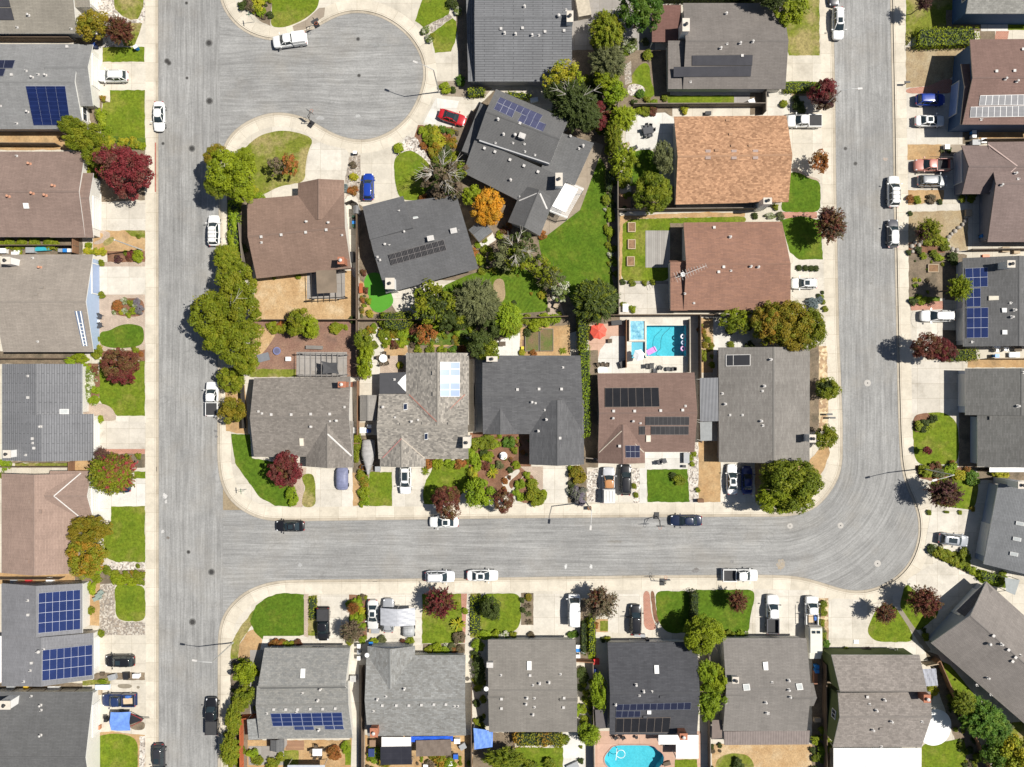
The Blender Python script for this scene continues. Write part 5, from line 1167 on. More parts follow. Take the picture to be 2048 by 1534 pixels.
# ---------------------------------------------------------------- trees, hedges, shrubs
import numpy as np
PAL = {
 'red': leafmat('red_leaves', (.115,.016,.020), (.20,.030,.032), (.10,.045,.03)), 'rb': leafmat('red_brown_leaves', (.10,.030,.022), (.17,.05,.03), (.12,.085,.025)),
 'purple': leafmat('purple_leaves', (.060,.022,.026), (.105,.038,.040), (.095,.065,.03)), 'olive': leafmat('olive_leaves', (.118,.150,.008), (.185,.222,.011), (.215,.215,.013)),
 'gold': leafmat('golden_olive_leaves', (.19,.15,.012), (.26,.19,.014), (.15,.16,.012)), 'green': leafmat('green_leaves', (.085,.122,.008), (.155,.19,.010), (.205,.225,.013)),
 'bright': leafmat('bright_green_leaves', (.19,.235,.009), (.265,.31,.012), (.15,.20,.010)), 'yellow': leafmat('yellow_leaves', (.30,.28,.016), (.40,.34,.022), (.19,.24,.016)),
 'dark': leafmat('dark_green_leaves', (.040,.060,.014), (.075,.095,.017), (.055,.08,.015)), 'grey': leafmat('grey_green_leaves', (.11,.12,.045), (.155,.165,.065), (.09,.10,.04)),
 'orange': leafmat('orange_leaves', (.50,.21,.014), (.62,.30,.02), (.38,.22,.02)), 'emer': leafmat('emerald_leaves', (.042,.105,.010), (.085,.165,.015), (.13,.20,.02)),
 'brown': leafmat('brown_leaves', (.13,.095,.06), (.18,.13,.085), (.11,.10,.05)), 'blue': leafmat('blue_grey_leaves', (.11,.145,.15), (.17,.21,.21), (.14,.17,.17)),
 'two': leafmat('olive_and_crimson_leaves', (.14,.135,.016), (.19,.17,.02), (.36,.045,.065)), 'rg': leafmat('red_and_green_leaves', (.17,.028,.032), (.13,.10,.022), (.075,.12,.02)),
 'flower': leafmat('white_flowering_leaves', (.10,.145,.02), (.16,.21,.03), (.62,.60,.50)), 'lime': leafmat('lime_leaves', (.17,.24,.010), (.24,.31,.013), (.13,.2,.01)),
 'og': leafmat('orange_green_leaves', (.15,.165,.011), (.20,.20,.013), (.30,.15,.016)), 'rust': leafmat('rust_leaves', (.26,.085,.025), (.34,.13,.03), (.17,.10,.02)), 'lav': leafmat('lavender_leaves', (.14,.12,.15), (.20,.17,.21), (.12,.13,.08))}
BARK = ground('tree_bark', (.12,.09,.065), (.18,.14,.10), 3, 9, .3); PALEB = ground('pale_bark', (.50,.47,.42), (.38,.35,.30), 3, 9, .2)
def leafmesh(name, C, N, size, tint, clump, asp=1.0, axis=None):
    n = len(C); N = N/np.maximum(1e-6, np.linalg.norm(N, axis=1))[:, None]
    rs = np.random.RandomState(len(name)*7+n); T = rs.normal(size=(n, 3)) if axis is None else axis+rs.normal(size=(n, 3))*.15
    U = T-(T*N).sum(1)[:, None]*N; U /= np.maximum(1e-6, np.linalg.norm(U, axis=1))[:, None]; V = np.cross(N, U); s = size[:, None]
    P = np.empty((n, 4, 3)); P[:, 0] = C-U*s*asp; P[:, 1] = C+V*s*.62-N*s*.12; P[:, 2] = C+U*s*asp; P[:, 3] = C-V*s*.62-N*s*.12
    me = bpy.data.meshes.new(name); me.vertices.add(4*n); me.vertices.foreach_set('co', P.reshape(-1)); me.loops.add(4*n); me.loops.foreach_set('vertex_index', np.arange(4*n, dtype=np.int32))
    me.polygons.add(n); me.polygons.foreach_set('loop_start', np.arange(0, 4*n, 4, dtype=np.int32)); me.polygons.foreach_set('loop_total', np.full(n, 4, dtype=np.int32))
    for k, a in (('tint', tint), ('clump', clump)): at = me.attributes.new(k, 'FLOAT', 'FACE'); at.data.foreach_set('value', np.asarray(a, dtype=np.float32))
    me.materials.append(None); me.update(calc_edges=True); return me
def rdir(rs, n, zmin=-1.0):
    z = rs.uniform(zmin, 1, n); a = rs.uniform(0, 2*np.pi, n); r = np.sqrt(np.maximum(0, 1-z*z)); return np.stack([r*np.cos(a), r*np.sin(a), z], 1)
def crown_round(name, seed, nc, rc, nl, ls, zmin=-.35, lump=.16, inner=.25):
    rs = np.random.RandomState(seed); D = rdir(rs, nc, zmin); lob = rdir(rs, 5, -.2)
    rad = .66+lump*np.max(np.maximum(0, D@lob.T)**3*rs.uniform(.4, 1.5, 5), axis=1)+rs.uniform(-.13, .13, nc); k = rs.rand(nc) < inner; rad[k] *= rs.uniform(.2, .75, k.sum())
    C = D*rad[:, None]; rcs = rc*rs.uniform(.5, 1.45, nc); cl = rs.rand(nc)
    i = np.repeat(np.arange(nc), nl); L = rdir(rs, nc*nl, -.75); r = rs.uniform(.45, 1.0, nc*nl)**.5; stray = rs.rand(nc*nl) < .06; r[stray] *= 1.35
    P = C[i]+L*(rcs[i]*r)[:, None]*np.array([1, 1, .8]); N = L*.8+np.array([0, 0, .45])+rs.normal(size=P.shape)*.5
    return leafmesh(name, P, N, ls*rs.uniform(.45, 1.4, len(P)), rs.rand(len(P))*.7+.3*cl[i], np.clip(cl[i]+rs.normal(size=len(P))*.08, 0, 1))
def crown_spiky(name, seed, nt, nl, ls):
    rs = np.random.RandomState(seed); D = rdir(rs, nt, -.25); Ln = rs.uniform(.5, .98, nt); k = rs.rand(nt) < .18; Ln[k] = rs.uniform(.95, 1.12, k.sum()); cl = rs.rand(nt)
    i = np.repeat(np.arange(nt), nl); t = rs.uniform(.22, 1, nt*nl)**.75; P = D[i]*(Ln[i]*t)[:, None]+rs.normal(size=(nt*nl, 3))*(.10*(1.25-t))[:, None]; P[:, 2] += .1*t*t
    N = rs.normal(size=P.shape)*.7+np.array([0, 0, .6])+D[i]*.5; return leafmesh(name, P, N, ls*rs.uniform(.5, 1.3, len(P)), rs.rand(len(P)), np.clip(cl[i]+.25*(t-.6), 0, 1), 1.1)
def crown_feather(name, seed, nt, nl, ls):
    rs = np.random.RandomState(seed); D = rdir(rs, nt, -.1); Ln = rs.uniform(.75, 1.05, nt); cl = rs.rand(nt); i = np.repeat(np.arange(nt), nl); t = rs.uniform(.15, 1, nt*nl)**.6
    P = D[i]*(Ln[i]*t)[:, None]; P += rs.normal(size=P.shape)*.045; P[:, 2] -= .22*t**2*(1-D[i][:, 2]*.5)
    N = D[i]*.3+rs.normal(size=P.shape)*.45+np.array([0, 0, .8]); return leafmesh(name, P, N, ls*rs.uniform(.6, 1.2, len(P)), rs.rand(len(P))*.6+.4*t*rs.rand(len(P)), cl[i], 2.0, D[i])
def crown_agave(name, seed, nt, ls):
    rs = np.random.RandomState(seed); D = rdir(rs, nt, .05); i = np.repeat(np.arange(nt), 4); t = np.tile(np.array([.25, .5, .72, .92]), nt); P = D[i]*t[:, None]; P[:, 2] -= .2*t*t
    N = np.cross(D[i], np.cross(np.array([0, 0, 1.0]), D[i]))+.1*rs.normal(size=P.shape); N[:, 2] = np.abs(N[:, 2])+.2
    return leafmesh(name, P, N, ls*(1.2-.5*t), rs.rand(len(P)), rs.rand(nt)[i], 1.6, D[i])
CR = {'roundL': [crown_round('crown', 11+k, 120, .17, 150, .036) for k in range(3)], 'roundM': [crown_round('crown', 31+k, 62, .235, 120, .056) for k in range(3)], 'roundS': [crown_round('shrub', 51+k, 26, .35, 75, .11, -.2) for k in range(3)],
      'maple': [crown_round('crown', 71+k, 115, .16, 130, .036, -.3, .26, .12) for k in range(3)], 'spiky': [crown_spiky('crown', 81+k, 230, 46, .046) for k in range(3)], 'feather': [crown_feather('crown', 91+k, 210, 70, .034) for k in range(2)],
      'sparse': [crown_round('crown', 101+k, 26, .22, 60, .075, -.2, .3, .2) for k in range(2)], 'agave': [crown_agave('shrub', 111, 46, .16)], 'tight': [crown_round('shrub', 121+k, 70, .2, 60, .085, -.2, .02, .05) for k in range(2)]}
vrnd = random.Random(77)
def crown_obj(shape, pal, loc, sc, parent=None, name='crown', rot=None):
    o = bpy.data.objects.new(name, vrnd.choice(CR[shape])); COL.objects.link(o); o.location = loc; o.scale = sc; o.rotation_euler = (0, 0, rot if rot is not None else vrnd.uniform(0, 6.28)); o.parent = parent
    o.material_slots[0].link = 'OBJECT'; o.material_slots[0].material = PAL[pal]; return o
def trunk_mb(h, r, spread, seed, n=6, up=.35):
    rr = random.Random(seed); m = MB(); pts = [(0, 0, -.05), (rr.uniform(-.1,.1), rr.uniform(-.1,.1), h*.4), (rr.uniform(-.15,.15), rr.uniform(-.15,.15), h*.75)]; rs = [r, r*.75, r*.55]
    for k in range(2): m.tube(pts[k], pts[k+1], rs[k], rs[k+1], 8)
    tips = []
    for k in range(n):
        a = 2*math.pi*k/n+rr.uniform(-.4,.4); b = pts[2] if k % 2 else pts[1]; e = (b[0]+math.cos(a)*spread*.45, b[1]+math.sin(a)*spread*.45, b[2]+h*.3*rr.uniform(.6,1.2)); m.tube(b, e, r*.4, r*.22, 6)
        for q in (-.45, .4): f = (e[0]+math.cos(a+q)*spread*.4, e[1]+math.sin(a+q)*spread*.4, e[2]+spread*up*rr.uniform(.4,1)); m.tube(e, f, r*.22, r*.07, 5); tips.append((e, f))
    return m, tips
def tree(label, px, py, rx, ry, hc, pal, shape='roundM', cat='tree', grp=None, lobes=None, bark=None, name='tree', limbs=False):
    c = W(px, py, hc); k = S*(H-hc)/H; root = empty(name, (c.x, c.y, G)); r = (rx+ry)/2*k
    m, tips = trunk_mb(hc, max(.06, min(.24, r*.06)), r, int(px*3+py), 6); m.build('trunk', bark or BARK, root)
    if limbs: # bare pale branches poking through the leaves
        m = MB(); rr = random.Random(int(px)); 
        for q in range(limbs):
            a = rr.uniform(0, 6.28); L = r*rr.uniform(.45, .8); e = (math.cos(a)*L*.5, math.sin(a)*L*.5, hc+r*.35); f = (math.cos(a)*L, math.sin(a)*L, hc+r*rr.uniform(.4,.75)); m.tube((0,0,hc*.6), e, .10, .065, 6); m.tube(e, f, .065, .03, 5)
            for s in (-.6, .5, .15): g = (f[0]+math.cos(a+s)*r*.35, f[1]+math.sin(a+s)*r*.35, f[2]+r*.15*rr.uniform(-.5,1)); m.tube(f, g, .035, .012, 5); h2 = (e[0]+math.cos(a+s*1.4)*r*.4, e[1]+math.sin(a+s*1.4)*r*.4, e[2]+r*.2); m.tube(e, h2, .04, .012, 5)
        m.build('bare_branches', PALEB, root)
    for (dx, dy, lx, ly, pl) in (lobes or [(0, 0, rx, ry, pal)]):
        rz = min((lx+ly)/2*k*.85, hc-.5); crown_obj(shape, pl, (dx*k, -dy*k, hc-G), (lx*k, ly*k, rz), root, rot=vrnd.choice((0, 3.14159)) if abs(lx-ly) > 4 else None)
    return reg(root, label, cat, grp or 'trees of the neighbourhood', (px, py))
SHN = {'red':'dark red','rb':'reddish brown','purple':'purplish','olive':'olive green','gold':'golden olive','green':'green','bright':'bright green','yellow':'yellow','dark':'dark green','grey':'grey-green','orange':'orange','emer':'emerald green','brown':'brownish','blue':'blue-grey','two':'crimson and olive','rg':'red and green','flower':'white-flowering','lime':'lime green','og':'orange-tinged green','rust':'rust-coloured','lav':'lavender grey'}
SHR = []; MASS = []
def mass(poly, n, r0, r1, pals, seed=1):
    rr = random.Random(seed); xs = [p[0] for p in poly]; ys = [p[1] for p in poly]; k = 0; t = 0
    while k < n and t < n*20:
        t += 1; x, y = rr.uniform(min(xs), max(xs)), rr.uniform(min(ys), max(ys)); c = False
        for i in range(len(poly)):
            a, b = poly[i], poly[i-1]
            if (a[1] > y) != (b[1] > y) and x < (b[0]-a[0])*(y-a[1])/(b[1]-a[1])+a[0]: c = not c
        if c: r = rr.uniform(r0, r1); MASS.append((x, y, r, rr.choice(pals), 'roundS', r*rr.uniform(.75, 1.3), None, None)); k += 1
def shrub(px, py, r, pal, shape='roundS', ry=None, h=None, phrase=None): SHR.append((px, py, r, pal, shape, ry or r, h, phrase))
def plant_shrubs(most=285):
    SHR.sort(key=lambda t: -t[2]*t[5]); rest = {}
    for i, (px, py, r, pal, shape, ry, h, phrase) in enumerate(SHR+[None]*0+MASS):
        rr = (r+ry)/2*S; hz = h if h else min(1.5, rr*.9); z = G+hz*.45; c = W(px, py, z); sc = (r*S, ry*S, hz*.62)
        if i < min(most, len(SHR)):
            o = crown_obj(shape, pal, c, sc, None, 'shrub', 0 if r != ry else None)
            sz = 'tiny' if r < 7 else 'small' if r < 10 else 'medium' if r < 15 else 'large'
            kind = {'tight': 'clipped shrub', 'agave': 'spiky plant'}.get(shape, 'shrub')
            reg(o, phrase or f'{sz} {SHN[pal]} {kind}', 'plant' if shape == 'agave' else 'shrub', 'shrubs in the gardens', (px, py))
        else:
            me = vrnd.choice(CR[shape]); n = len(me.vertices); co = np.empty(n*3); me.vertices.foreach_get('co', co); a = {}
            for k in ('tint', 'clump'): q = np.empty(n//4, dtype=np.float32); me.attributes[k].data.foreach_get('value', q); a[k] = q
            rest.setdefault(pal, []).append((co.reshape(-1, 3)*np.array(sc)+np.array(c), a['tint'], a['clump']))
    P = []; t = []; cl = []; mi = []; mats = []
    for pal, L in rest.items():
        mats.append(PAL[pal])
        for co, x, y in L: P.append(co); t.append(x); cl.append(y); mi.append(np.full(len(x), len(mats)-1, dtype=np.int32))
    if not P: return
    P = np.concatenate(P); t = np.concatenate(t); cl = np.concatenate(cl); mi = np.concatenate(mi); n = len(t)
    me = bpy.data.meshes.new('bedding_plants'); me.vertices.add(4*n); me.vertices.foreach_set('co', P.reshape(-1)); me.loops.add(4*n); me.loops.foreach_set('vertex_index', np.arange(4*n, dtype=np.int32))
    me.polygons.add(n); me.polygons.foreach_set('loop_start', np.arange(0, 4*n, 4, dtype=np.int32)); me.polygons.foreach_set('loop_total', np.full(n, 4, dtype=np.int32))
    for k, a in (('tint', t), ('clump', cl)): at = me.attributes.new(k, 'FLOAT', 'FACE'); at.data.foreach_set('value', a)
    for m_ in mats: me.materials.append(m_)
    me.polygons.foreach_set('material_index', mi); me.update(calc_edges=True); o = bpy.data.objects.new('bedding_plants', me); COL.objects.link(o)
    reg(o, 'scattered small bedding plants and ground cover tufts in the garden beds', 'bedding plants', None, None, 'stuff')
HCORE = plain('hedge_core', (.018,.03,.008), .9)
def hedge(poly, h, pal, label, dens=26, ls=.14):
    P = [W(x, y, G+h) for x, y in poly]; c = sum(P, Vector())/len(P); root = empty('hedge', (c.x, c.y, G)); m = MB()
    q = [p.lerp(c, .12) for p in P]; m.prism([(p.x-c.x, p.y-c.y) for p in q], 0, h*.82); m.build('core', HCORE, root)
    rs = np.random.RandomState(int(poly[0][0]*7+poly[0][1])); pts = []; nr = []
    xs, ys = [p.x for p in P], [p.y for p in P]
    def ins(x, y):
        r = False
        for i in range(len(P)):
            a, b = P[i], P[i-1]
            if (a.y > y) != (b.y > y) and x < (b.x-a.x)*(y-a.y)/(b.y-a.y)+a.x: r = not r
        return r
    A = (max(xs)-min(xs))*(max(ys)-min(ys))
    for _ in range(int(A*dens)):
        x, y = rs.uniform(min(xs), max(xs)), rs.uniform(min(ys), max(ys))
        if ins(x, y): bz = .16*math.sin(x*2.1)*math.cos(y*2.4+x); pts.append((x-c.x, y-c.y, h+bz+rs.normal()*.09)); nr.append((rs.normal()*.5, rs.normal()*.5, 1))
    for i in range(len(P)):
        a, b = P[i], P[(i+1) % len(P)]; L = (b-a).length; n = Vector((b.y-a.y, a.x-b.x, 0)).normalized()
        if n.dot(a-c) < 0: n = -n
        for _ in range(int(L*h*dens*.7)): t, z = rs.rand(), rs.rand()*h; p = a.lerp(b, t)+n*(rs.normal()*.09+.04); pts.append((p.x-c.x, p.y-c.y, z)); nr.append((n.x+rs.normal()*.4, n.y+rs.normal()*.4, .3+rs.normal()*.3))
    pts = np.array(pts); me = leafmesh('foliage', pts, np.array(nr), ls*rs.uniform(.6, 1.2, len(pts)), rs.rand(len(pts)), np.clip(.5+.4*np.sin(pts[:, 0]*1.3)+rs.normal(size=len(pts))*.15, 0, 1))
    o = bpy.data.objects.new('foliage', me); COL.objects.link(o); o.parent = root; me.materials[0] = PAL[pal]
    return reg(root, label, 'hedge', 'clipped hedges', (sum(p[0] for p in poly)/len(poly), sum(p[1] for p in poly)/len(poly)))
T = tree
T('golden olive tree beside the red tree in the top left garden',187,50,31,34,3.4,'gold')
T('grey-red tree right of the golden olive tree at top left',241,61,29,33,3.0,'rb','spiky')
T('spreading olive conifer over the grey roof with blue solar',172,277,55,38,3.4,'olive','roundL',lobes=[(0,0,44,34,'olive'),(-30,-25,26,22,'green'),(28,28,36,30,'olive'),(38,52,28,24,'green')])
T('big crimson maple beside the left sidewalk',256,346,53,56,4.2,'red','maple')
T('round two-tone red tree on the left lawn above the white-flowering bed',241,733,36,36,3.0,'rb','maple',lobes=[(0,-4,36,32,'rb'),(2,18,26,18,'red')])
T('crimson and olive tree over the dark blue car',228,946,44,44,3.8,'two','spiky',lobes=[(-8,2,46,42,'olive'),(8,0,40,40,'two'),(4,-14,30,24,'rg'),(10,10,36,30,'olive')])
T('small dark purple tree at the ribbed house corner',203,909,15,16,3.6,'purple','spiky')
T('golden brown tree at the front of the pinkish brown house',182,1059,47,30,3.4,'gold','roundL')
T('orange-tinged green tree left of the tall left lawn',177,1113,43,42,3.2,'og','roundL')
T('yellowing street tree casting a dark shadow on the left street',462,346,56,60,6.2,'bright','roundL',lobes=[(0,4,50,52,'bright'),(-32,-36,26,22,'gold'),(28,-28,24,24,'bright'),(22,34,30,28,'bright'),(-28,26,28,26,'green')])
T('dark conical conifer between the white car and the huge olive tree',452,514,28,27,3.0,'olive','feather')
T('huge olive street tree overhanging the left street',450,628,58,62,5.0,'olive','roundL',lobes=[(24,-62,46,44,'olive'),(-24,0,54,52,'olive'),(28,-6,46,50,'olive'),(26,56,54,50,'olive'),(-8,44,46,36,'olive'),(44,100,28,26,'olive')],limbs=1)
T('round olive shrub-tree above the other beside the white pickup',463,760,29,28,2.4,'olive','roundM')
T('round brownish olive shrub-tree below the white pickup',464,822,29,27,2.4,'gold','roundM')
T('sparse small orange tree on the yellowing lawn below the dead end',566,331,27,30,2.8,'rust','sparse',lobes=[(-12,2,17,20,'brown'),(14,0,16,24,'rust')])
T('big emerald tree at the top edge beside the charcoal house',1281,18,48,48,6.0,'emer','roundL')
T('tall olive tree below left of the emerald tree',1213,62,36,42,4.6,'olive','feather')
T('grey-green bushy tree below the tall olive tree',1216,122,38,38,3.6,'grey','feather')
T('yellow-tipped tree over the charcoal roof corner',1128,148,34,26,5.0,'yellow','sparse',lobes=[(0,-4,32,24,'yellow'),(-30,14,14,16,'yellow'),(22,14,22,18,'bright'),(-6,8,26,20,'yellow')])
T('large dark pine between the two charcoal houses',1148,203,54,48,4.6,'dark','feather',lobes=[(0,6,50,46,'dark'),(-36,-22,28,24,'dark'),(24,28,32,30,'dark')],limbs=3)
T('yellow-green tree beside the narrow back lawn',1229,186,26,22,3.0,'lime','roundM')
T('bright tree tucked below the grey-green bushy tree',1212,160,27,18,3.2,'bright','roundM')
T('small red maple above its twin by the dark pine',1199,214,12,12,2.4,'red')
T('small red maple below its twin by the dark pine',1200,244,15,15,2.6,'red')
T('drooping yellow-green tree left of the white patio',1246,236,28,26,3.2,'bright','feather')
T('narrow drooping tree along the fence below the white patio',1228,268,18,36,2.8,'olive','feather')
T('leafy green tree between the angled and orange-tan houses',1245,322,30,40,3.6,'green','sparse',lobes=[(0,0,28,34,'bright'),(2,8,26,30,'green')])
T('fine grey-green tree at the orange-tan roof corner',1327,315,22,34,3.4,'grey','roundM')
T('big round dense green tree left of the orange-tan roof',1306,387,42,44,3.8,'green','roundL')
T('yellow-green tree on the patchy lawn at the top',1580,20,33,34,4.2,'bright','sparse',lobes=[(0,0,32,33,'bright'),(3,4,22,22,'bright')])
T('round dark red tree under the top right street lamp',1646,190,29,32,3.2,'red','roundM',lobes=[(0,-5,29,27,'red'),(0,14,24,18,'purple')])
T('small orange-brown tree on the orange-tan house driveway',1637,323,22,26,2.6,'rust','sparse',lobes=[(0,0,20,24,'rust'),(0,2,18,20,'rust')])
T('red-brown street tree casting a round shadow on a lawn',1661,450,31,38,4.0,'rb','spiky',lobes=[(0,0,31,37,'rb'),(-8,-16,22,20,'purple'),(4,6,24,26,'brown')])
T('large golden autumn tree above the long corner house',1580,652,76,50,4.0,'gold','roundL',lobes=[(-40,-6,42,46,'og'),(-30,-2,40,42,'gold'),(4,-8,48,46,'gold'),(42,6,34,44,'olive'),(10,24,40,28,'gold')])
T('bright green tree beside the pale back slab of the corner house',1470,642,33,26,2.8,'bright','sparse',lobes=[(0,0,32,25,'green'),(4,-4,26,20,'bright')])
T('upper dark olive street tree beside the long corner house',1656,778,24,26,2.8,'dark','roundM',lobes=[(0,0,24,25,'olive'),(-8,0,18,20,'dark')])
T('lower dark olive street tree beside the corner house chimney',1651,875,24,25,2.8,'olive','roundM')
T('huge round green tree at the right street corner',1578,973,70,60,5.0,'green','roundL',lobes=[(0,0,62,54,'green'),(-22,24,46,34,'bright'),(24,-14,42,40,'green'),(-18,-26,44,30,'green')])
T('thin brown tree on the lawn at the top right',1846,6,19,16,3.6,'purple','spiky')
T('small grey-brown tree on the parched yard beside the grey hatchback',1857,460,25,26,2.6,'brown','spiky',lobes=[(0,0,25,25,'olive'),(-10,6,18,18,'purple')])
T('bright green tree overlapping the lower blue solar block',1917,576,27,27,4.2,'bright','spiky',lobes=[(0,0,26,26,'bright'),(0,0,22,22,'green')])
T('red-brown tree casting a dark shadow across the right kerb',1862,692,41,33,4.0,'rb','maple',lobes=[(-8,0,34,30,'rb'),(18,6,26,28,'red')])
T('wide purple-brown tree beside the right street lamp',1886,986,36,31,4.0,'purple','spiky',lobes=[(0,0,36,30,'purple'),(4,6,28,22,'rb'),(0,-2,28,24,'purple')])
T('tiny red tree on the rounded right lawn',1854,901,9,10,1.8,'red','roundS')
T('reddish thin tree on the narrow lawn by the big angled house',1847,1201,34,33,3.6,'rb','spiky',lobes=[(0,0,34,33,'rb'),(6,4,24,24,'red')])
T('reddish thin tree on the wedge lawn by the bend',1768,1226,23,23,3.0,'rb','spiky',lobes=[(0,0,23,22,'rb'),(0,0,18,18,'brown')])
T('shaggy dark green tree below the big angled house',1962,1436,50,42,3.6,'emer','feather',lobes=[(0,0,46,38,'emer'),(-34,-30,26,24,'green'),(28,20,32,28,'emer')])
T('round green tree under the shaggy one at bottom right',1992,1506,32,30,2.8,'emer','roundM')
T('yellow tree in the bottom right corner',2032,1506,38,40,3.4,'yellow','roundM')
T('small bronze tree above the grey thin one on the mulch strip',707,1216,13,14,2.4,'rust','spiky')
T('grey-brown thin tree at the foot of the mulch strip',703,1262,28,23,2.6,'brown','spiky')
T('bright crimson tree below the silver kerb car',879,1204,32,33,3.4,'red','spiky',lobes=[(0,0,32,33,'red'),(0,0,24,24,'rg')])
T('small dark leafy tree on the bottom middle lawn',982,1218,20,25,2.4,'dark','roundM')
T('purple-brown tree beside the white van',1202,1206,33,35,3.2,'rb','spiky',lobes=[(0,0,33,35,'brown'),(-6,-8,24,26,'rb')])
T('big round yellow-green tree between the dark and brown-covered houses',1407,1269,43,46,4.6,'bright','roundL',lobes=[(0,0,42,44,'bright'),(-6,6,32,34,'green')])
T('tall bushy lime tree beside the dark house roof',1424,1376,33,55,3.4,'lime','roundM',lobes=[(-8,-30,22,26,'lime'),(10,-16,24,30,'bright'),(0,16,30,32,'lime'),(-10,44,18,24,'lime')])
T('small thin red tree on the wide bottom lawn',1474,1202,22,24,2.8,'rb','spiky')
T('slim lime tree left of the dark house roof',1197,1385,18,38,2.6,'lime','roundM')
T('lime bush-tree at the pink terrace corner',1178,1468,22,24,2.2,'lime','roundM')
T('upper small green tree by the bottom left corner house',490,1345,24,25,2.4,'bright','roundM')
T('lower small green tree by the bottom left corner house',490,1388,22,20,2.4,'green','roundM')
T('olive tree overhanging the kerb beside the black pickup',467,1438,16,34,2.4,'olive','feather')
T('large olive tree at the bottom edge by the orange fence',460,1502,20,34,2.6,'olive','feather')
T('round maroon tree on the left corner lawn',573,941,36,35,3.2,'red','maple',lobes=[(0,0,35,34,'red'),(0,-6,26,22,'rb')])
T('brown-red street tree above the white saloon',894,1000,32,33,3.2,'rb','maple')
T('bright lime street tree between two red-brown trees',959,985,33,30,3.0,'lime','roundM')
T('red-brown street tree right of the lime street tree',1006,1002,20,25,2.8,'rb','maple')
T('bare white-limbed bush at the angled house front',884,350,56,44,3.4,'dark','sparse',lobes=[(6,10,46,38,'brown'),(10,4,40,34,'dark'),(22,-10,28,24,'olive')],limbs=11)
T('vivid orange tree between the angled and tilted houses',973,412,33,36,3.4,'orange','roundM',lobes=[(6,-8,28,28,'orange'),(-8,14,26,24,'orange'),(10,16,24,20,'orange')])
T('small green tree left of the vivid orange tree',944,392,22,20,3.0,'bright','roundM')
T('grey leafed tree with pale branches in the middle garden',1030,500,46,38,3.4,'grey','sparse',lobes=[(-10,10,36,30,'grey'),(16,-4,34,30,'dark'),(8,16,30,26,'olive')],limbs=6)
T('variegated bushy tree along the striped back lawn',1100,556,32,42,2.2,'grey','sparse',lobes=[(-18,-24,24,22,'olive'),(4,2,26,24,'grey'),(20,26,22,20,'flower'),(-4,-4,26,24,'olive')])
T('shaggy dark green tree by the middle fence',1192,602,50,44,3.6,'dark','feather',lobes=[(0,0,48,43,'dark'),(-3,-2,44,40,'green')])
T('olive tree behind the putting green patio',868,606,46,44,3.6,'olive','sparse',lobes=[(0,0,44,42,'olive'),(8,10,38,34,'dark'),(-16,14,30,26,'olive')])
T('airy grey tree between the two middle trees',952,600,54,52,3.8,'grey','feather',lobes=[(0,0,46,46,'grey'),(12,14,40,34,'grey')])
T('bright yellow-green feathery tree in the middle back garden',1016,640,30,38,3.2,'lime','feather',lobes=[(0,0,30,36,'lime'),(4,10,24,24,'bright')])
T('dark bushy tree along the middle back fence',962,690,32,30,2.8,'dark','roundM',lobes=[(0,0,30,28,'dark'),(14,10,24,24,'green')])
T('low dark tree hiding behind the airy grey tree',908,640,36,26,2.6,'dark','roundM',lobes=[(0,0,34,24,'dark'),(10,-6,26,20,'olive')])
T('dark underplanted tree left of the feathery lime tree',985,652,24,26,2.6,'dark','roundM')
T('orange-brown garden tree behind the mottled house',852,668,24,20,2.2,'rust','sparse')
T('bushy green tree by the reddish mulch yard',606,646,32,30,2.4,'green','roundM',lobes=[(-6,-8,24,24,'olive'),(14,8,24,20,'bright'),(-14,12,18,14,'olive')])
T('upper of two green columns beside the long board fence',727,688,20,32,2.6,'green','roundM',lobes=[(0,-6,19,24,'green'),(6,14,16,18,'bright')])
T('lower of two green columns beside the long board fence',729,728,17,32,2.2,'bright','roundM')
T('dark green tree below the bottom taupe house',1010,1518,44,22,2.6,'green','feather')
T('dark pine shading the top brownish house',1545,-12,40,26,5.5,'dark','feather')
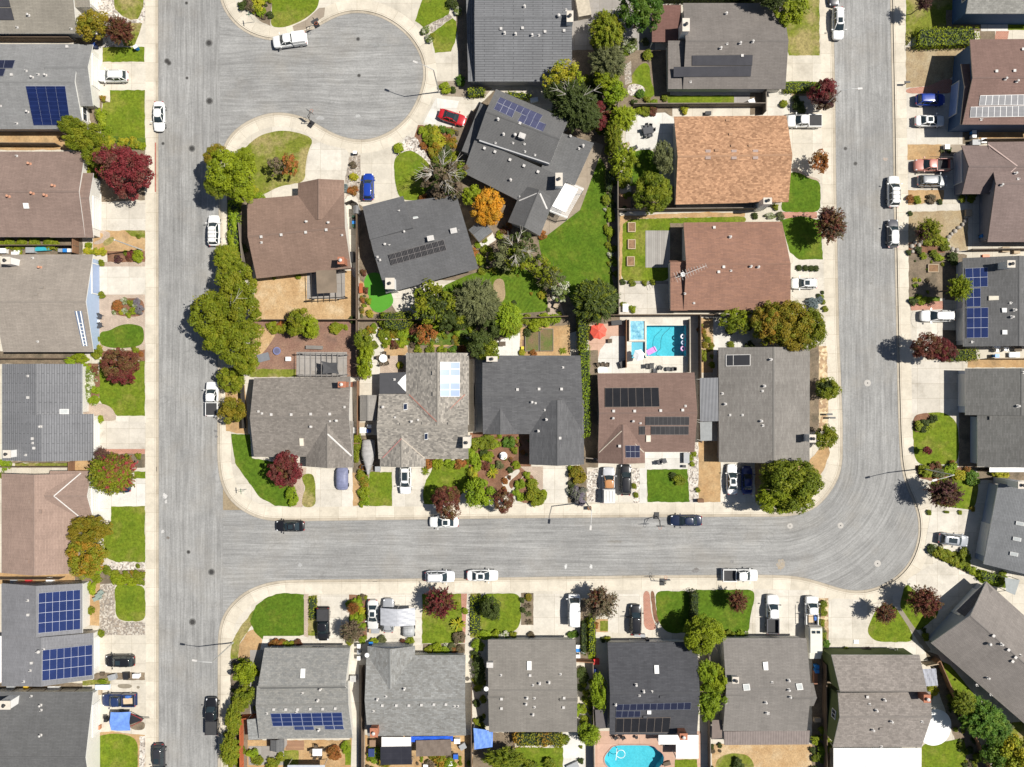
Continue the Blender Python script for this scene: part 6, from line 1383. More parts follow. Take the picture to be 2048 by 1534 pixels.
for r in '''184,342,18,olive,roundS,22;205,235,12,bright,roundS,20;214,262,10,lime;222,284,12,yellow;246,283,12,yellow;268,286,12,yellow;285,292,8,bright;207,197,7,og
18,487,13,green,tight;43,487,13,green,tight;70,486,14,green,tight;102,487,18,green,tight,14;2,488,8,green,tight;177,491,9,bright,tight,7;176,503,9,yellow;192,503,9,yellow;206,503,8,yellow;36,503,10,olive
276,512,13,bright;262,508,8,red;236,518,9,purple;277,473,5,green;252,506,6,green;258,516,7,rb
203,526,7,olive;203,590,7,olive;235,611,12,rust,tight;249,602,7,flower;262,606,7,green;274,604,8,lav;280,620,9,lav;266,622,7,bright;250,622,6,flower;258,630,6,bright;242,624,6,yellow;270,612,5,flower;228,625,5,flower
181,630,7,yellow;181,644,6,lime;183,656,6,lime;190,640,6,rb;191,665,6,yellow;192,676,8,green;186,690,9,olive;197,695,8,yellow;194,704,14,olive;160,716,16,bright,roundS,9;140,722,12,lime,roundS,8
226,704,7,flower;248,703,7,flower;270,700,8,green;282,708,6,rust
170,735,12,lime;176,750,15,flower;176,770,15,flower;170,788,13,flower;186,800,10,lime;190,740,9,rb;192,780,8,lime;200,838,9,bright,tight;195,1092,5,green
248,918,9,rb;254,914,8,green;278,912,7,green;262,926,6,rust;10,930,13,lime;3,950,8,green
176,1143,12,bright;196,1138,10,lime;214,1140,10,green;232,1149,9,olive;252,1150,9,olive;272,1149,9,olive;286,1149,7,olive;240,1160,14,bright,roundS,10;262,1164,12,bright,roundS,8;280,1160,10,green;276,1132,5,green;185,1175,10,bright,roundS,14;181,1221,10,olive,tight;202,1267,9,green,tight;196,1157,9,olive;230,1157,9,bright
205,1363,10,lime,roundS,5;175,1485,8,green;178,1505,8,olive;175,1525,8,green
470,440,9,lime,roundS,24;466,478,10,bright,roundS,20;474,410,9,bright;464,420,9,bright
484,10,10,dark,sparse2;500,12,12,brown;516,10,14,yellow;523,24,10,lime;540,30,7,dark;528,-4,8,lime
905,8,12,dark;916,22,9,flower;852,60,9,flower;858,78,9,flower;866,72,6,olive;844,66,5,dark
890,176,11,bright;921,162,11,emer;906,180,7,dark;797,296,12,bright,tight;708,354,9,yellow;706,382,11,rust;690,376,9,blue;706,330,7,brown
846,262,9,bright;858,258,9,green;872,262,10,yellow;886,258,8,emer;898,262,7,emer;862,280,14,olive;878,282,14,yellow;892,276,10,rust;904,288,12,og;870,300,14,og;890,305,14,dark;908,312,10,olive;846,292,7,rust;880,268,6,rb;852,274,9,lime
1258,92,16,flower;1295,110,12,green,tight;1252,104,9,lime,tight;1281,187,10,emer,tight;1329,196,8,green,tight;1308,207,10,lime,tight;1296,200,8,olive;1270,206,8,dark;1268,84,8,grey;1290,84,8,grey;1290,222,10,olive;1305,222,9,rb;1370,220,9,yellow;1280,222,9,bright;1206,176,14,lime,roundS,10;1192,196,10,dark
1018,198,14,green;1215,230,10,rb;1222,300,14,olive;1210,260,12,dark
1567,208,9,olive,tight;1600,214,14,dark;1592,200,9,dark;1556,250,6,dark
1244,362,14,green;1222,392,7,dark;1221,365,6,yellow;1212,400,10,green,tight,12;1220,434,8,lime,roundS,10;1218,422,7,lime;1220,464,11,bright,tight;1216,490,6,olive;1230,496,6,olive;1222,510,7,flower;1229,526,7,bright;1232,548,6,olive;1264,566,7,green;1290,566,6,olive;1306,565,6,olive;1245,564,6,dark
1248,610,7,green;1266,618,8,bright;1290,566,5,dark;1510,432,7,dark;1552,414,7,olive;1540,432,10,flower,roundS,6;1560,432,8,grey
1598,536,7,dark,tight;1611,536,7,dark,tight;1622,537,7,dark,tight;1632,537,7,dark,tight;1625,607,14,blue,roundS,12;1640,600,7,blue;1645,585,4,dark;1644,594,5,bright,tight;1646,604,6,olive,tight;1650,618,6,olive;1637,592,5,dark
584,992,11,lime,roundS,20;556,918,6,dark;716,880,7,olive,roundS,20;712,905,7,olive,roundS,22;722,950,10,olive;728,965,11,og;728,985,12,bright;732,1002,9,lime;852,942,9,bright,agave;726,935,7,rust
856,928,10,rust;876,926,12,bright;900,926,10,lime;920,926,12,rust;938,922,8,olive;866,920,7,rb
944,905,11,lime,roundS,16;952,925,10,lime,roundS,18;948,950,11,yellow,roundS,18;956,888,14,green;978,884,14,green;990,890,10,bright;976,915,12,bright;968,905,9,dark;985,945,12,yellow,agave;970,932,10,rb;998,930,9,grey;1018,884,12,emer;1030,900,8,green;1032,930,8,bright;1020,940,6,dark;1010,962,7,rust;1040,968,10,lime;1034,985,9,lime;1042,995,9,lime;1064,970,14,olive,tight;1070,994,18,olive;1084,990,10,bright;1055,950,8,bright;1020,880,6,dark
1155,950,16,gold,roundS,17;1160,990,18,lav,roundS,20;1144,938,8,bright;1142,968,7,grey;1140,982,7,flower;1148,980,10,dark;1268,972,6,olive;1272,990,6,olive;1358,960,13,green,sparse2,10;1346,952,8,dark;1388,908,6,bright;1380,916,6,bright;1384,928,5,bright;1370,912,5,olive;1395,980,5,olive
560,1285,16,rust,roundS,9;580,1288,14,green,roundS,8;596,1286,8,rb;545,1290,8,rust;700,1208,9,lime;716,1204,10,lime;722,1220,9,yellow;718,1235,9,lime;712,1248,9,bright;726,1252,8,lime;724,1280,8,lime;700,1282,9,olive;748,1283,9,bright;764,1278,8,grey;820,1283,9,green;806,1284,7,rb
916,1249,15,yellow,agave;918,1275,12,brown;914,1212,9,green;930,1222,7,bright;858,1298,9,olive;874,1296,10,bright;890,1300,9,lime;904,1294,8,grey;920,1298,8,brown;908,1300,7,rust;1057,1195,8,gold,tight,9;1056,1212,7,brown,agave;1057,1228,7,grey,agave;1058,1244,7,brown,agave;1045,1200,6,dark;1046,1220,6,dark
970,1270,16,lime,roundS,10;990,1268,10,bright;1010,1270,10,flower;1028,1270,8,olive;955,1290,12,lime,roundS,12;950,1310,10,dark;958,1340,14,dark,roundS,30;958,1372,10,bright
1141,1270,7,emer;1150,1268,7,emer;1062,1270,7,brown;1216,1278,7,olive;1206,1280,6,dark;1192,1250,7,rust;1165,1300,6,grey;1176,1240,6,lime
1444,1268,8,yellow;1460,1268,9,green;1480,1268,9,lime;1492,1268,6,flower;1430,1266,6,dark
1647,1208,9,green,tight;1646,1224,8,olive;1644,1245,8,olive,sparse2;1645,1262,7,grey;1648,1270,8,green;1653,1287,9,emer,tight;1692,1302,8,olive;1852,1272,8,green;1864,1380,12,yellow;1858,1392,7,olive
1852,845,10,dark,roundS,7;1866,838,9,dark;1838,852,10,green;1858,856,9,bright,agave;1846,858,8,dark;1858,1025,6,green
1870,935,12,rb;1850,942,14,olive;1876,946,16,grey,roundS,10;1900,940,14,lime;1918,950,16,yellow,roundS,11;1936,940,8,rust;1945,956,14,emer;1906,930,9,rust;2000,948,16,yellow,roundS,11;1986,944,9,olive;1945,1018,6,gold;1893,1024,7,green,roundS,3;1920,1025,5,bright
1862,1098,10,dark;1880,1105,14,olive;1895,1112,12,olive;1908,1122,11,olive;1928,1112,12,green,roundS,16;1920,1130,10,bright;1870,1095,6,flower;1944,1140,12,bright,roundS,9;1964,1150,14,bright,roundS,9;1982,1158,12,lime;2004,1154,12,bright
1820,398,8,rust;1834,400,9,olive;1862,398,9,brown;1880,404,6,dark;1856,482,10,olive;1880,480,13,olive;1890,492,10,green;1846,512,7,bright;1868,508,9,green;1906,518,12,dark,roundS,14;1878,515,9,bright;1838,500,8,dark;1820,427,5,dark
1826,604,9,dark;1842,600,10,bright;1830,560,6,yellow,agave;1856,600,7,green;1818,505,6,dark;1942,395,11,green;1924,398,8,olive;1884,302,4,grey;1898,300,7,dark
1848,1260,6,dark;1851,1275,8,olive;1884,1330,6,dark;2020,1455,10,grey;1948,1480,7,dark;1940,1500,8,dark;1955,1515,9,green;1935,1400,8,dark;1900,1395,8,olive
1122,1478,16,green;1090,1480,12,og;1062,1478,14,bright;1040,1480,12,og;1156,1420,12,lime;1168,1440,10,green;1172,1395,8,dark;1160,1375,9,dark;1164,1350,12,dark,roundS,16;1192,1440,8,bright,roundS,18
505,1508,12,lime;515,1520,12,olive;545,1525,14,olive;560,1512,10,olive;668,1505,14,rust,sparse2;690,1495,8,lime,roundS,12;750,1510,14,lime;770,1525,12,og;880,1520,14,og;900,1528,12,lime;860,1528,10,brown;1032,1525,12,dark;1060,1530,14,green;1100,1528,14,green;1475,1528,13,dark,sparse2;1645,1500,12,lime;1630,1480,10,bright;1632,1515,10,green;1626,1500,7,dark;1644,1460,8,bright
740,660,10,og;748,690,8,green;768,668,12,green;772,685,10,bright;790,668,11,og;806,665,12,lime;806,685,11,bright;788,690,10,rb;830,660,12,rb;866,655,12,lime;880,662,10,bright;900,655,9,rust;915,665,8,lime;835,698,9,green;860,700,10,green;885,700,9,bright;905,700,10,emer;925,698,9,rust;826,690,7,brown;800,730,8,yellow,tight;572,656,13,olive;548,655,12,olive;560,650,9,rust;672,656,14,olive,tight;616,662,12,bright;706,640,8,dark;738,602,7,bright;732,580,7,rb;740,628,8,yellow;726,600,6,rust;728,545,7,rb
770,640,14,green;840,588,9,dark;1050,640,12,green;1070,650,14,bright;1090,640,14,bright;1110,638,12,lime;1055,665,9,dark;1044,705,8,yellow,tight;1066,706,7,rust;1126,702,8,bright,agave;1060,520,10,grey;960,520,12,bright;966,540,9,green;950,505,9,rust;970,500,9,green;1084,590,9,yellow;1110,580,9,flower;1085,470,9,rust;1004,540,8,dark;955,490,7,lime
530,418,9,bright;520,395,11,lime,roundS,9;508,380,9,yellow;486,500,11,dark;478,530,12,olive;548,552,7,olive;596,552,7,olive;850,400,12,rust;860,388,10,brown;1010,460,10,rb;1000,470,9,bright;1020,450,7,rust;985,512,8,green
1416,680,7,olive;1408,710,9,olive,roundS,12;1400,660,7,rust;1410,690,7,gold;1424,730,7,bright;1460,660,9,dark;1494,650,12,dark;1462,690,8,olive;1950,1190,9,lime;1972,1180,10,bright;2005,1165,10,lime;1500,690,10,dark'''.replace('\n', ';').split(';'):
    v = r.split(','); shp = v[4] if len(v) > 4 else 'roundS'
    shrub(float(v[0]), float(v[1]), float(v[2]), v[3], 'roundS' if shp == 'sparse2' else shp, float(v[5]) if len(v) > 5 else None)
GMIX = ['green','olive','olive','dark','bright','grey','og','brown','lime']
mass([(905,640),(820,668),(815,690),(935,688),(960,700),(960,640)],34,3,7,GMIX+['rust','flower'],1); mass([(960,560),(1000,520),(1070,540),(1120,600),(1130,634),(960,636)],10,3,6,GMIX,2); mass([(862,300),(925,330),(930,395),(868,396)],16,4,9,['olive','dark','brown','green'],3)
mass([(1130,170),(1240,120),(1236,300),(1200,330),(1195,270),(1150,250)],46,4,10,['dark','green','olive','olive','grey','bright'],4); mass([(1206,330),(1232,330),(1232,600),(1216,600)],30,3,6.5,['green','dark','olive','bright','flower'],5); mass([(1185,0),(1240,40),(1240,150),(1180,140)],20,4,9,['dark','olive','green'],6)
mass([(942,868),(1060,870),(1058,925),(1010,985),(945,960)],26,2.5,6,GMIX+['rust','rb'],7); mass([(836,252),(915,258),(915,300),(870,318)],18,3,6,GMIX+['yellow','rust'],8); mass([(960,478),(1010,470),(1010,540),(955,548)],14,4,8,['olive','green','dark','bright'],9); mass([(720,560),(736,600),(745,628),(720,636)],12,2.5,5,GMIX,10)
mass([(735,1492),(760,1500),(760,1540),(735,1540)],10,3,7,GMIX,11); mass([(832,1514),(935,1500),(940,1540),(832,1540)],22,3,7,['og','brown','lime','olive','bright'],12); mass([(948,1290),(968,1290),(968,1460),(948,1450)],20,4,8,['dark','olive','green'],13); mass([(1160,1330),(1182,1330),(1182,1530),(1160,1530)],26,4,8,['dark','olive','green','bright'],14)
mass([(1420,1490),(1440,1490),(1440,1540),(1420,1540)],5,3,5,['dark','brown'],15); mass([(1880,1330),(1905,1400),(1950,1490),(1980,1540),(1925,1530),(1900,1430)],30,3,7,['dark','olive','green','brown'],16); mass([(1626,1440),(1660,1440),(1660,1540),(1626,1540)],16,4,8,['dark','green','bright','olive'],17)
mass([(1820,510),(1888,508),(1888,600),(1820,600)],14,2,4.5,['dark','brown','olive','lime'],18); mass([(1840,935),(1950,940),(1950,958),(1860,960)],18,3,6.5,GMIX+['rb','rust'],19); mass([(1858,1092),(1938,1115),(1935,1145),(1895,1125)],22,3,6.5,['dark','olive','olive','green'],20); mass([(1398,650),(1424,650),(1424,735),(1398,735)],14,2.5,5,['gold','brown','olive'],21)
mass([(500,650),(700,648),(700,662),(500,672)],16,3,6,['olive','green','brown','bright'],22); mass([(458,1320),(515,1318),(520,1420),(462,1420)],14,4,8,['olive','green','bright'],23); mass([(452,1400),(484,1400),(484,1540),(455,1540)],20,5,9,['olive','olive','green'],24); mass([(846,1290),(928,1290),(928,1306),(846,1306)],14,2.5,5,GMIX+['flower'],25)
mass([(698,1192),(732,1192),(732,1276),(698,1276)],16,3,6,['lime','olive','brown','bright'],26); mass([(722,942),(737,942),(737,1010),(722,1010)],12,3,6,['lime','bright','og'],27); mass([(175,625),(196,632),(197,702),(180,700)],14,2.5,5.5,['lime','bright','flower','rb'],28); mass([(160,730),(195,730),(195,808),(160,808)],16,4,8,['flower','lime','bright'],29); mass([(170,1142),(288,1142),(288,1166),(170,1166)],24,3,7,['olive','green','bright','og'],30)
mass([(486,-6),(540,-6),(538,40),(500,24)],18,3,7,['olive','brown','yellow','dark'],31); mass([(1240,300),(1262,300),(1260,420),(1240,420)],14,4,8,['dark','olive','green'],32); mass([(740,652),(812,652),(812,690),(760,690)],16,3,6,GMIX+['yellow'],33)
plant_shrubs()
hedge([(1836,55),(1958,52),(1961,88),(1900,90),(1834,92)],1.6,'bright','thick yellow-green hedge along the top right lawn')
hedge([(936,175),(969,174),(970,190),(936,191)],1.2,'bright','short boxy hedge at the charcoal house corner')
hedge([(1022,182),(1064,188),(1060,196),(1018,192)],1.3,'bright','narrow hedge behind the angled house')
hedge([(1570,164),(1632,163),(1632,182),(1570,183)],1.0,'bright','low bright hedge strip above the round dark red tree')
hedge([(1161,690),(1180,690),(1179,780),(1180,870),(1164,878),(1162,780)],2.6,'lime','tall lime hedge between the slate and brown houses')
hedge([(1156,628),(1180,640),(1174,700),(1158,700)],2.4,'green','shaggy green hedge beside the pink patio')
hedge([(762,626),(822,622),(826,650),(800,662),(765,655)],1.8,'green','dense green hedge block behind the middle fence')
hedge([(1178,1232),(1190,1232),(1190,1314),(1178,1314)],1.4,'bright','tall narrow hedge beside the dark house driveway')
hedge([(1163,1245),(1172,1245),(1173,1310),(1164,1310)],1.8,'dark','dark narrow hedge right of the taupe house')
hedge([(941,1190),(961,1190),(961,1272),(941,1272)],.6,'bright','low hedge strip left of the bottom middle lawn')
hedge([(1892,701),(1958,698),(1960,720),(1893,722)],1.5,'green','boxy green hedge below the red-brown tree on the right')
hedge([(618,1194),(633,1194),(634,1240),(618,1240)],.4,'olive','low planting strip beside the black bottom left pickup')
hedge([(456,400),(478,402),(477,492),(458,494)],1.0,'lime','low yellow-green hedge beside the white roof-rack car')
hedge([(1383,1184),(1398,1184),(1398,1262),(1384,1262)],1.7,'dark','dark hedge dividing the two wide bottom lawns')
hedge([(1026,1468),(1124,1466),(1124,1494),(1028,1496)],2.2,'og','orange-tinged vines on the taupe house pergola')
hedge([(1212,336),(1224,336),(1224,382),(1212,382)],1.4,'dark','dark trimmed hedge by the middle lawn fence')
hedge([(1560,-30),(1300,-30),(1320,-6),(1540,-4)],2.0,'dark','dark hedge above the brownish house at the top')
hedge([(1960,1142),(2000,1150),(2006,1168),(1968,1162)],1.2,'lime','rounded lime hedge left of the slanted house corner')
# ---------------------------------------------------------------- fences, lamps, pools, furniture and small things
def boards(name, a, b, rot=0):
    t = NT(name); p = t.pos(); n1 = t.noise(t.mapp(p, (3, 3, .3)), 2.2, 3, .6); col = t.mix(n1, a, b); t.set('Base Color', t.mul(col, t.ramp(t.noise(p, .5, 3), .3, .7, .8, 1.15))); t.set('Roughness', .9); return t.mat
WOOD = boards('weathered_fence_boards', (.15,.105,.07), (.10,.07,.048)); WOODG = boards('grey_fence_boards', (.22,.185,.15), (.15,.125,.10)); WOODR = boards('red_stained_boards', (.42,.11,.035), (.34,.085,.03)); WOODB = boards('brown_timber', (.24,.13,.07), (.17,.09,.05)); DARKW = boards('dark_timber', (.05,.042,.036), (.03,.026,.022)); PALEW = boards('pale_timber', (.45,.36,.25), (.36,.28,.19))
STEEL = plain('galvanised_steel', (.50,.50,.49), .45, .3); BLACKM = plain('black_metal', (.018,.018,.02), .5); WPLAST = plain('white_plastic', (.80,.80,.79), .45); ROCK = ground('rock', (.42,.38,.33), (.30,.27,.23), 2, 6, .2)
def fence(label, pts, h=1.75, mat=None, zb=G):
    mat = mat or WOOD; P = [W(x, y, zb) for x, y in pts]; c = P[0].lerp(P[-1], .5); root = empty('fence', (c.x, c.y, zb))
    for a, b in zip(P, P[1:]):
        d = (b-a); L = d.length; d.normalize(); rz = math.atan2(d.y, d.x); m = MB(); q = a.lerp(b, .5); m.box((q.x, q.y, zb+h*.5), (L, .035, h-.06), rz); m.box((q.x, q.y, zb+h+.01), (L+.06, .13, .045), rz)
        for z in (.35, h*.75): m.box((q.x, q.y, zb+z), (L, .09, .08), rz)
        m.build('board_panel', mat, root, (c.x, c.y, zb)); n = max(1, round(L/2.6))
        for k in range(n+1): q = a.lerp(b, k/n); m = MB(); m.box((q.x, q.y, zb+h*.5+.03), (.11, .115, h+.06), rz); m.build('post', mat, root, (c.x, c.y, zb))
    xs = [p[0] for p in pts]; ys = [p[1] for p in pts]; return reg(root, label, 'fence', 'fences between the yards', (sum(xs)/len(xs), sum(ys)/len(ys)))
F = fence
F('brown board fence between the upper left grey and brown roofs',[(-60,292),(122,293)]); F('dark board fence behind the top left corner house',[(-60,83),(150,84)]); F('board fence between the taupe roof and the bin row',[(-60,494),(158,494)])
F('short brown gate beside the wheelie bins on the left',[(158,476),(158,508)],1.8,WOODB); F('board fence above the blue-grey ribbed roof',[(-60,717),(140,717)]); F('board fence below the blue-grey ribbed roof',[(-60,932),(146,932)])
F('red-brown gate by the ribbed house corner',[(150,922),(150,942)],1.8,WOODB); F('board fence above the upper left solar arrays',[(-60,1153),(130,1153)]); F('board fence below the lower left solar arrays',[(-60,1377),(158,1377)])
F('long straight fence between the brown and slate houses',[(717,428),(717,640),(717,752)]); F('fence running behind the dry back yard',[(505,641),(717,641),(958,641)]); F('low dark enclosure fence round the brown house bins',[(690,412),(707,405),(716,410),(717,426)],1.5,DARKW)
F('dark fence left of the speckled corner house',[(487,752),(490,800),(492,855)],1.6,DARKW); F('grey fence left of the brown dead-end house',[(484,450),(491,525)],1.6,WOODG)
F('tall grey fence between the middle lawns and right gardens',[(1233,212),(1233,424),(1235,628)],1.75,WOODG); F('white-topped fence between the orange and rusty roofs',[(1233,423),(1525,420)],1.75,WOODG); F('dark board fence above the square pool',[(1150,632),(1396,631),(1490,632)])
F('fence along the narrow top back lawn',[(1265,215),(1525,214)],1.75,WOODG); F('short fence closing the top side passage',[(1525,178),(1525,229)],1.75,WOODG); F('fence between the square pool and the tan strip',[(1396,631),(1397,760),(1398,883)])
F('low fence splitting the pink patio from the pool deck',[(1250,641),(1250,735)],1.5,WOODB); F('white railing along the right side of the square pool',[(1376,640),(1376,744)],1.15,WOODG); F('fence below the striped back lawn',[(960,641),(1136,634)]); F('side fence between mottled and slate roofs',[(949,700),(950,862)],1.7,DARKW); F('side fence between speckled and mottled roofs',[(719,762),(719,868)],1.7,WOODB)
F('board fence along the bottom concrete side path',[(728,1330),(728,1590)]); F('board fence between silver canopy house and taupe house',[(944,1365),(944,1590)]); F('fence between taupe and dark bottom houses',[(1184,1320),(1187,1590)],1.7,WOODG); F('fence between dark and brown-covered bottom houses',[(1414,1305),(1416,1590)],1.7,WOODG)
F('dark fence left of the green walled house',[(1644,1322),(1645,1445),(1646,1590)]); F('diagonal fence beside the big angled house',[(1862,1318),(1868,1313),(1916,1425),(1945,1475),(1975,1540),(2000,1600)],1.75,WOODB); F('short fence joining green walled and angled houses',[(1842,1324),(1864,1320)],1.75,PALEW)
F('bright orange-stained fence at the bottom left corner house',[(512,1427),(487,1429),(488,1590)],1.7,WOODR); F('fence between the tall brown house and its neighbour',[(1957,285),(2090,283)]); F('white-topped fence above the dark solar house',[(1932,502),(2090,500)],1.75,WOODG); F('fence below the dark solar house',[(1975,717),(2090,717)],1.75,PALEW); F('fence behind the plain right-edge grey house',[(1955,940),(2090,941)],1.75,WOODB)
F('garden wall-like gate beside the dark kidney-pool house',[(1150,1316),(1186,1318)],1.6,WOODB); F('short gate beside the speckled corner house',[(706,885),(722,885)],1.6,WOODB); F('dark side gate beside the two-gable slate house',[(1168,914),(1195,916)],1.6,WOODG)
LG = 'street lamps'
def lamp(label, bx, by, hx, hy, z=8.5, dx=.35):
    b = W(bx, by); hd = W(hx, hy, z+.25); root = empty('street_lamp', b); v = hd-Vector((b.x, b.y, hd.z)); m = MB(); m.tube((0,0,0),(0,0,.5),.16,.14,10); m.tube((0,0,.5),(0,0,z),.11,.075,10); m.build('pole', STEEL, root)
    m = MB(); p = Vector((0,0,z)); q = Vector((v.x*.5, v.y*.5, z+.35)); r = Vector((v.x*.95, v.y*.95, z+.28)); m.tube(p,q,.055,.05,8); m.tube(q,r,.05,.045,8); m.build('arm', STEEL, root); d = v.normalized(); m = MB(); m.box((v.x, v.y, z+.25), (.72,.30,.14), math.atan2(d.y,d.x)); o = m.build('lamp_head', VENT, root); m = MB(); m.box((v.x,v.y,z+.165),(.4,.2,.04),math.atan2(d.y,d.x)); m.build('lens', LAMPM, o)
    return reg(root, label, 'street lamp', LG, (bx, by))
lamp('street lamp at the right edge of the dead end circle',878,184,831,125); lamp('street lamp at the lower left street corner',466,1285,390,1320); lamp('street lamp between the lower street shrubs and driveway',1172,1004,1181,1055); lamp('street lamp above the wide purple-brown tree',1845,937,1868,960); lamp('street lamp hidden in the round dark red tree',1637,222,1719,178)
p = W(285,500); r = empty('utility_pole', p); m = MB(); m.tube((0,0,0),(0,0,8.4),.12,.08,10); m.build('pole', STEEL, r); m = MB(); m.lathe([(.14,0),(.16,.1),(.05,.2),(0,.22)],(0,0,8.4),10); m.build('cap', VENT, r); reg(r,'bare steel pole without arm by the left sidewalk','pole',None,(285,500))
def hoop(label, px, py, ang):
    r = empty('basketball_hoop', W(px, py, 0.0), R(ang)); m = MB(); m.box((-.5,0,.12),(1.1,.75,.24)); m.build('base', BLACKM, r); m = MB(); m.tube((-.4,0,.2),(-.1,0,2.9),.06,n=8); m.tube((-.1,0,2.9),(.55,0,3.1),.05,n=8); m.tube((-.25,0,1.9),(.55,0,2.75),.035,n=8); m.build('pole', BLACKM, r)
    m = MB(); m.box((.62,0,3.15),(.05,1.25,.85)); m.build('backboard', plain('smoked_backboard',(.10,.105,.11),.2), r); m = MB(); n = 14
    for i in range(n): a, b = 2*math.pi*i/n, 2*math.pi*(i+1)/n; m.tube((.92+.24*math.cos(a),.24*math.sin(a),2.9),(.92+.24*math.cos(b),.24*math.sin(b),2.9),.02,n=5)
    m.build('rim', plain('hoop_orange',(.5,.12,.03),.5), r); return reg(r, label, 'basketball hoop', 'basketball hoops at the kerbs', (px, py))
hoop('basketball hoop at the upper kerb of the dead end',636,54,-60); hoop('basketball hoop at the lower kerb of the dead end',626,244,55); hoop('basketball hoop left of the navy saloon',1313,1037,-90); hoop('basketball hoop left of the open-bed white pickup',1324,1157,90)
IRON = plain('cast_iron', (.05,.048,.045), .7, .3); RING = plain('pale_manhole_ring', (.40,.38,.35), .8); PATCHD = plain('tar_patch', (.12,.118,.112), .9)
for px, py, rr, pale in ((418,86,4.2,0),(419,202,4.2,0),(384,297,4,0),(423,1144,4,0),(385,1244,4.2,0),(334,122,3.4,0),(338,126,3,0),(374,156,1.8,0),(326,287,2,0),(716,78,2.4,0),(718,151,2.2,0),(1735,766,4,1),(1580,1052,3.4,1),(1681,1051,3.6,1),(1755,1127,4,1),(1691,297,2.2,0),(1711,327,2.4,0),(377,1104,2.4,0),(373,6,2,0)):
    c = W(px, py, .012); m = MB(); k = S*rr; m.lathe([(k*1.7,0),(k*1.65,.006),(k*1.1,.008)], c, 22, 0); m.lathe([(k*1.1,.008),(k*1.05,.013),(k*.35,.014)], c, 22, 1); m.lathe([(k*.35,.014),(0,.015)], c, 22, 2 if pale else 1)
    o = m.build('manhole_cover', [PATCHD if not pale else RING, IRON if not pale else RING, IRON]); reg(o, ('pale ' if pale else 'dark ')+('large round' if rr > 3 else 'small round')+' manhole cover', 'manhole cover', 'manhole covers in the streets', (px, py))
for px, py, w, h in ((750,1164,9,2.6),(799,1164,9,2.6),(1660,145,2.4,20),(312.6,938,1.2,9),(300+1,0,0,0)):
    if not w: continue
    c = W(px, py, .03); m = MB(); m.box((c.x,c.y,.06),(w*S,h*S,.05)); n = 6
    for k in range(n): m.box((c.x+(k/n-.42)*w*S if w > h else c.x, c.y if w > h else c.y+(k/n-.42)*h*S,.09),(.04 if w > h else w*S*.8,h*S*.8 if w > h else .04,.02))
    reg(m.build('drain_grate', IRON),'dark iron drain grate by kerb','drain','kerb drains',(px,py))
# wheelie bins
def binproto():
    r = empty('wheelie_bin',(0,0,0)); m = MB(); B = [(-.27,-.25),(.27,-.25),(.27,.25),(-.27,.25)]
    lo = [(x*.78,y*.78,.05) for x,y in B]; hi = [(x,y,1.0) for x,y in B]
    for i in range(4): m.face([lo[i],lo[(i+1)%4],hi[(i+1)%4],hi[i]])
    m.face(lo[::-1]); m.face(hi); m.build('body',WPLAST,r); m = MB(); m.box((.02,0,1.03),(.64,.56,.06)); m.box((-.30,0,1.02),(.06,.42,.05)); m.build('lid',WPLAST,r)
    for sy in (-1,1): m = MB(); m.tube((-.22,sy*.20,.12),(-.22,sy*.26,.12),.12,n=10); m.build('wheel',TYRE,r)
    index_kids(r); return r
BP = binproto(); BUSED = []
BC = {'blue':(.02,.19,.55),'black':(.03,.032,.035),'green':(.02,.06,.035),'grey':(.28,.29,.30),'white':(.70,.70,.69),'red':(.55,.03,.025),'teal':(.03,.30,.36),'navy':(.02,.05,.20)}
def wbin(px, py, col, rz=0, lid=None):
    o = copy_tree(BP) if BUSED else BP; BUSED.append(1); o.location = W(px, py); o.rotation_euler = (0,0,R(rz)); mt = plain('bin_'+col, BC[col], .45)
    for c in o.children:
        if c.name.startswith('body'): remat(c, mt)
        if c.name.startswith('lid'): remat(c, plain('bin_'+lid, BC[lid], .45) if lid else mt)
    reg(o, f'{col} wheelie bin' if not lid or lid == col else f'{col} {lid}-lidded wheelie bin', 'bin', 'wheelie bins beside the houses', (px, py))
for px, py, c, rz, l in ((128,503,'grey',0,None),(137,503,'blue',0,None),(146,503,'grey',0,'white'),(153,503,'white',0,None),(711,441,'black',0,None),(711,447,'blue',0,'blue'),(711,454,'green',0,None),(711,437,'green',0,None),(194,95,'navy',20,None),(740,861,'navy',0,None),(744,1283,'blue',0,None),(720,1288,'white',90,None),(720,1300,'grey',90,None),(720,1312,'white',90,None),(1155,1289,'white',0,None),(1155,1296,'blue',0,None),(1155,1308,'grey',0,'white'),(1189,1337,'navy',0,None),(1629,1329,'blue',0,None),(1629,1338,'blue',0,None),(1941,259,'blue',0,None),(1941,268,'blue',0,'white'),(1941,276,'white',0,None),(1986,712,'blue',0,None),(1960,474,'blue',0,None),(277,99,'blue',30,'white'),(741,852,'white',0,None)): wbin(px,py,c,rz,l)
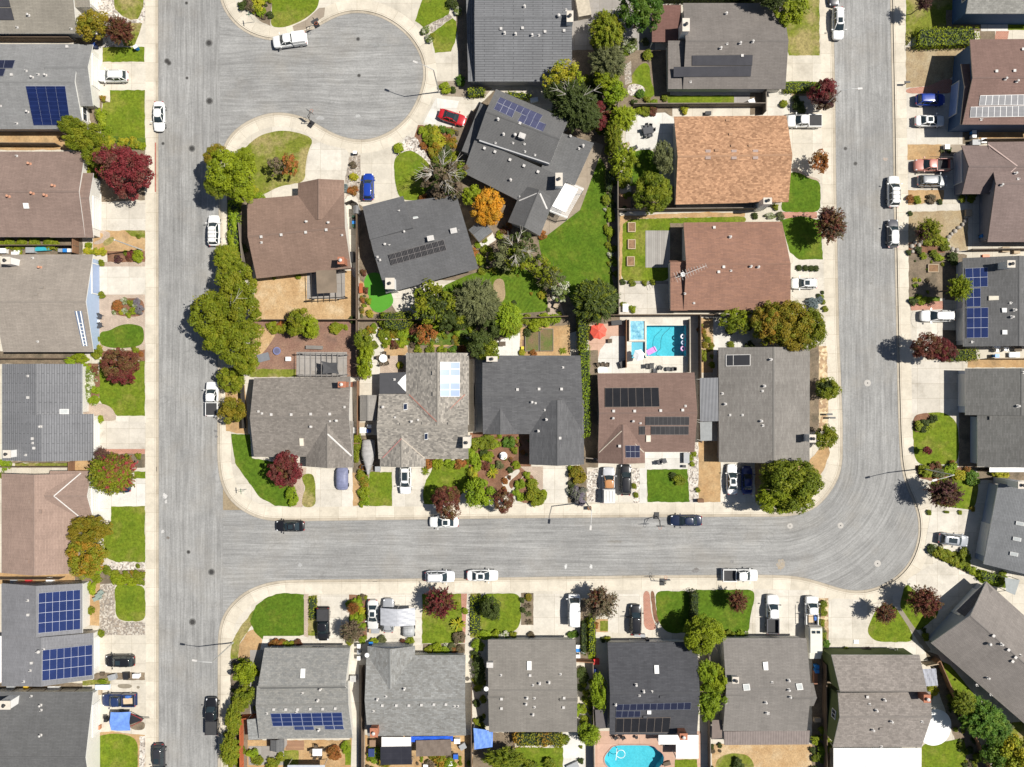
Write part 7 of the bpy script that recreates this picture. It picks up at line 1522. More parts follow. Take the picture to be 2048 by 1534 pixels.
# furniture
def chairproto(name, recl):
    r = empty(name,(0,0,0)); m = MB(); m.box((.02,0,.42 if not recl else .34),(.52,.52,.06)); m.build('seat',BLACKM,r); m = MB(); a = .12 if not recl else .34
    m.face([(-.24,-.26,.42),(-.24-a,-.26,.95),(-.24-a,.26,.95),(-.24,.26,.42)]); m.face([(-.27,.26,.42),(-.27-a,.26,.95),(-.27-a,-.26,.95),(-.27,-.26,.42)]); m.box((-.255-a,0,.95),(.06,.52,.05)); m.build('backrest',BLACKM,r)
    for sx in (-.2,.24):
        for sy in (-.23,.23): m = MB(); m.box((sx,sy,.2),(.05,.05,.40)); m.build('leg',BLACKM,r)
    for sy in (-.29,.29): m = MB(); m.box((0,sy,.62),(.55,.08 if not recl else .13,.04)); m.build('armrest',BLACKM,r)
    index_kids(r); return r
CHP = {False: chairproto('patio_chair',False), True: chairproto('lounge_chair',True)}; CHU = {}
def chair(px, py, ang, col=BLACKM, phrase='black metal patio chair', recl=False, sc=1.0):
    o = copy_tree(CHP[recl]) if CHU.get(recl) else CHP[recl]; CHU[recl] = 1; o.location = W(px, py)+Vector((0,0,.03)); o.rotation_euler = (0,0,R(ang)); o.scale = (sc,sc,sc)
    for c in o.children: remat(c, col)
    reg(o, phrase, 'chair', 'garden chairs', (px, py))
def table(px, py, w, d, mat=BLACKM, rz=0, round_=False, phrase='dark patio dining table', h=.74):
    r = empty('patio_table', W(px, py)+Vector((0,0,.03)), R(rz)); m = MB()
    if round_: m.lathe([(0,h-.04),(w/2,h-.04),(w/2,h),(0,h)],(0,0,0),22)
    else: m.box((0,0,h-.02),(w,d,.045))
    m.build('table_top', mat, r)
    for sx in (-1,1):
        for sy in (-1,1): m = MB(); m.box((sx*w*.36,sy*d*.36,h/2-.02),(.06,.06,h-.04)); m.build('leg', mat, r)
    reg(r, phrase, 'table', 'garden tables', (px, py))
GREYC = plain('charcoal_chair',(.05,.052,.06),.6); SAGE = plain('sage_chair',(.22,.27,.24),.7); WICK = plain('brown_wicker',(.10,.075,.05),.8)
chair(203,633,-25,GREYC,'charcoal slatted garden chair, upper of the pair',True,1.25); chair(203,651,20,GREYC,'charcoal slatted garden chair, lower of the pair',True,1.25); table(200,643,.5,.5,WPLAST,0,True,'small white side table between charcoal chairs',.45)
chair(206,1184,40,SAGE,'sage green garden chair, upper of the pair',True,1.15); chair(202,1192,30,SAGE,'sage green garden chair, lower of the pair',True,1.15)
table(1295,264,1.6,1.0,GREYC,10,False,'dark rectangular table on the white patio')
for x, y, a in ((1287,262,0),(1304,262,180),(1292,255,-80),(1299,256,-100),(1292,272,80),(1300,272,100)): chair(x,y,a,GREYC,'dark dining chair')
table(768,717,1.3,1.3,WPLAST,0,True,'round white table behind the mottled house')
for x, y, a in ((760,715,0),(777,714,180),(764,727,70),(775,726,110),(770,708,-90)): chair(x,y,a,WICK,'brown wicker chair')
chair(1318,924,10,GREYC,'left charcoal chair on the white front patio',False,1.1); chair(1328,921,20,GREYC,'right charcoal chair on the white front patio',False,1.1)
for x, y, a in ((1197,730,-60),(1205,729,-90),(1214,730,-100)): chair(x,y,a,WICK,'dark poolside chair')
table(1204,740,1.5,.7,WPLAST,5,False,'white patio table by the pool house')
chair(1302,732,0,BLACKM,'black lounge seat on the pool deck',True,1.3); chair(1320,735,60,BLACKM,'black deck chair below the square pool'); table(1335,738,.7,.7,BLACKM,0,True,'small black round table on the pool deck',.5); chair(1346,738,180,BLACKM,'black round-backed chair on the pool deck'); chair(1309,741,90,GREYC,'dark low chair against the pool house eave')
chair(1231,1473,-60,BLACKM,'black chair at left under the dark eave'); chair(1246,1473,-60,BLACKM,'black chair at right under the dark eave'); table(1272,1472,.5,.5,BLACKM,0,True,'small round black stand under the dark eave',.5)
table(637,1500,1.5,1.1,WPLAST,0,False,'white patio table in the bottom left back yard')
for x, y, a in ((627,1498,0),(648,1496,180),(632,1508,80),(642,1509,100),(634,1490,-90)): chair(x,y,a,WICK,'dark wicker chair')
chair(1990,700,0,WPLAST,'white plastic chair behind the dark solar house'); chair(2008,698,90,WPLAST,'second white plastic chair behind the dark solar house'); table(2030,698,1.2,.8,WICK,0,False,'brown table behind the dark solar house')
chair(835,588,200,GREYC,'grey chair on the patio behind the tilted slate house'); table(1005,688,1.0,.7,WICK,0,False,'brown bench-table behind the slate house')
# parasols
def parasol(label, px, py, r, n, mat, tilt=(0,0), zc=2.3):
    c = W(px, py, zc); e = empty('parasol', (c.x,c.y,G)); m = MB(); N = n
    P = [Vector((r*math.cos(2*math.pi*i/N+.2), r*math.sin(2*math.pi*i/N+.2), zc-G-.05)) for i in range(N)]; top = Vector((0,0,zc-G+.48))
    for p in P: p.z += tilt[0]*p.x+tilt[1]*p.y
    for i in range(N):
        a, b = P[i], P[(i+1)%N]; mid = (a+b)/2*.94; mid.z = (a.z+b.z)/2-.03; m.face([a,mid,top]); m.face([mid,b,top])
    m.build('canopy', mat, e); m = MB(); m.tube((0,0,0),(0,0,zc-G+.55),.03,n=8); m.build('pole', WPLAST, e); m = MB(); m.lathe([(.3,0),(.28,.08),(.05,.12)],(0,0,0),14); m.build('base', BLACKM, e); reg(e,label,'parasol',None,(px,py))
parasol('red-orange patio parasol left of the square pool',1197,662,1.35,8,plain('coral_canvas',(.72,.10,.06),.7),(.05,.12)); parasol('white parasol leaning over the square pool edge',1278,710,.98,6,plain('white_canvas',(.80,.80,.80),.7),(-.1,.05))
# pools
WAT = NT('pool_water'); tr = WAT.new('ShaderNodeBsdfTransparent', i_Color=(.62,.90,.93)); gl = WAT.new('ShaderNodeBsdfGlossy', i_Roughness=.03); fr = WAT.new('ShaderNodeMixShader', n0=.035, n1=tr.outputs[0], n2=gl.outputs[0]); WAT.nt.links.new(fr.outputs[0], WAT.out.inputs[0])
bmp = WAT.new('ShaderNodeBump', i_Strength=.25, i_Distance=.03, i_Height=WAT.noise(WAT.pos(), 3.5, 3)); WAT.nt.links.new(bmp.outputs[0], gl.inputs['Normal'])
PLA = ground('turquoise_plaster', (.14,.49,.57), (.19,.56,.63), .5, 3.5, .15); PLB = ground('pale_blue_plaster', (.30,.50,.60), (.36,.54,.63), .8, 5, .06); COP = concrete('coping_stone', (.62,.58,.50), .1); COPR = concrete('red_coping', (.42,.25,.20), .1)
def pool(label, poly, depth, plaster, coping, cw, ledge=None, water=WAT.mat):
    cx, cy = sum(p[0] for p in poly)/len(poly), sum(p[1] for p in poly)/len(poly); c = W(cx, cy); r = empty('swimming_pool', (c.x,c.y,0)); off = (c.x,c.y,0)
    def basin(pl, dp):
        m = MB(); P = [W(*p, G) for p in pl]; m.cap([(p.x,p.y,-dp) for p in P])
        for i in range(len(P)): a, b = P[i], P[(i+1)%len(P)]; m.face([(a.x,a.y,-dp),(b.x,b.y,-dp),(b.x,b.y,G-.01),(a.x,a.y,G-.01)])
        return m
    basin(poly, depth).build('basin', plaster, r, off); m = MB(); m.cap([W(*p, .0) for p in poly]); m.build('water', water, r, off)
    if ledge: basin(ledge, .25).build('shallow_ledge', PLB, r, off); m = MB(); m.cap([W(*p, .0) for p in ledge]); m.build('water', water, r, off)
    m = MB(); n = len(poly)
    for i in range(n):
        a, b = poly[i], poly[(i+1)%n]; f = lambda p: (cx+(p[0]-cx)*(1+cw/max(4,math.hypot(p[0]-cx,p[1]-cy))), cy+(p[1]-cy)*(1+cw/max(4,math.hypot(p[0]-cx,p[1]-cy))))
        z = G+.075; q = [W(*a,z),W(*b,z),W(*f(b),z),W(*f(a),z)]; q = q if (q[1]-q[0]).cross(q[2]-q[0]).z > 0 else q[::-1]; m.face(q); m.face([W(*a,G-.1),W(*b,G-.1),W(*b,z),W(*a,z)]); m.face([W(*f(a),G),W(*f(b),G),W(*f(b),z),W(*f(a),z)])
    m.build('coping', coping, r, off); reg(r, label, 'swimming pool', 'swimming pools', (cx, cy)); return r, off
pl, off = pool('square turquoise pool with floating rings',POOL1,1.5,PLA,COP,3.5,LEDGE); pool('kidney shaped turquoise pool on pink terrace',POOL2,1.5,PLA,COPR,2.2)
c = W(1274,661); sp = empty('hot_tub', c); m = MB()
for dx, dy, w, d in ((0,1.6,2.7,.24),(0,-1.6,2.7,.24),(-1.25,0,.24,3.0),(1.25,0,.24,3.0)): m.box((dx,dy,.25),(w,d,.5))
m.build('rim', COP, sp); m = MB(); m.box((0,0,.18),(2.3,3.0,.3)); m.build('water', ground('spa_water',(.30,.58,.70),(.10,.30,.42),1.6,4,.25), sp); m = MB(); m.box((-1.45,0,.5),(.12,3.3,1.0)); m.build('screen', DARKW, sp); reg(sp,'raised square hot tub beside the square pool','hot tub',None,(1274,661))
def ring(px, py, r, mat, label):
    c = W(px, py, .06); m = MB(); n, k = 22, 8; tr_ = r*.30
    for i in range(n):
        for j in range(k):
            def q(a, b): A, B = 2*math.pi*a/n, 2*math.pi*b/k; return (c.x+(r-tr_+tr_*math.cos(B))*math.cos(A), c.y+(r-tr_+tr_*math.cos(B))*math.sin(A), .06+tr_*.8*math.sin(B))
            m.face([q(i,j),q(i+1,j),q(i+1,j+1),q(i,j+1)])
    reg(weld(m.build('pool_ring', mat, smooth=True)), label, 'pool ring', 'rings floating in the square pool', (px, py))
ring(1365.5,673,.43,plain('white_vinyl',(.75,.76,.80),.3),'upper white ring floating in the square pool'); ring(1366,685,.38,plain('pale_blue_vinyl',(.45,.52,.66),.3),'middle pale blue float in the square pool'); ring(1366,697,.46,plain('pink_vinyl',(.68,.38,.62),.3),'lower pinkish ring floating in the square pool')
c = W(1302,702,.08); fl = empty('pool_lounger',(c.x,c.y,0),R(28)); m = MB()
for k in range(6): m.tube((-.75,-.38+k*.15,.1),(.75,-.38+k*.15,.1),.085,n=8)
m.build('mattress', plain('lilac_vinyl',(.62,.32,.66),.35), fl); m = MB(); m.tube((.75,-.42,.17),(.75,.42,.17),.13,n=8); m.build('pillow', plain('lilac_vinyl',(.62,.32,.66),.35), fl); reg(fl,'lilac inflatable lounger floating in the square pool','pool lounger',None,(1302,702))
def hose(label, pts, r, mat, z=.02, name='pool_hose'):
    P = [W(x,y,z) for x,y in soften(resample(pts,3),4)]; m = MB()
    for a, b in zip(P,P[1:]): m.tube(a,b,r,n=5,caps=False)
    reg(m.build(name,mat),label,'hose',None,pts[len(pts)//2])
hose('dark cleaning hose snaking across the square pool',[(1340,655),(1334,662),(1324,670),(1321,685),(1322,698),(1312,704),(1310,710),(1325,713)],.03,BLACKM); hose('white looped hose floating in the kidney pool',[(1234,1496),(1233,1508),(1231,1524)]+[(1242+9*math.cos(a/3),1508+9*math.sin(a/3)) for a in range(-9,9)],.05,WPLAST)
# pergolas, covers, sheds
def pergola(label, poly, z, beams, n, mat, cover=None, cmat=None, cinset=0, name='pergola', cat='pergola', along=0, bw=.07):
    P = [W(x,y,z) for x,y in poly]; c = sum(P,Vector())/4; r = empty(name,(c.x,c.y,G)); off = (c.x,c.y,G)
    for p in P: q = p.lerp(c,.05); m = MB(); m.box((q.x,q.y,(z+G)/2),(.14,.14,z-G)); m.build('post',mat,r,off)
    a, b, d = (P[0],P[1],P[3]) if not along else (P[1],P[2],P[0]); e = P[2] if not along else P[3]
    for p, q in ((a,b),(d,e)): m = MB(); m.tube(p+Vector((0,0,-.05)),q+Vector((0,0,-.05)),.08,n=6); m.build('beam',mat,r,off)
    for i in range(n): t = (i+.5)/n; p, q = a.lerp(b,t), d.lerp(e,t); v = (q-p).normalized()*.25; m = MB(); m.tube(p-v+Vector((0,0,.05)),q+v+Vector((0,0,.05)),bw,n=4); m.build('rafter',mat,r,off)
    if cover: m = MB(); Q = [W(x,y,z+.2) for x,y in cover]; m.prism([(p.x,p.y) for p in Q],z+.16,z+.20); m.build('cover',cmat,r,off)
    return reg(r,label,cat,None,(sum(p[0] for p in poly)/4,sum(p[1] for p in poly)/4))
SAIL = plain('dark_shade_sail',(.055,.055,.058),.8); WHP = plain('white_lattice',(.76,.75,.73),.55)
pergola('white slatted patio cover beside the angled charcoal house',[(1124,361),(1167,379),(1135,435),(1093,418)],2.7,2,22,WHP,[(1128,366),(1157,378),(1131,425),(1104,412)],plain('white_sheet_or_sunlit_face',(.78,.78,.78),.5),along=0,bw=.04)
pergola('brown-topped gazebo with dark frame behind the brown house',[(616,541),(688,538),(690,594),(618,598)],2.6,2,6,DARKW,[(632,541),(672,540),(674,585),(634,587)],boards('brown_canopy',(.20,.155,.11),(.17,.13,.095)),name='gazebo',cat='gazebo',bw=.05)
pergola('grey slatted pergola with dark shade sail in the red yard',[(594,706),(692,708),(692,750),(594,750)],2.5,2,9,boards('grey_pergola',(.24,.225,.21),(.16,.15,.14)),None,bw=.05)
P = [W(x,y,2.75) for x,y in ((643,722),(675,725),(678,748),(645,748))]; r = empty('shade_sail',(P[0].x,P[0].y,G)); m = MB(); c = sum(P,Vector())/4-Vector((0,0,.2)); N = 8
for i in range(4):
    a, b = P[i],P[(i+1)%4]; mid = (a+b)/2; mid = mid.lerp(c,.16); m.face([a,mid,c]); m.face([mid,b,c])
m.build('cloth',SAIL,r,(P[0].x,P[0].y,G)); m = MB(); m.tube(P[0],P[0]-Vector((0,0,.3)),.04); m.build('cable',STEEL,r,(P[0].x,P[0].y,G)); reg(r,'dark shade sail stretched over the grey pergola','shade sail',None,(660,736))
def sheetcover(label, poly, z, mat, name='patio_cover', cat='patio cover', ripple=0, post=VENT):
    P = [W(p[0],p[1],p[2] if len(p) > 2 else z) for p in poly]; c = sum(P,Vector())/len(P); r = empty(name,(c.x,c.y,G)); off = (c.x,c.y,G); m = MB(); N = 10
    def q(i,j): p = P[0].lerp(P[1],i/N).lerp(P[3].lerp(P[2],i/N),j/N); return p+Vector((0,0,ripple*math.sin(i*1.9+j*.7)*math.sin(j*1.3)))
    for i in range(N):
        for j in range(N): f = [q(i,j),q(i+1,j),q(i+1,j+1),q(i,j+1)]; m.face(f if (f[1]-f[0]).cross(f[2]-f[0]).z > 0 else f[::-1],0,[(i/N,j/N),((i+1)/N,j/N),((i+1)/N,(j+1)/N),(i/N,(j+1)/N)])
    m.build('cover',mat,r,off)
    for p in P: s = p.lerp(c,.04); m = MB(); m.box((s.x,s.y,(s.z-.04+G)/2),(.08,.08,s.z-.04-G)); m.build('post',post,r,off)
    return reg(r,label,cat,None,(sum(p[0] for p in poly)/len(poly),sum(p[1] for p in poly)/len(poly)))
BT = plain('blue_tarp',(.13,.25,.62),.5,var=.2)
sheetcover('sloping blue shade sheet beside the taupe house',[(947,1456,2.4),(986,1462,2.2),(985,1494,2.2),(949,1499,2.4)],2.4,BT,'shade_sheet','shade sheet',.05)
sheetcover('torn brown tarp shelter behind the silver canopy house',[(832,1481),(902,1479),(902,1511),(832,1513)],2.4,plain('brown_tarp',(.15,.115,.09),.6,var=.15),'tarp_shelter','tarp shelter',.05)
sheetcover('bright blue tarp strip along the bottom grey eave',[(822,1473,2.2),(906,1472,2.2),(906,1482,2.1),(822,1484,2.1)],2.2,plain('bright_blue_tarp',(.02,.10,.55),.45,var=.2),'tarp','tarp',.06)
sheetcover('white patio roof left of the blue tarp strip',[(763,1474),(822,1474),(822,1493),(763,1494)],2.5,plain('white_sheet_or_sunlit_face',(.66,.64,.62),.6)); 
sheetcover('black solar patio roof below the bottom grey house',[(761,1494),(823,1493),(824,1529),(761,1530)],2.6,solarmat('black_patio_solar',(.03,.03,.038),(.035,.035,.042),3,3,.012))
sheetcover('wavy translucent side cover by the green walled house',[(1845,1338),(1872,1337),(1876,1371),(1848,1373)],2.4,corrugated('wavy_plastic',(.34,.35,.40),.05,.7),ripple=.06)
sheetcover('grey lean-to cover below the long slanted passage',[(575,1530),(650,1530),(650,1560),(575,1560)],2.2,plain('pale_sheet',(.42,.45,.48),.5))
sheetcover('small grey roof in the bottom right passage',[(2010,1155),(2040,1160),(2030,1190),(2012,1182)],2.4,plain('grey_roof_sheet',(.26,.28,.28),.7))
sheetcover('white awning at the left edge beside the solar house',[(-20,1272),(8,1272),(12,1342),(-20,1345)],2.5,WHP,'awning','awning'); sheetcover('lower white awning at the left edge',[(-20,1342),(16,1340),(16,1362),(-20,1368)],2.3,WHP,'awning','awning')
sheetcover('white roof strip below the plain right-edge house',[(1979,935),(2090,935),(2090,944),(1979,944)],2.6,WHP); sheetcover('dark brown lean-to beside the brown-covered house',[(1424,1440),(1444,1440),(1444,1476),(1424,1478)],2.3,corrugated('brown_lean_to',(.17,.13,.11),.1,.8)); sheetcover('dark flat cover beside the kidney-pool house',[(1190,1420),(1215,1418),(1215,1456),(1192,1458)],2.2,plain('dark_sheet',(.085,.075,.075),.7))
def shed(label, poly, ze, zr, rc, wall, name='shed'):
    h = House('', label, (sum(p[0] for p in poly)/4,sum(p[1] for p in poly)/4), rc, 's', wall=wall, fascia='d'); h.e.name = name; HOUSES.pop(); h.e['category'] = 'shed'; h.e['group'] = 'garden sheds'; h.gable(*poly,ze,zr,oe=.1,og=.1); return h
shed('small dark gabled shed beside the tilted slate house',[(937,460),(962,438),(985,463),(958,484)],2.2,2.9,(.15,.155,.16),(.42,.33,.2)); shed('grey gabled shed left of the mottled house',[(720,790),(720,841),(753,841),(753,790)],2.2,2.8,(.23,.215,.195),(.4,.36,.3)); shed('tiny grey shed by the brown house bins',[(707,411),(707,427),(717,427),(717,411)],1.9,2.1,(.19,.19,.19),(.3,.3,.3))
shed('grey-roofed shed on the bottom left patio',[(541,1480),(541,1502),(568,1502),(568,1476)],2.1,2.5,(.13,.13,.13),(.34,.33,.32))
def crate(px, py, w, d, h, mat, label, cat='box', rz=0, lid=None, name='storage_box'):
    r = empty(name, W(px,py)+Vector((0,0,.03)), R(rz)); m = MB(); m.box((0,0,h*.45),(w,d,h*.9)); m.build('body',mat,r); m = MB(); m.box((0,0,h*.95),(w+.06,d+.06,h*.1)); m.box((0,d*.5+.03,h*.8),(w*.2,.03,h*.12)); m.build('lid',lid or mat,r); return reg(r,label,cat,None,(px,py))
TARPW = plain('pale_blue_sheet',(.55,.62,.70),.5); GREYP = plain('grey_plastic',(.30,.31,.32),.5); TEAL = plain('teal_cover',(.03,.28,.33),.5)
crate(67,502,1.3,.8,.9,GREYP,'grey storage chest in the left bin row'); crate(90,498,2.2,.75,.7,TEAL,'teal covered kayak in the left bin row','kayak',3,plain('turquoise_cover',(.04,.34,.42),.4),'kayak'); crate(10,503,1.2,.7,.8,WPLAST,'white box at the left edge bin row'); crate(38,506,.8,.6,.6,WPLAST,'small white box beside the bin row shrubs')
crate(37,511,.9,.8,1.0,WPLAST,'white round-cornered unit beside the taupe roof edge')
crate(708,355+1000-1,.9,.9,.8,GREYP,'grey air conditioner on the bottom side path','air conditioner',0,STEEL,'air_conditioner'); crate(709,860,.85,.85,.8,WPLAST,'white air conditioner beside the speckled house','air conditioner',0,STEEL,'air_conditioner'); crate(728,860,1.0,.8,.8,WPLAST,'white cabinet beside the grey shed'); crate(725,849,.8,.6,.5,PALEW,'pale timber box beside the grey shed'); crate(757,937,.75,.75,.8,GREYP,'grey bin-like drum at the mottled house corner')
crate(752,1259,1.2,.7,.7,GREYP,'grey tool box below the pale silver saloon'); crate(744,1260,.7,.6,.6,PALEW,'tan carton beside the grey tool box'); crate(208,1372,2.2,.7,.5,TARPW,'pale blue covered stack on the bottom left driveway'); crate(201,1382,.7,.8,.5,PALEW,'tan carton below the pale blue stack')
crate(1371,915,.85,1.6,.7,DARKW,'dark oval planter trough at the white front patio','planter',0,GREYP,'planter'); crate(1367,932,.5,.35,.5,BLACKM,'small black pot below the dark planter trough','pot',0,None,'flower_pot')
crate(1192,1321,.9,.8,.6,plain('red_plastic',(.62,.03,.025),.4),'bright red plastic cart beside the dark house','cart',0,None,'garden_cart'); crate(1245,717+12,.9,1.0,.7,BLACKM,'black covered grill on the pool patio','grill',20,None,'grill'); crate(1232,646,1.6,.7,.7,BLACKM,'black covered bench above the red parasol','bench',5,None,'covered_bench'); crate(1219,685-3,.6,.6,.5,WICK,'small brown basket table by the red parasol','table',0,None,'side_table')
crate(1330,1487,.9,.35,.4,BLACKM,'small dark seat beside the kidney pool','seat',10); crate(1333,1525,1.1,.55,.4,WICK,'dark wicker lounger beside the kidney pool','lounger',15,None,'sun_lounger'); crate(712,308,.55,.4,.9,BLACKM,'black mailbox on the gravel strip','mailbox',0,WPLAST,'mailbox'); crate(1178,1016-1,.0+.55,.5,.9,WOODB,'wooden mailbox post by the pale gravel','mailbox',0,None,'mailbox'); crate(1399,1000,.9,.5,.9,WOODB,'wooden mailbox stand by the tan strip','mailbox',0,None,'mailbox')
crate(1885,1130-43,.7,.5,.6,ROCK,'pale rock beside the silver car','rock',20); crate(1934,427,.9,1.0,.5,PALEW,'small timber box on the parched yard edge'); crate(1890,296,.7,.7,.7,WPLAST,'white box at the pink-valley house driveway'); crate(1946,288,1.2,.8,.9,GREYP,'grey metal cabinet in the right passage'); crate(1962,284,.8,.7,.8,WPLAST,'white cabinet in the right passage')
c = W(555,702); r = empty('trampoline',c); m = MB(); m.lathe([(0,.3),(.46,.3),(.46,.31)],(0,0,0),22); m.build('mat',plain('purple_mat',(.10,.10,.17),.6),r); m = MB(); m.lathe([(.46,.28),(.62,.28),(.62,.34),(.46,.34),(.46,.28)],(0,0,0),22); m.build('pad',plain('navy_mat',(.16,.17,.32),.6),r)
for a in range(6): m = MB(); m.tube((.55*math.cos(a*1.047),.55*math.sin(a*1.047),0),(.55*math.cos(a*1.047),.55*math.sin(a*1.047),.3),.02); m.build('leg',STEEL,r)
reg(r,'small round trampoline in the reddish yard','trampoline',None,(555,702)); crate(578,718,.75,.6,.5,WPLAST,'white toy box in the reddish yard'); crate(528,715,1.8,1.2,.3,plain('grey_toy_pile',(.16,.17,.19),.7),'dark grey sandpit cover in the reddish yard','sandpit',15,None,'sandpit'); crate(723,575+2,.5,1.5,.5,WOODR,'red bench beside the putting green','bench',0,None,'bench')
crate(705,515,.75,1.6,.6,BLACKM,'black covered bench on the side path','bench'); crate(630,695,2.6,.5,.5,boards('grey_bench',(.22,.2,.18),(.15,.14,.13)),'grey timber bench above the pergola','bench',-2,None,'bench'); crate(1115,603,.7,2.2,.6,PALEW,'timber garden bench at the lawn edge','bench',-20,None,'bench'); crate(720,570-15+16,.3,.3,.4,ROCK,'small stone beside the putting green','rock')
crate(552,1398+95,1.2,1.2,.6,ROCK,'round grey stone fire pit on the bottom patio','fire pit',0,None,'fire_pit'); crate(747,1482,.9,1.0,.8,plain('brown_crates',(.25,.16,.1),.8),'brown crates below the brick chimney'); crate(915,1478,.9,.7,.8,WPLAST,'white boxes beside the blue tarp corner'); crate(926,1490,1.0,.8,.6,GREYP,'grey junk box right of the torn tarp','box',30); crate(912,1510,.7,.7,.6,plain('royal_blue_plastic',(.03,.12,.5),.4),'royal blue tub below the torn tarp','tub',0,None,'tub'); crate(900,1524,.8,.6,.6,WPLAST,'white pail below the torn tarp','tub',10); crate(757,1504,.8,.35,.4,WPLAST,'white panel left of the black patio solar'); crate(852,1530,.7,.6,.5,WPLAST,'small white bucket at the bottom edge'); crate(745,1500,.9,1.2,.9,plain('navy_cover',(.02,.04,.14),.6),'navy covered pile beside the patio roof','covered pile')
crate(1145,1530,1.8,.9,.5,GREYP,'grey metal bench frame at the taupe house patio','bench',25,None,'bench'); crate(1165,1300-1,.6,.6,.9,GREYP,'grey drum beside the taupe house'); crate(1628,1352,.5,2.0,.7,plain('red_brown_stack',(.22,.1,.06),.8),'red-brown timber stack behind the brown-covered house','stack'); crate(1632,1437,1.0,.6,.6,PALEW,'pale crate in the bottom right passage'); crate(2008,500,1.1,.8,.5,PALEW,'pale timber pallet above the dark solar house','pallet'); crate(2030,503,.9,.8,.5,PALEW,'second pale pallet above the dark solar house','pallet'); crate(1970,513,1.0,.5,.3,plain('orange_toy',(.7,.14,.03),.5),'bright orange toy above the dark solar house','toy'); crate(60,1158,.9,.7,.5,plain('red_box',(.5,.04,.04),.5),'red box above the upper solar array'); crate(104,1158,1.0,.8,.7,WPLAST,'white framed box above the upper solar array'); crate(30,1161,1.0,.5,.4,GREYP,'grey junk box above the left solar house'); crate(55,1373,.6,.5,.5,plain('yellow_tub',(.65,.42,.03),.5),'yellow tub below the lower solar array','tub'); crate(25,1374,1.2,.6,.5,GREYP,'grey crate below the lower solar array'); crate(110,1374,1.8,.4,.4,WPLAST,'long white pipe bundle below the lower solar array','pipes')
crate(228,1352,1.2,.8,.6,GREYP,'grey wheelbarrow-like cart above the bottom left cars','cart',15,None,'garden_cart'); crate(256,1349,.7,1.0,.8,BLACKM,'black box trolley beside the grey cart','cart',5,None,'trolley'); crate(276,1349,1.0,.6,.7,WPLAST,'white sign box by the left sidewalk','box'); crate(207,1346,.5,.5,.5,WICK,'round brown pot by the bottom left garage','pot'); crate(200,1452,.6,.6,.6,plain('terracotta',(.4,.18,.09),.8),'terracotta pot beside the blue tarp boat','pot',0,None,'flower_pot')
crate(1278,1268,1.7,.4,.8,GREYP,'grey bicycle rack bundle at the dark house garage','rack',-3,None,'bike_rack'); crate(1293,1277,.5,.5,.9,BLACKM,'black can at the dark house garage','can'); crate(1730,1300-2,1.4,.6,.6,plain('dark_firewood',(.08,.06,.05),.9),'dark firewood heap at the green walled house','firewood',10,None,'firewood'); crate(1712,1283,.75,.55,.08,WPLAST,'white utility cover plate on the driveway','utility cover'); crate(1989,693,.9,.6,.7,WPLAST,'white cooler behind the dark solar house'); crate(2025,712-2,1.6,.7,.5,TARPW,'pale blue folded sheet behind the dark solar house'); crate(1252,283+8,1.0,.5,.5,PALEW,'pale corner bench beside the white patio','bench',25,None,'bench'); crate(1268,298,.9,.5,.7,BLACKM,'black kettle grill near the white patio','grill',30,None,'grill'); crate(1415,228,.9,.5,.5,BLACKM,'black planter box under the top fence','planter'); crate(1500,207,.9,.7,.9,WPLAST,'white heater unit by the top side passage','heater',20); crate(1068,202,.0+1.2,.6,.6,TARPW,'pale crates behind the angled house','box',10)
crate(1165,18,2.0,3.4,1.3,plain('beige_tarp',(.42,.37,.29),.8,var=.25),'beige tarp-covered heap beside the ribbed charcoal roof','covered heap',10,plain('beige_tarp',(.42,.37,.29),.8,var=.25),'covered_heap'); crate(1250,616,.8,1.2,.5,WPLAST,'white planter box by the middle fence','planter',0,None,'planter'); crate(1045,696,.4,.4,.4,plain('yellow_pot',(.6,.5,.03),.5),'small yellow pot behind the slate house','pot',0,None,'flower_pot')
# raised garden beds
def bed(px, py, w, d, fr, soil, label, h=.3):
    c = W(px,py); r = empty('raised_bed',c); m = MB(); m.box((0,0,h/2),(w*S-.1,d*S-.1,h*.9)); m.build('soil_fill',soil,r); 
    for dx, dy, a, b in ((0,d*S/2,w*S+.1,.12),(0,-d*S/2,w*S+.1,.12),(-w*S/2,0,.12,d*S-.14),(w*S/2,0,.12,d*S-.14)): m = MB(); m.box((dx,dy,h/2+.03),(a,b,h)); m.build('frame_board',fr,r)
    reg(r,label,'raised bed','raised garden beds',(px,py))
BS = ground('bed_soil',(.26,.16,.09),(.20,.12,.07),1,6,.3)
bed(1263,455,14,18,PALEW,BS,'top timber bed on the square side lawn'); bed(1263,489,14,18,PALEW,BS,'middle timber bed on the square side lawn'); bed(1261,523,14,18,PALEW,BS,'bottom timber bed on the square side lawn'); bed(1865,537,20,15,PALEW,BS,'timber bed with a green plant on bare soil'); shrub(1870,535,6,'bright') if False else None
bed(1064,680,27,44,boards('bed_frame_grey',(.2,.17,.14),(.14,.12,.1)),ground('bed_mix',(.07,.14,.02),(.20,.12,.08),.35,5,.3),'left wire framed bed behind the slate house'); bed(1093,680,26,44,boards('bed_frame_grey',(.2,.17,.14),(.14,.12,.1)),ground('bed_mix',(.07,.14,.02),(.20,.12,.08),.35,5,.3),'right wire framed bed behind the slate house')
c = W(1007,911); r = empty('fountain',c); m = MB(); m.lathe([(0,.1),(.55,.1),(.62,.5),(.52,.5),(.5,.42),(0,.42)],(0,0,0),26); m.build('basin',WPLAST,r); m = MB(); m.lathe([(.12,.4),(.09,1.0),(.3,1.1),(.32,1.16),(0,1.08)],(0,0,0),16); m.build('pedestal',WHITE,r); reg(r,'round white garden fountain on the mulch bed','fountain',None,(1007,911))
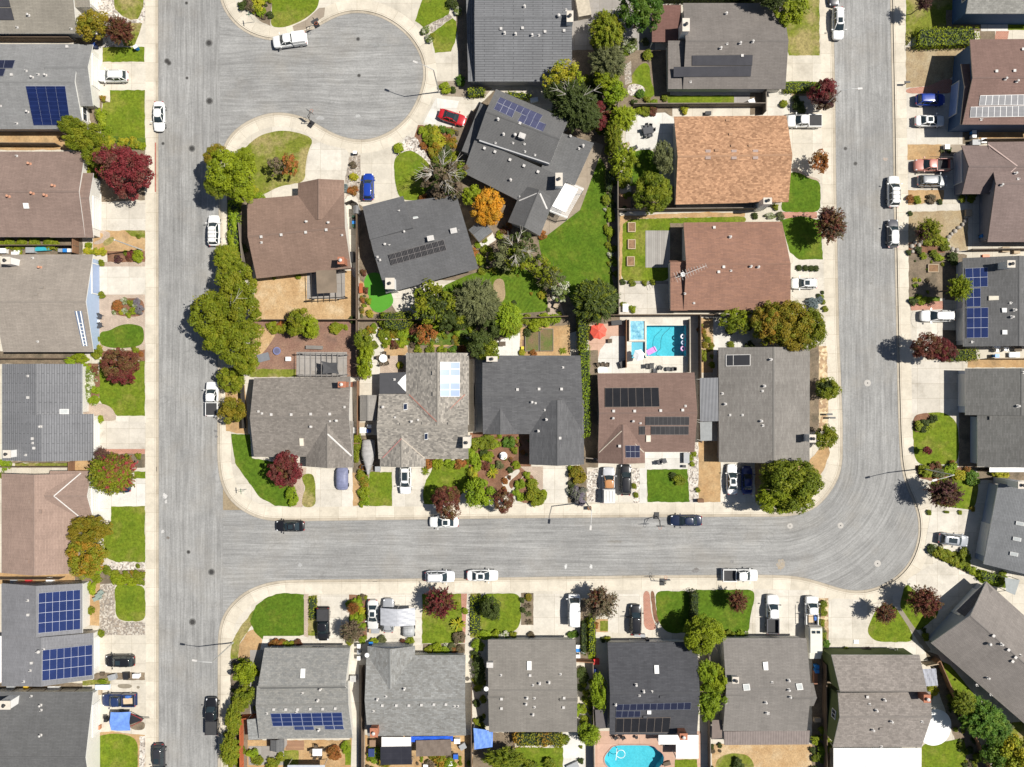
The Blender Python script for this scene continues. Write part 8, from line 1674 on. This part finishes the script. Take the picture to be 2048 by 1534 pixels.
# rows of edging rocks, sign posts, a motorbike
rr = random.Random(9)
for k, (px, py) in enumerate([(1932,434),(1930,442),(1925,449),(1918,455),(1910,462),(1903,468),(1898,474),(1894,480),(1892,488),(1897,494),(1905,498),(1914,500),(1830,485),(1824,492),(1832,497),(1825,503),(1838,490),(1843,484)]):
    c = W(px,py,G+.15); m = MB(); m.lathe([(0,-.2),(.3,-.15),(.36,.05),(.22,.22),(0,.26)],(c.x,c.y,c.z),8,sx=rr.uniform(.8,1.25),sy=rr.uniform(.8,1.2)); o = m.build('rock',ROCK); reg(o,'pale edging rock','rock','edging rocks on the parched yard',(px,py))
def signpost(px, py, label, ang=0):
    r = empty('street_sign',W(px,py),R(ang)); m = MB(); m.tube((0,0,0),(0,0,2.6),.035,n=8); m.build('pole',STEEL,r)
    m = MB(); m.box((0,0,2.5),(.9,.03,.2)); m.build('sign_plate',plain('sign_green',(.02,.12,.06),.5),r); m = MB(); m.box((0,0,2.72),(.03,.9,.2)); m.build('sign_plate',plain('sign_green',(.02,.12,.06),.5),r); reg(r,label,'street sign','street sign posts',(px,py))
signpost(509,44,'street sign post at the upper dead end corner',10); signpost(494,978,'street sign post beside the green corner lawn',5)
for px, py, lab in ((1808,169,'short black marker post by the tall brown house'),(1660,835,'iron bench frame beside the lower dark olive tree'),(1654,828,'black double-arm stand beside the corner house')):
    r = empty('marker_post',W(px,py)); m = MB(); m.box((0,0,.5),(.12,.12,1.0)); m.build('post',BLACKM,r); m = MB(); m.box((0,0,1.0),(.9,.3,.12)); m.build('top',BLACKM,r); reg(r,lab,'post',None,(px,py))
c = W(1781,1297); mb = empty('motorcycle',c,R(4)); 
for x in (-.75,.75):
    m = MB(); n = 18
    for i in range(n): a, b = 2*math.pi*i/n,2*math.pi*(i+1)/n; m.tube((x+.26*math.cos(a),0,.32+.26*math.sin(a)),(x+.26*math.cos(b),0,.32+.26*math.sin(b)),.06,n=6,caps=False)
    m.build('wheel',TYRE,mb)
m = MB(); m.lathe([(0,-.2),(.2,-.15),(.26,0),(.18,.15),(0,.2)],(.15,0,.85),10,sx=1.5,sy=.8); m.build('fuel_tank',plain('black_gloss',(.02,.02,.025),.2),mb); m = MB(); m.box((-.4,0,.78),(.8,.3,.12)); m.build('saddle',BLACKM,mb); m = MB(); m.tube((.6,-.42,1.05),(.6,.42,1.05),.025,n=6); m.tube((.6,0,1.05),(.78,0,.35),.05,n=6); m.build('handlebar',STEEL,mb); m = MB(); m.box((0,0,.42),(.7,.34,.4)); m.build('engine',STEEL,mb); reg(mb,'black motorcycle parked at the green walled house front','motorcycle',None,(1781,1297))
# ---------------------------------------------------------------- labels: the phrase, and where it repeats, what it stands beside
def relation(dx, dy):
    a = math.degrees(math.atan2(dy, dx)) % 360
    return ['right of', 'lower right of', 'below', 'lower left of', 'left of', 'upper left of', 'above', 'upper right of'][int((a+22.5)//45) % 8]
def assign():
    from collections import defaultdict
    cnt = defaultdict(list)
    for o, ph, px in REG: cnt[ph].append((o, px))
    two = defaultdict(list)
    for ph, L in cnt.items():
        if len(L) == 1 and len(ph.split()) >= 4: L[0][0]['label'] = ph; continue
        for o, px in L:
            if px is None: o['label'] = ph; continue
            h = min(HOUSES, key=lambda q: math.hypot(q.px[0]-px[0], q.px[1]-px[1])); two[(ph, h.short)].append((o, px, h))
    ORD = ['', 'second ', 'third ', 'fourth ', 'fifth ', 'sixth ', 'seventh ', 'eighth ', 'ninth ', 'tenth ', 'eleventh ', 'twelfth ', 'thirteenth ', 'fourteenth ', 'fifteenth ', 'sixteenth ', 'seventeenth ', 'eighteenth ', 'nineteenth ', 'twentieth ']
    for (ph, sh), L in two.items():
        rel = defaultdict(list)
        for o, px, h in L: rel[relation(px[0]-h.px[0], px[1]-h.px[1])].append((math.hypot(px[0]-h.px[0], px[1]-h.px[1]), o))
        for r, M2 in rel.items():
            if len(M2) == 1: M2[0][1]['label'] = f'{ph} {r} {sh}'
            else:
                M2.sort(key=lambda t: t[0])
                for i, (d, o) in enumerate(M2): o['label'] = f'{ORD[min(i, 19)]}nearest {ph} {r} {sh}'
assign()
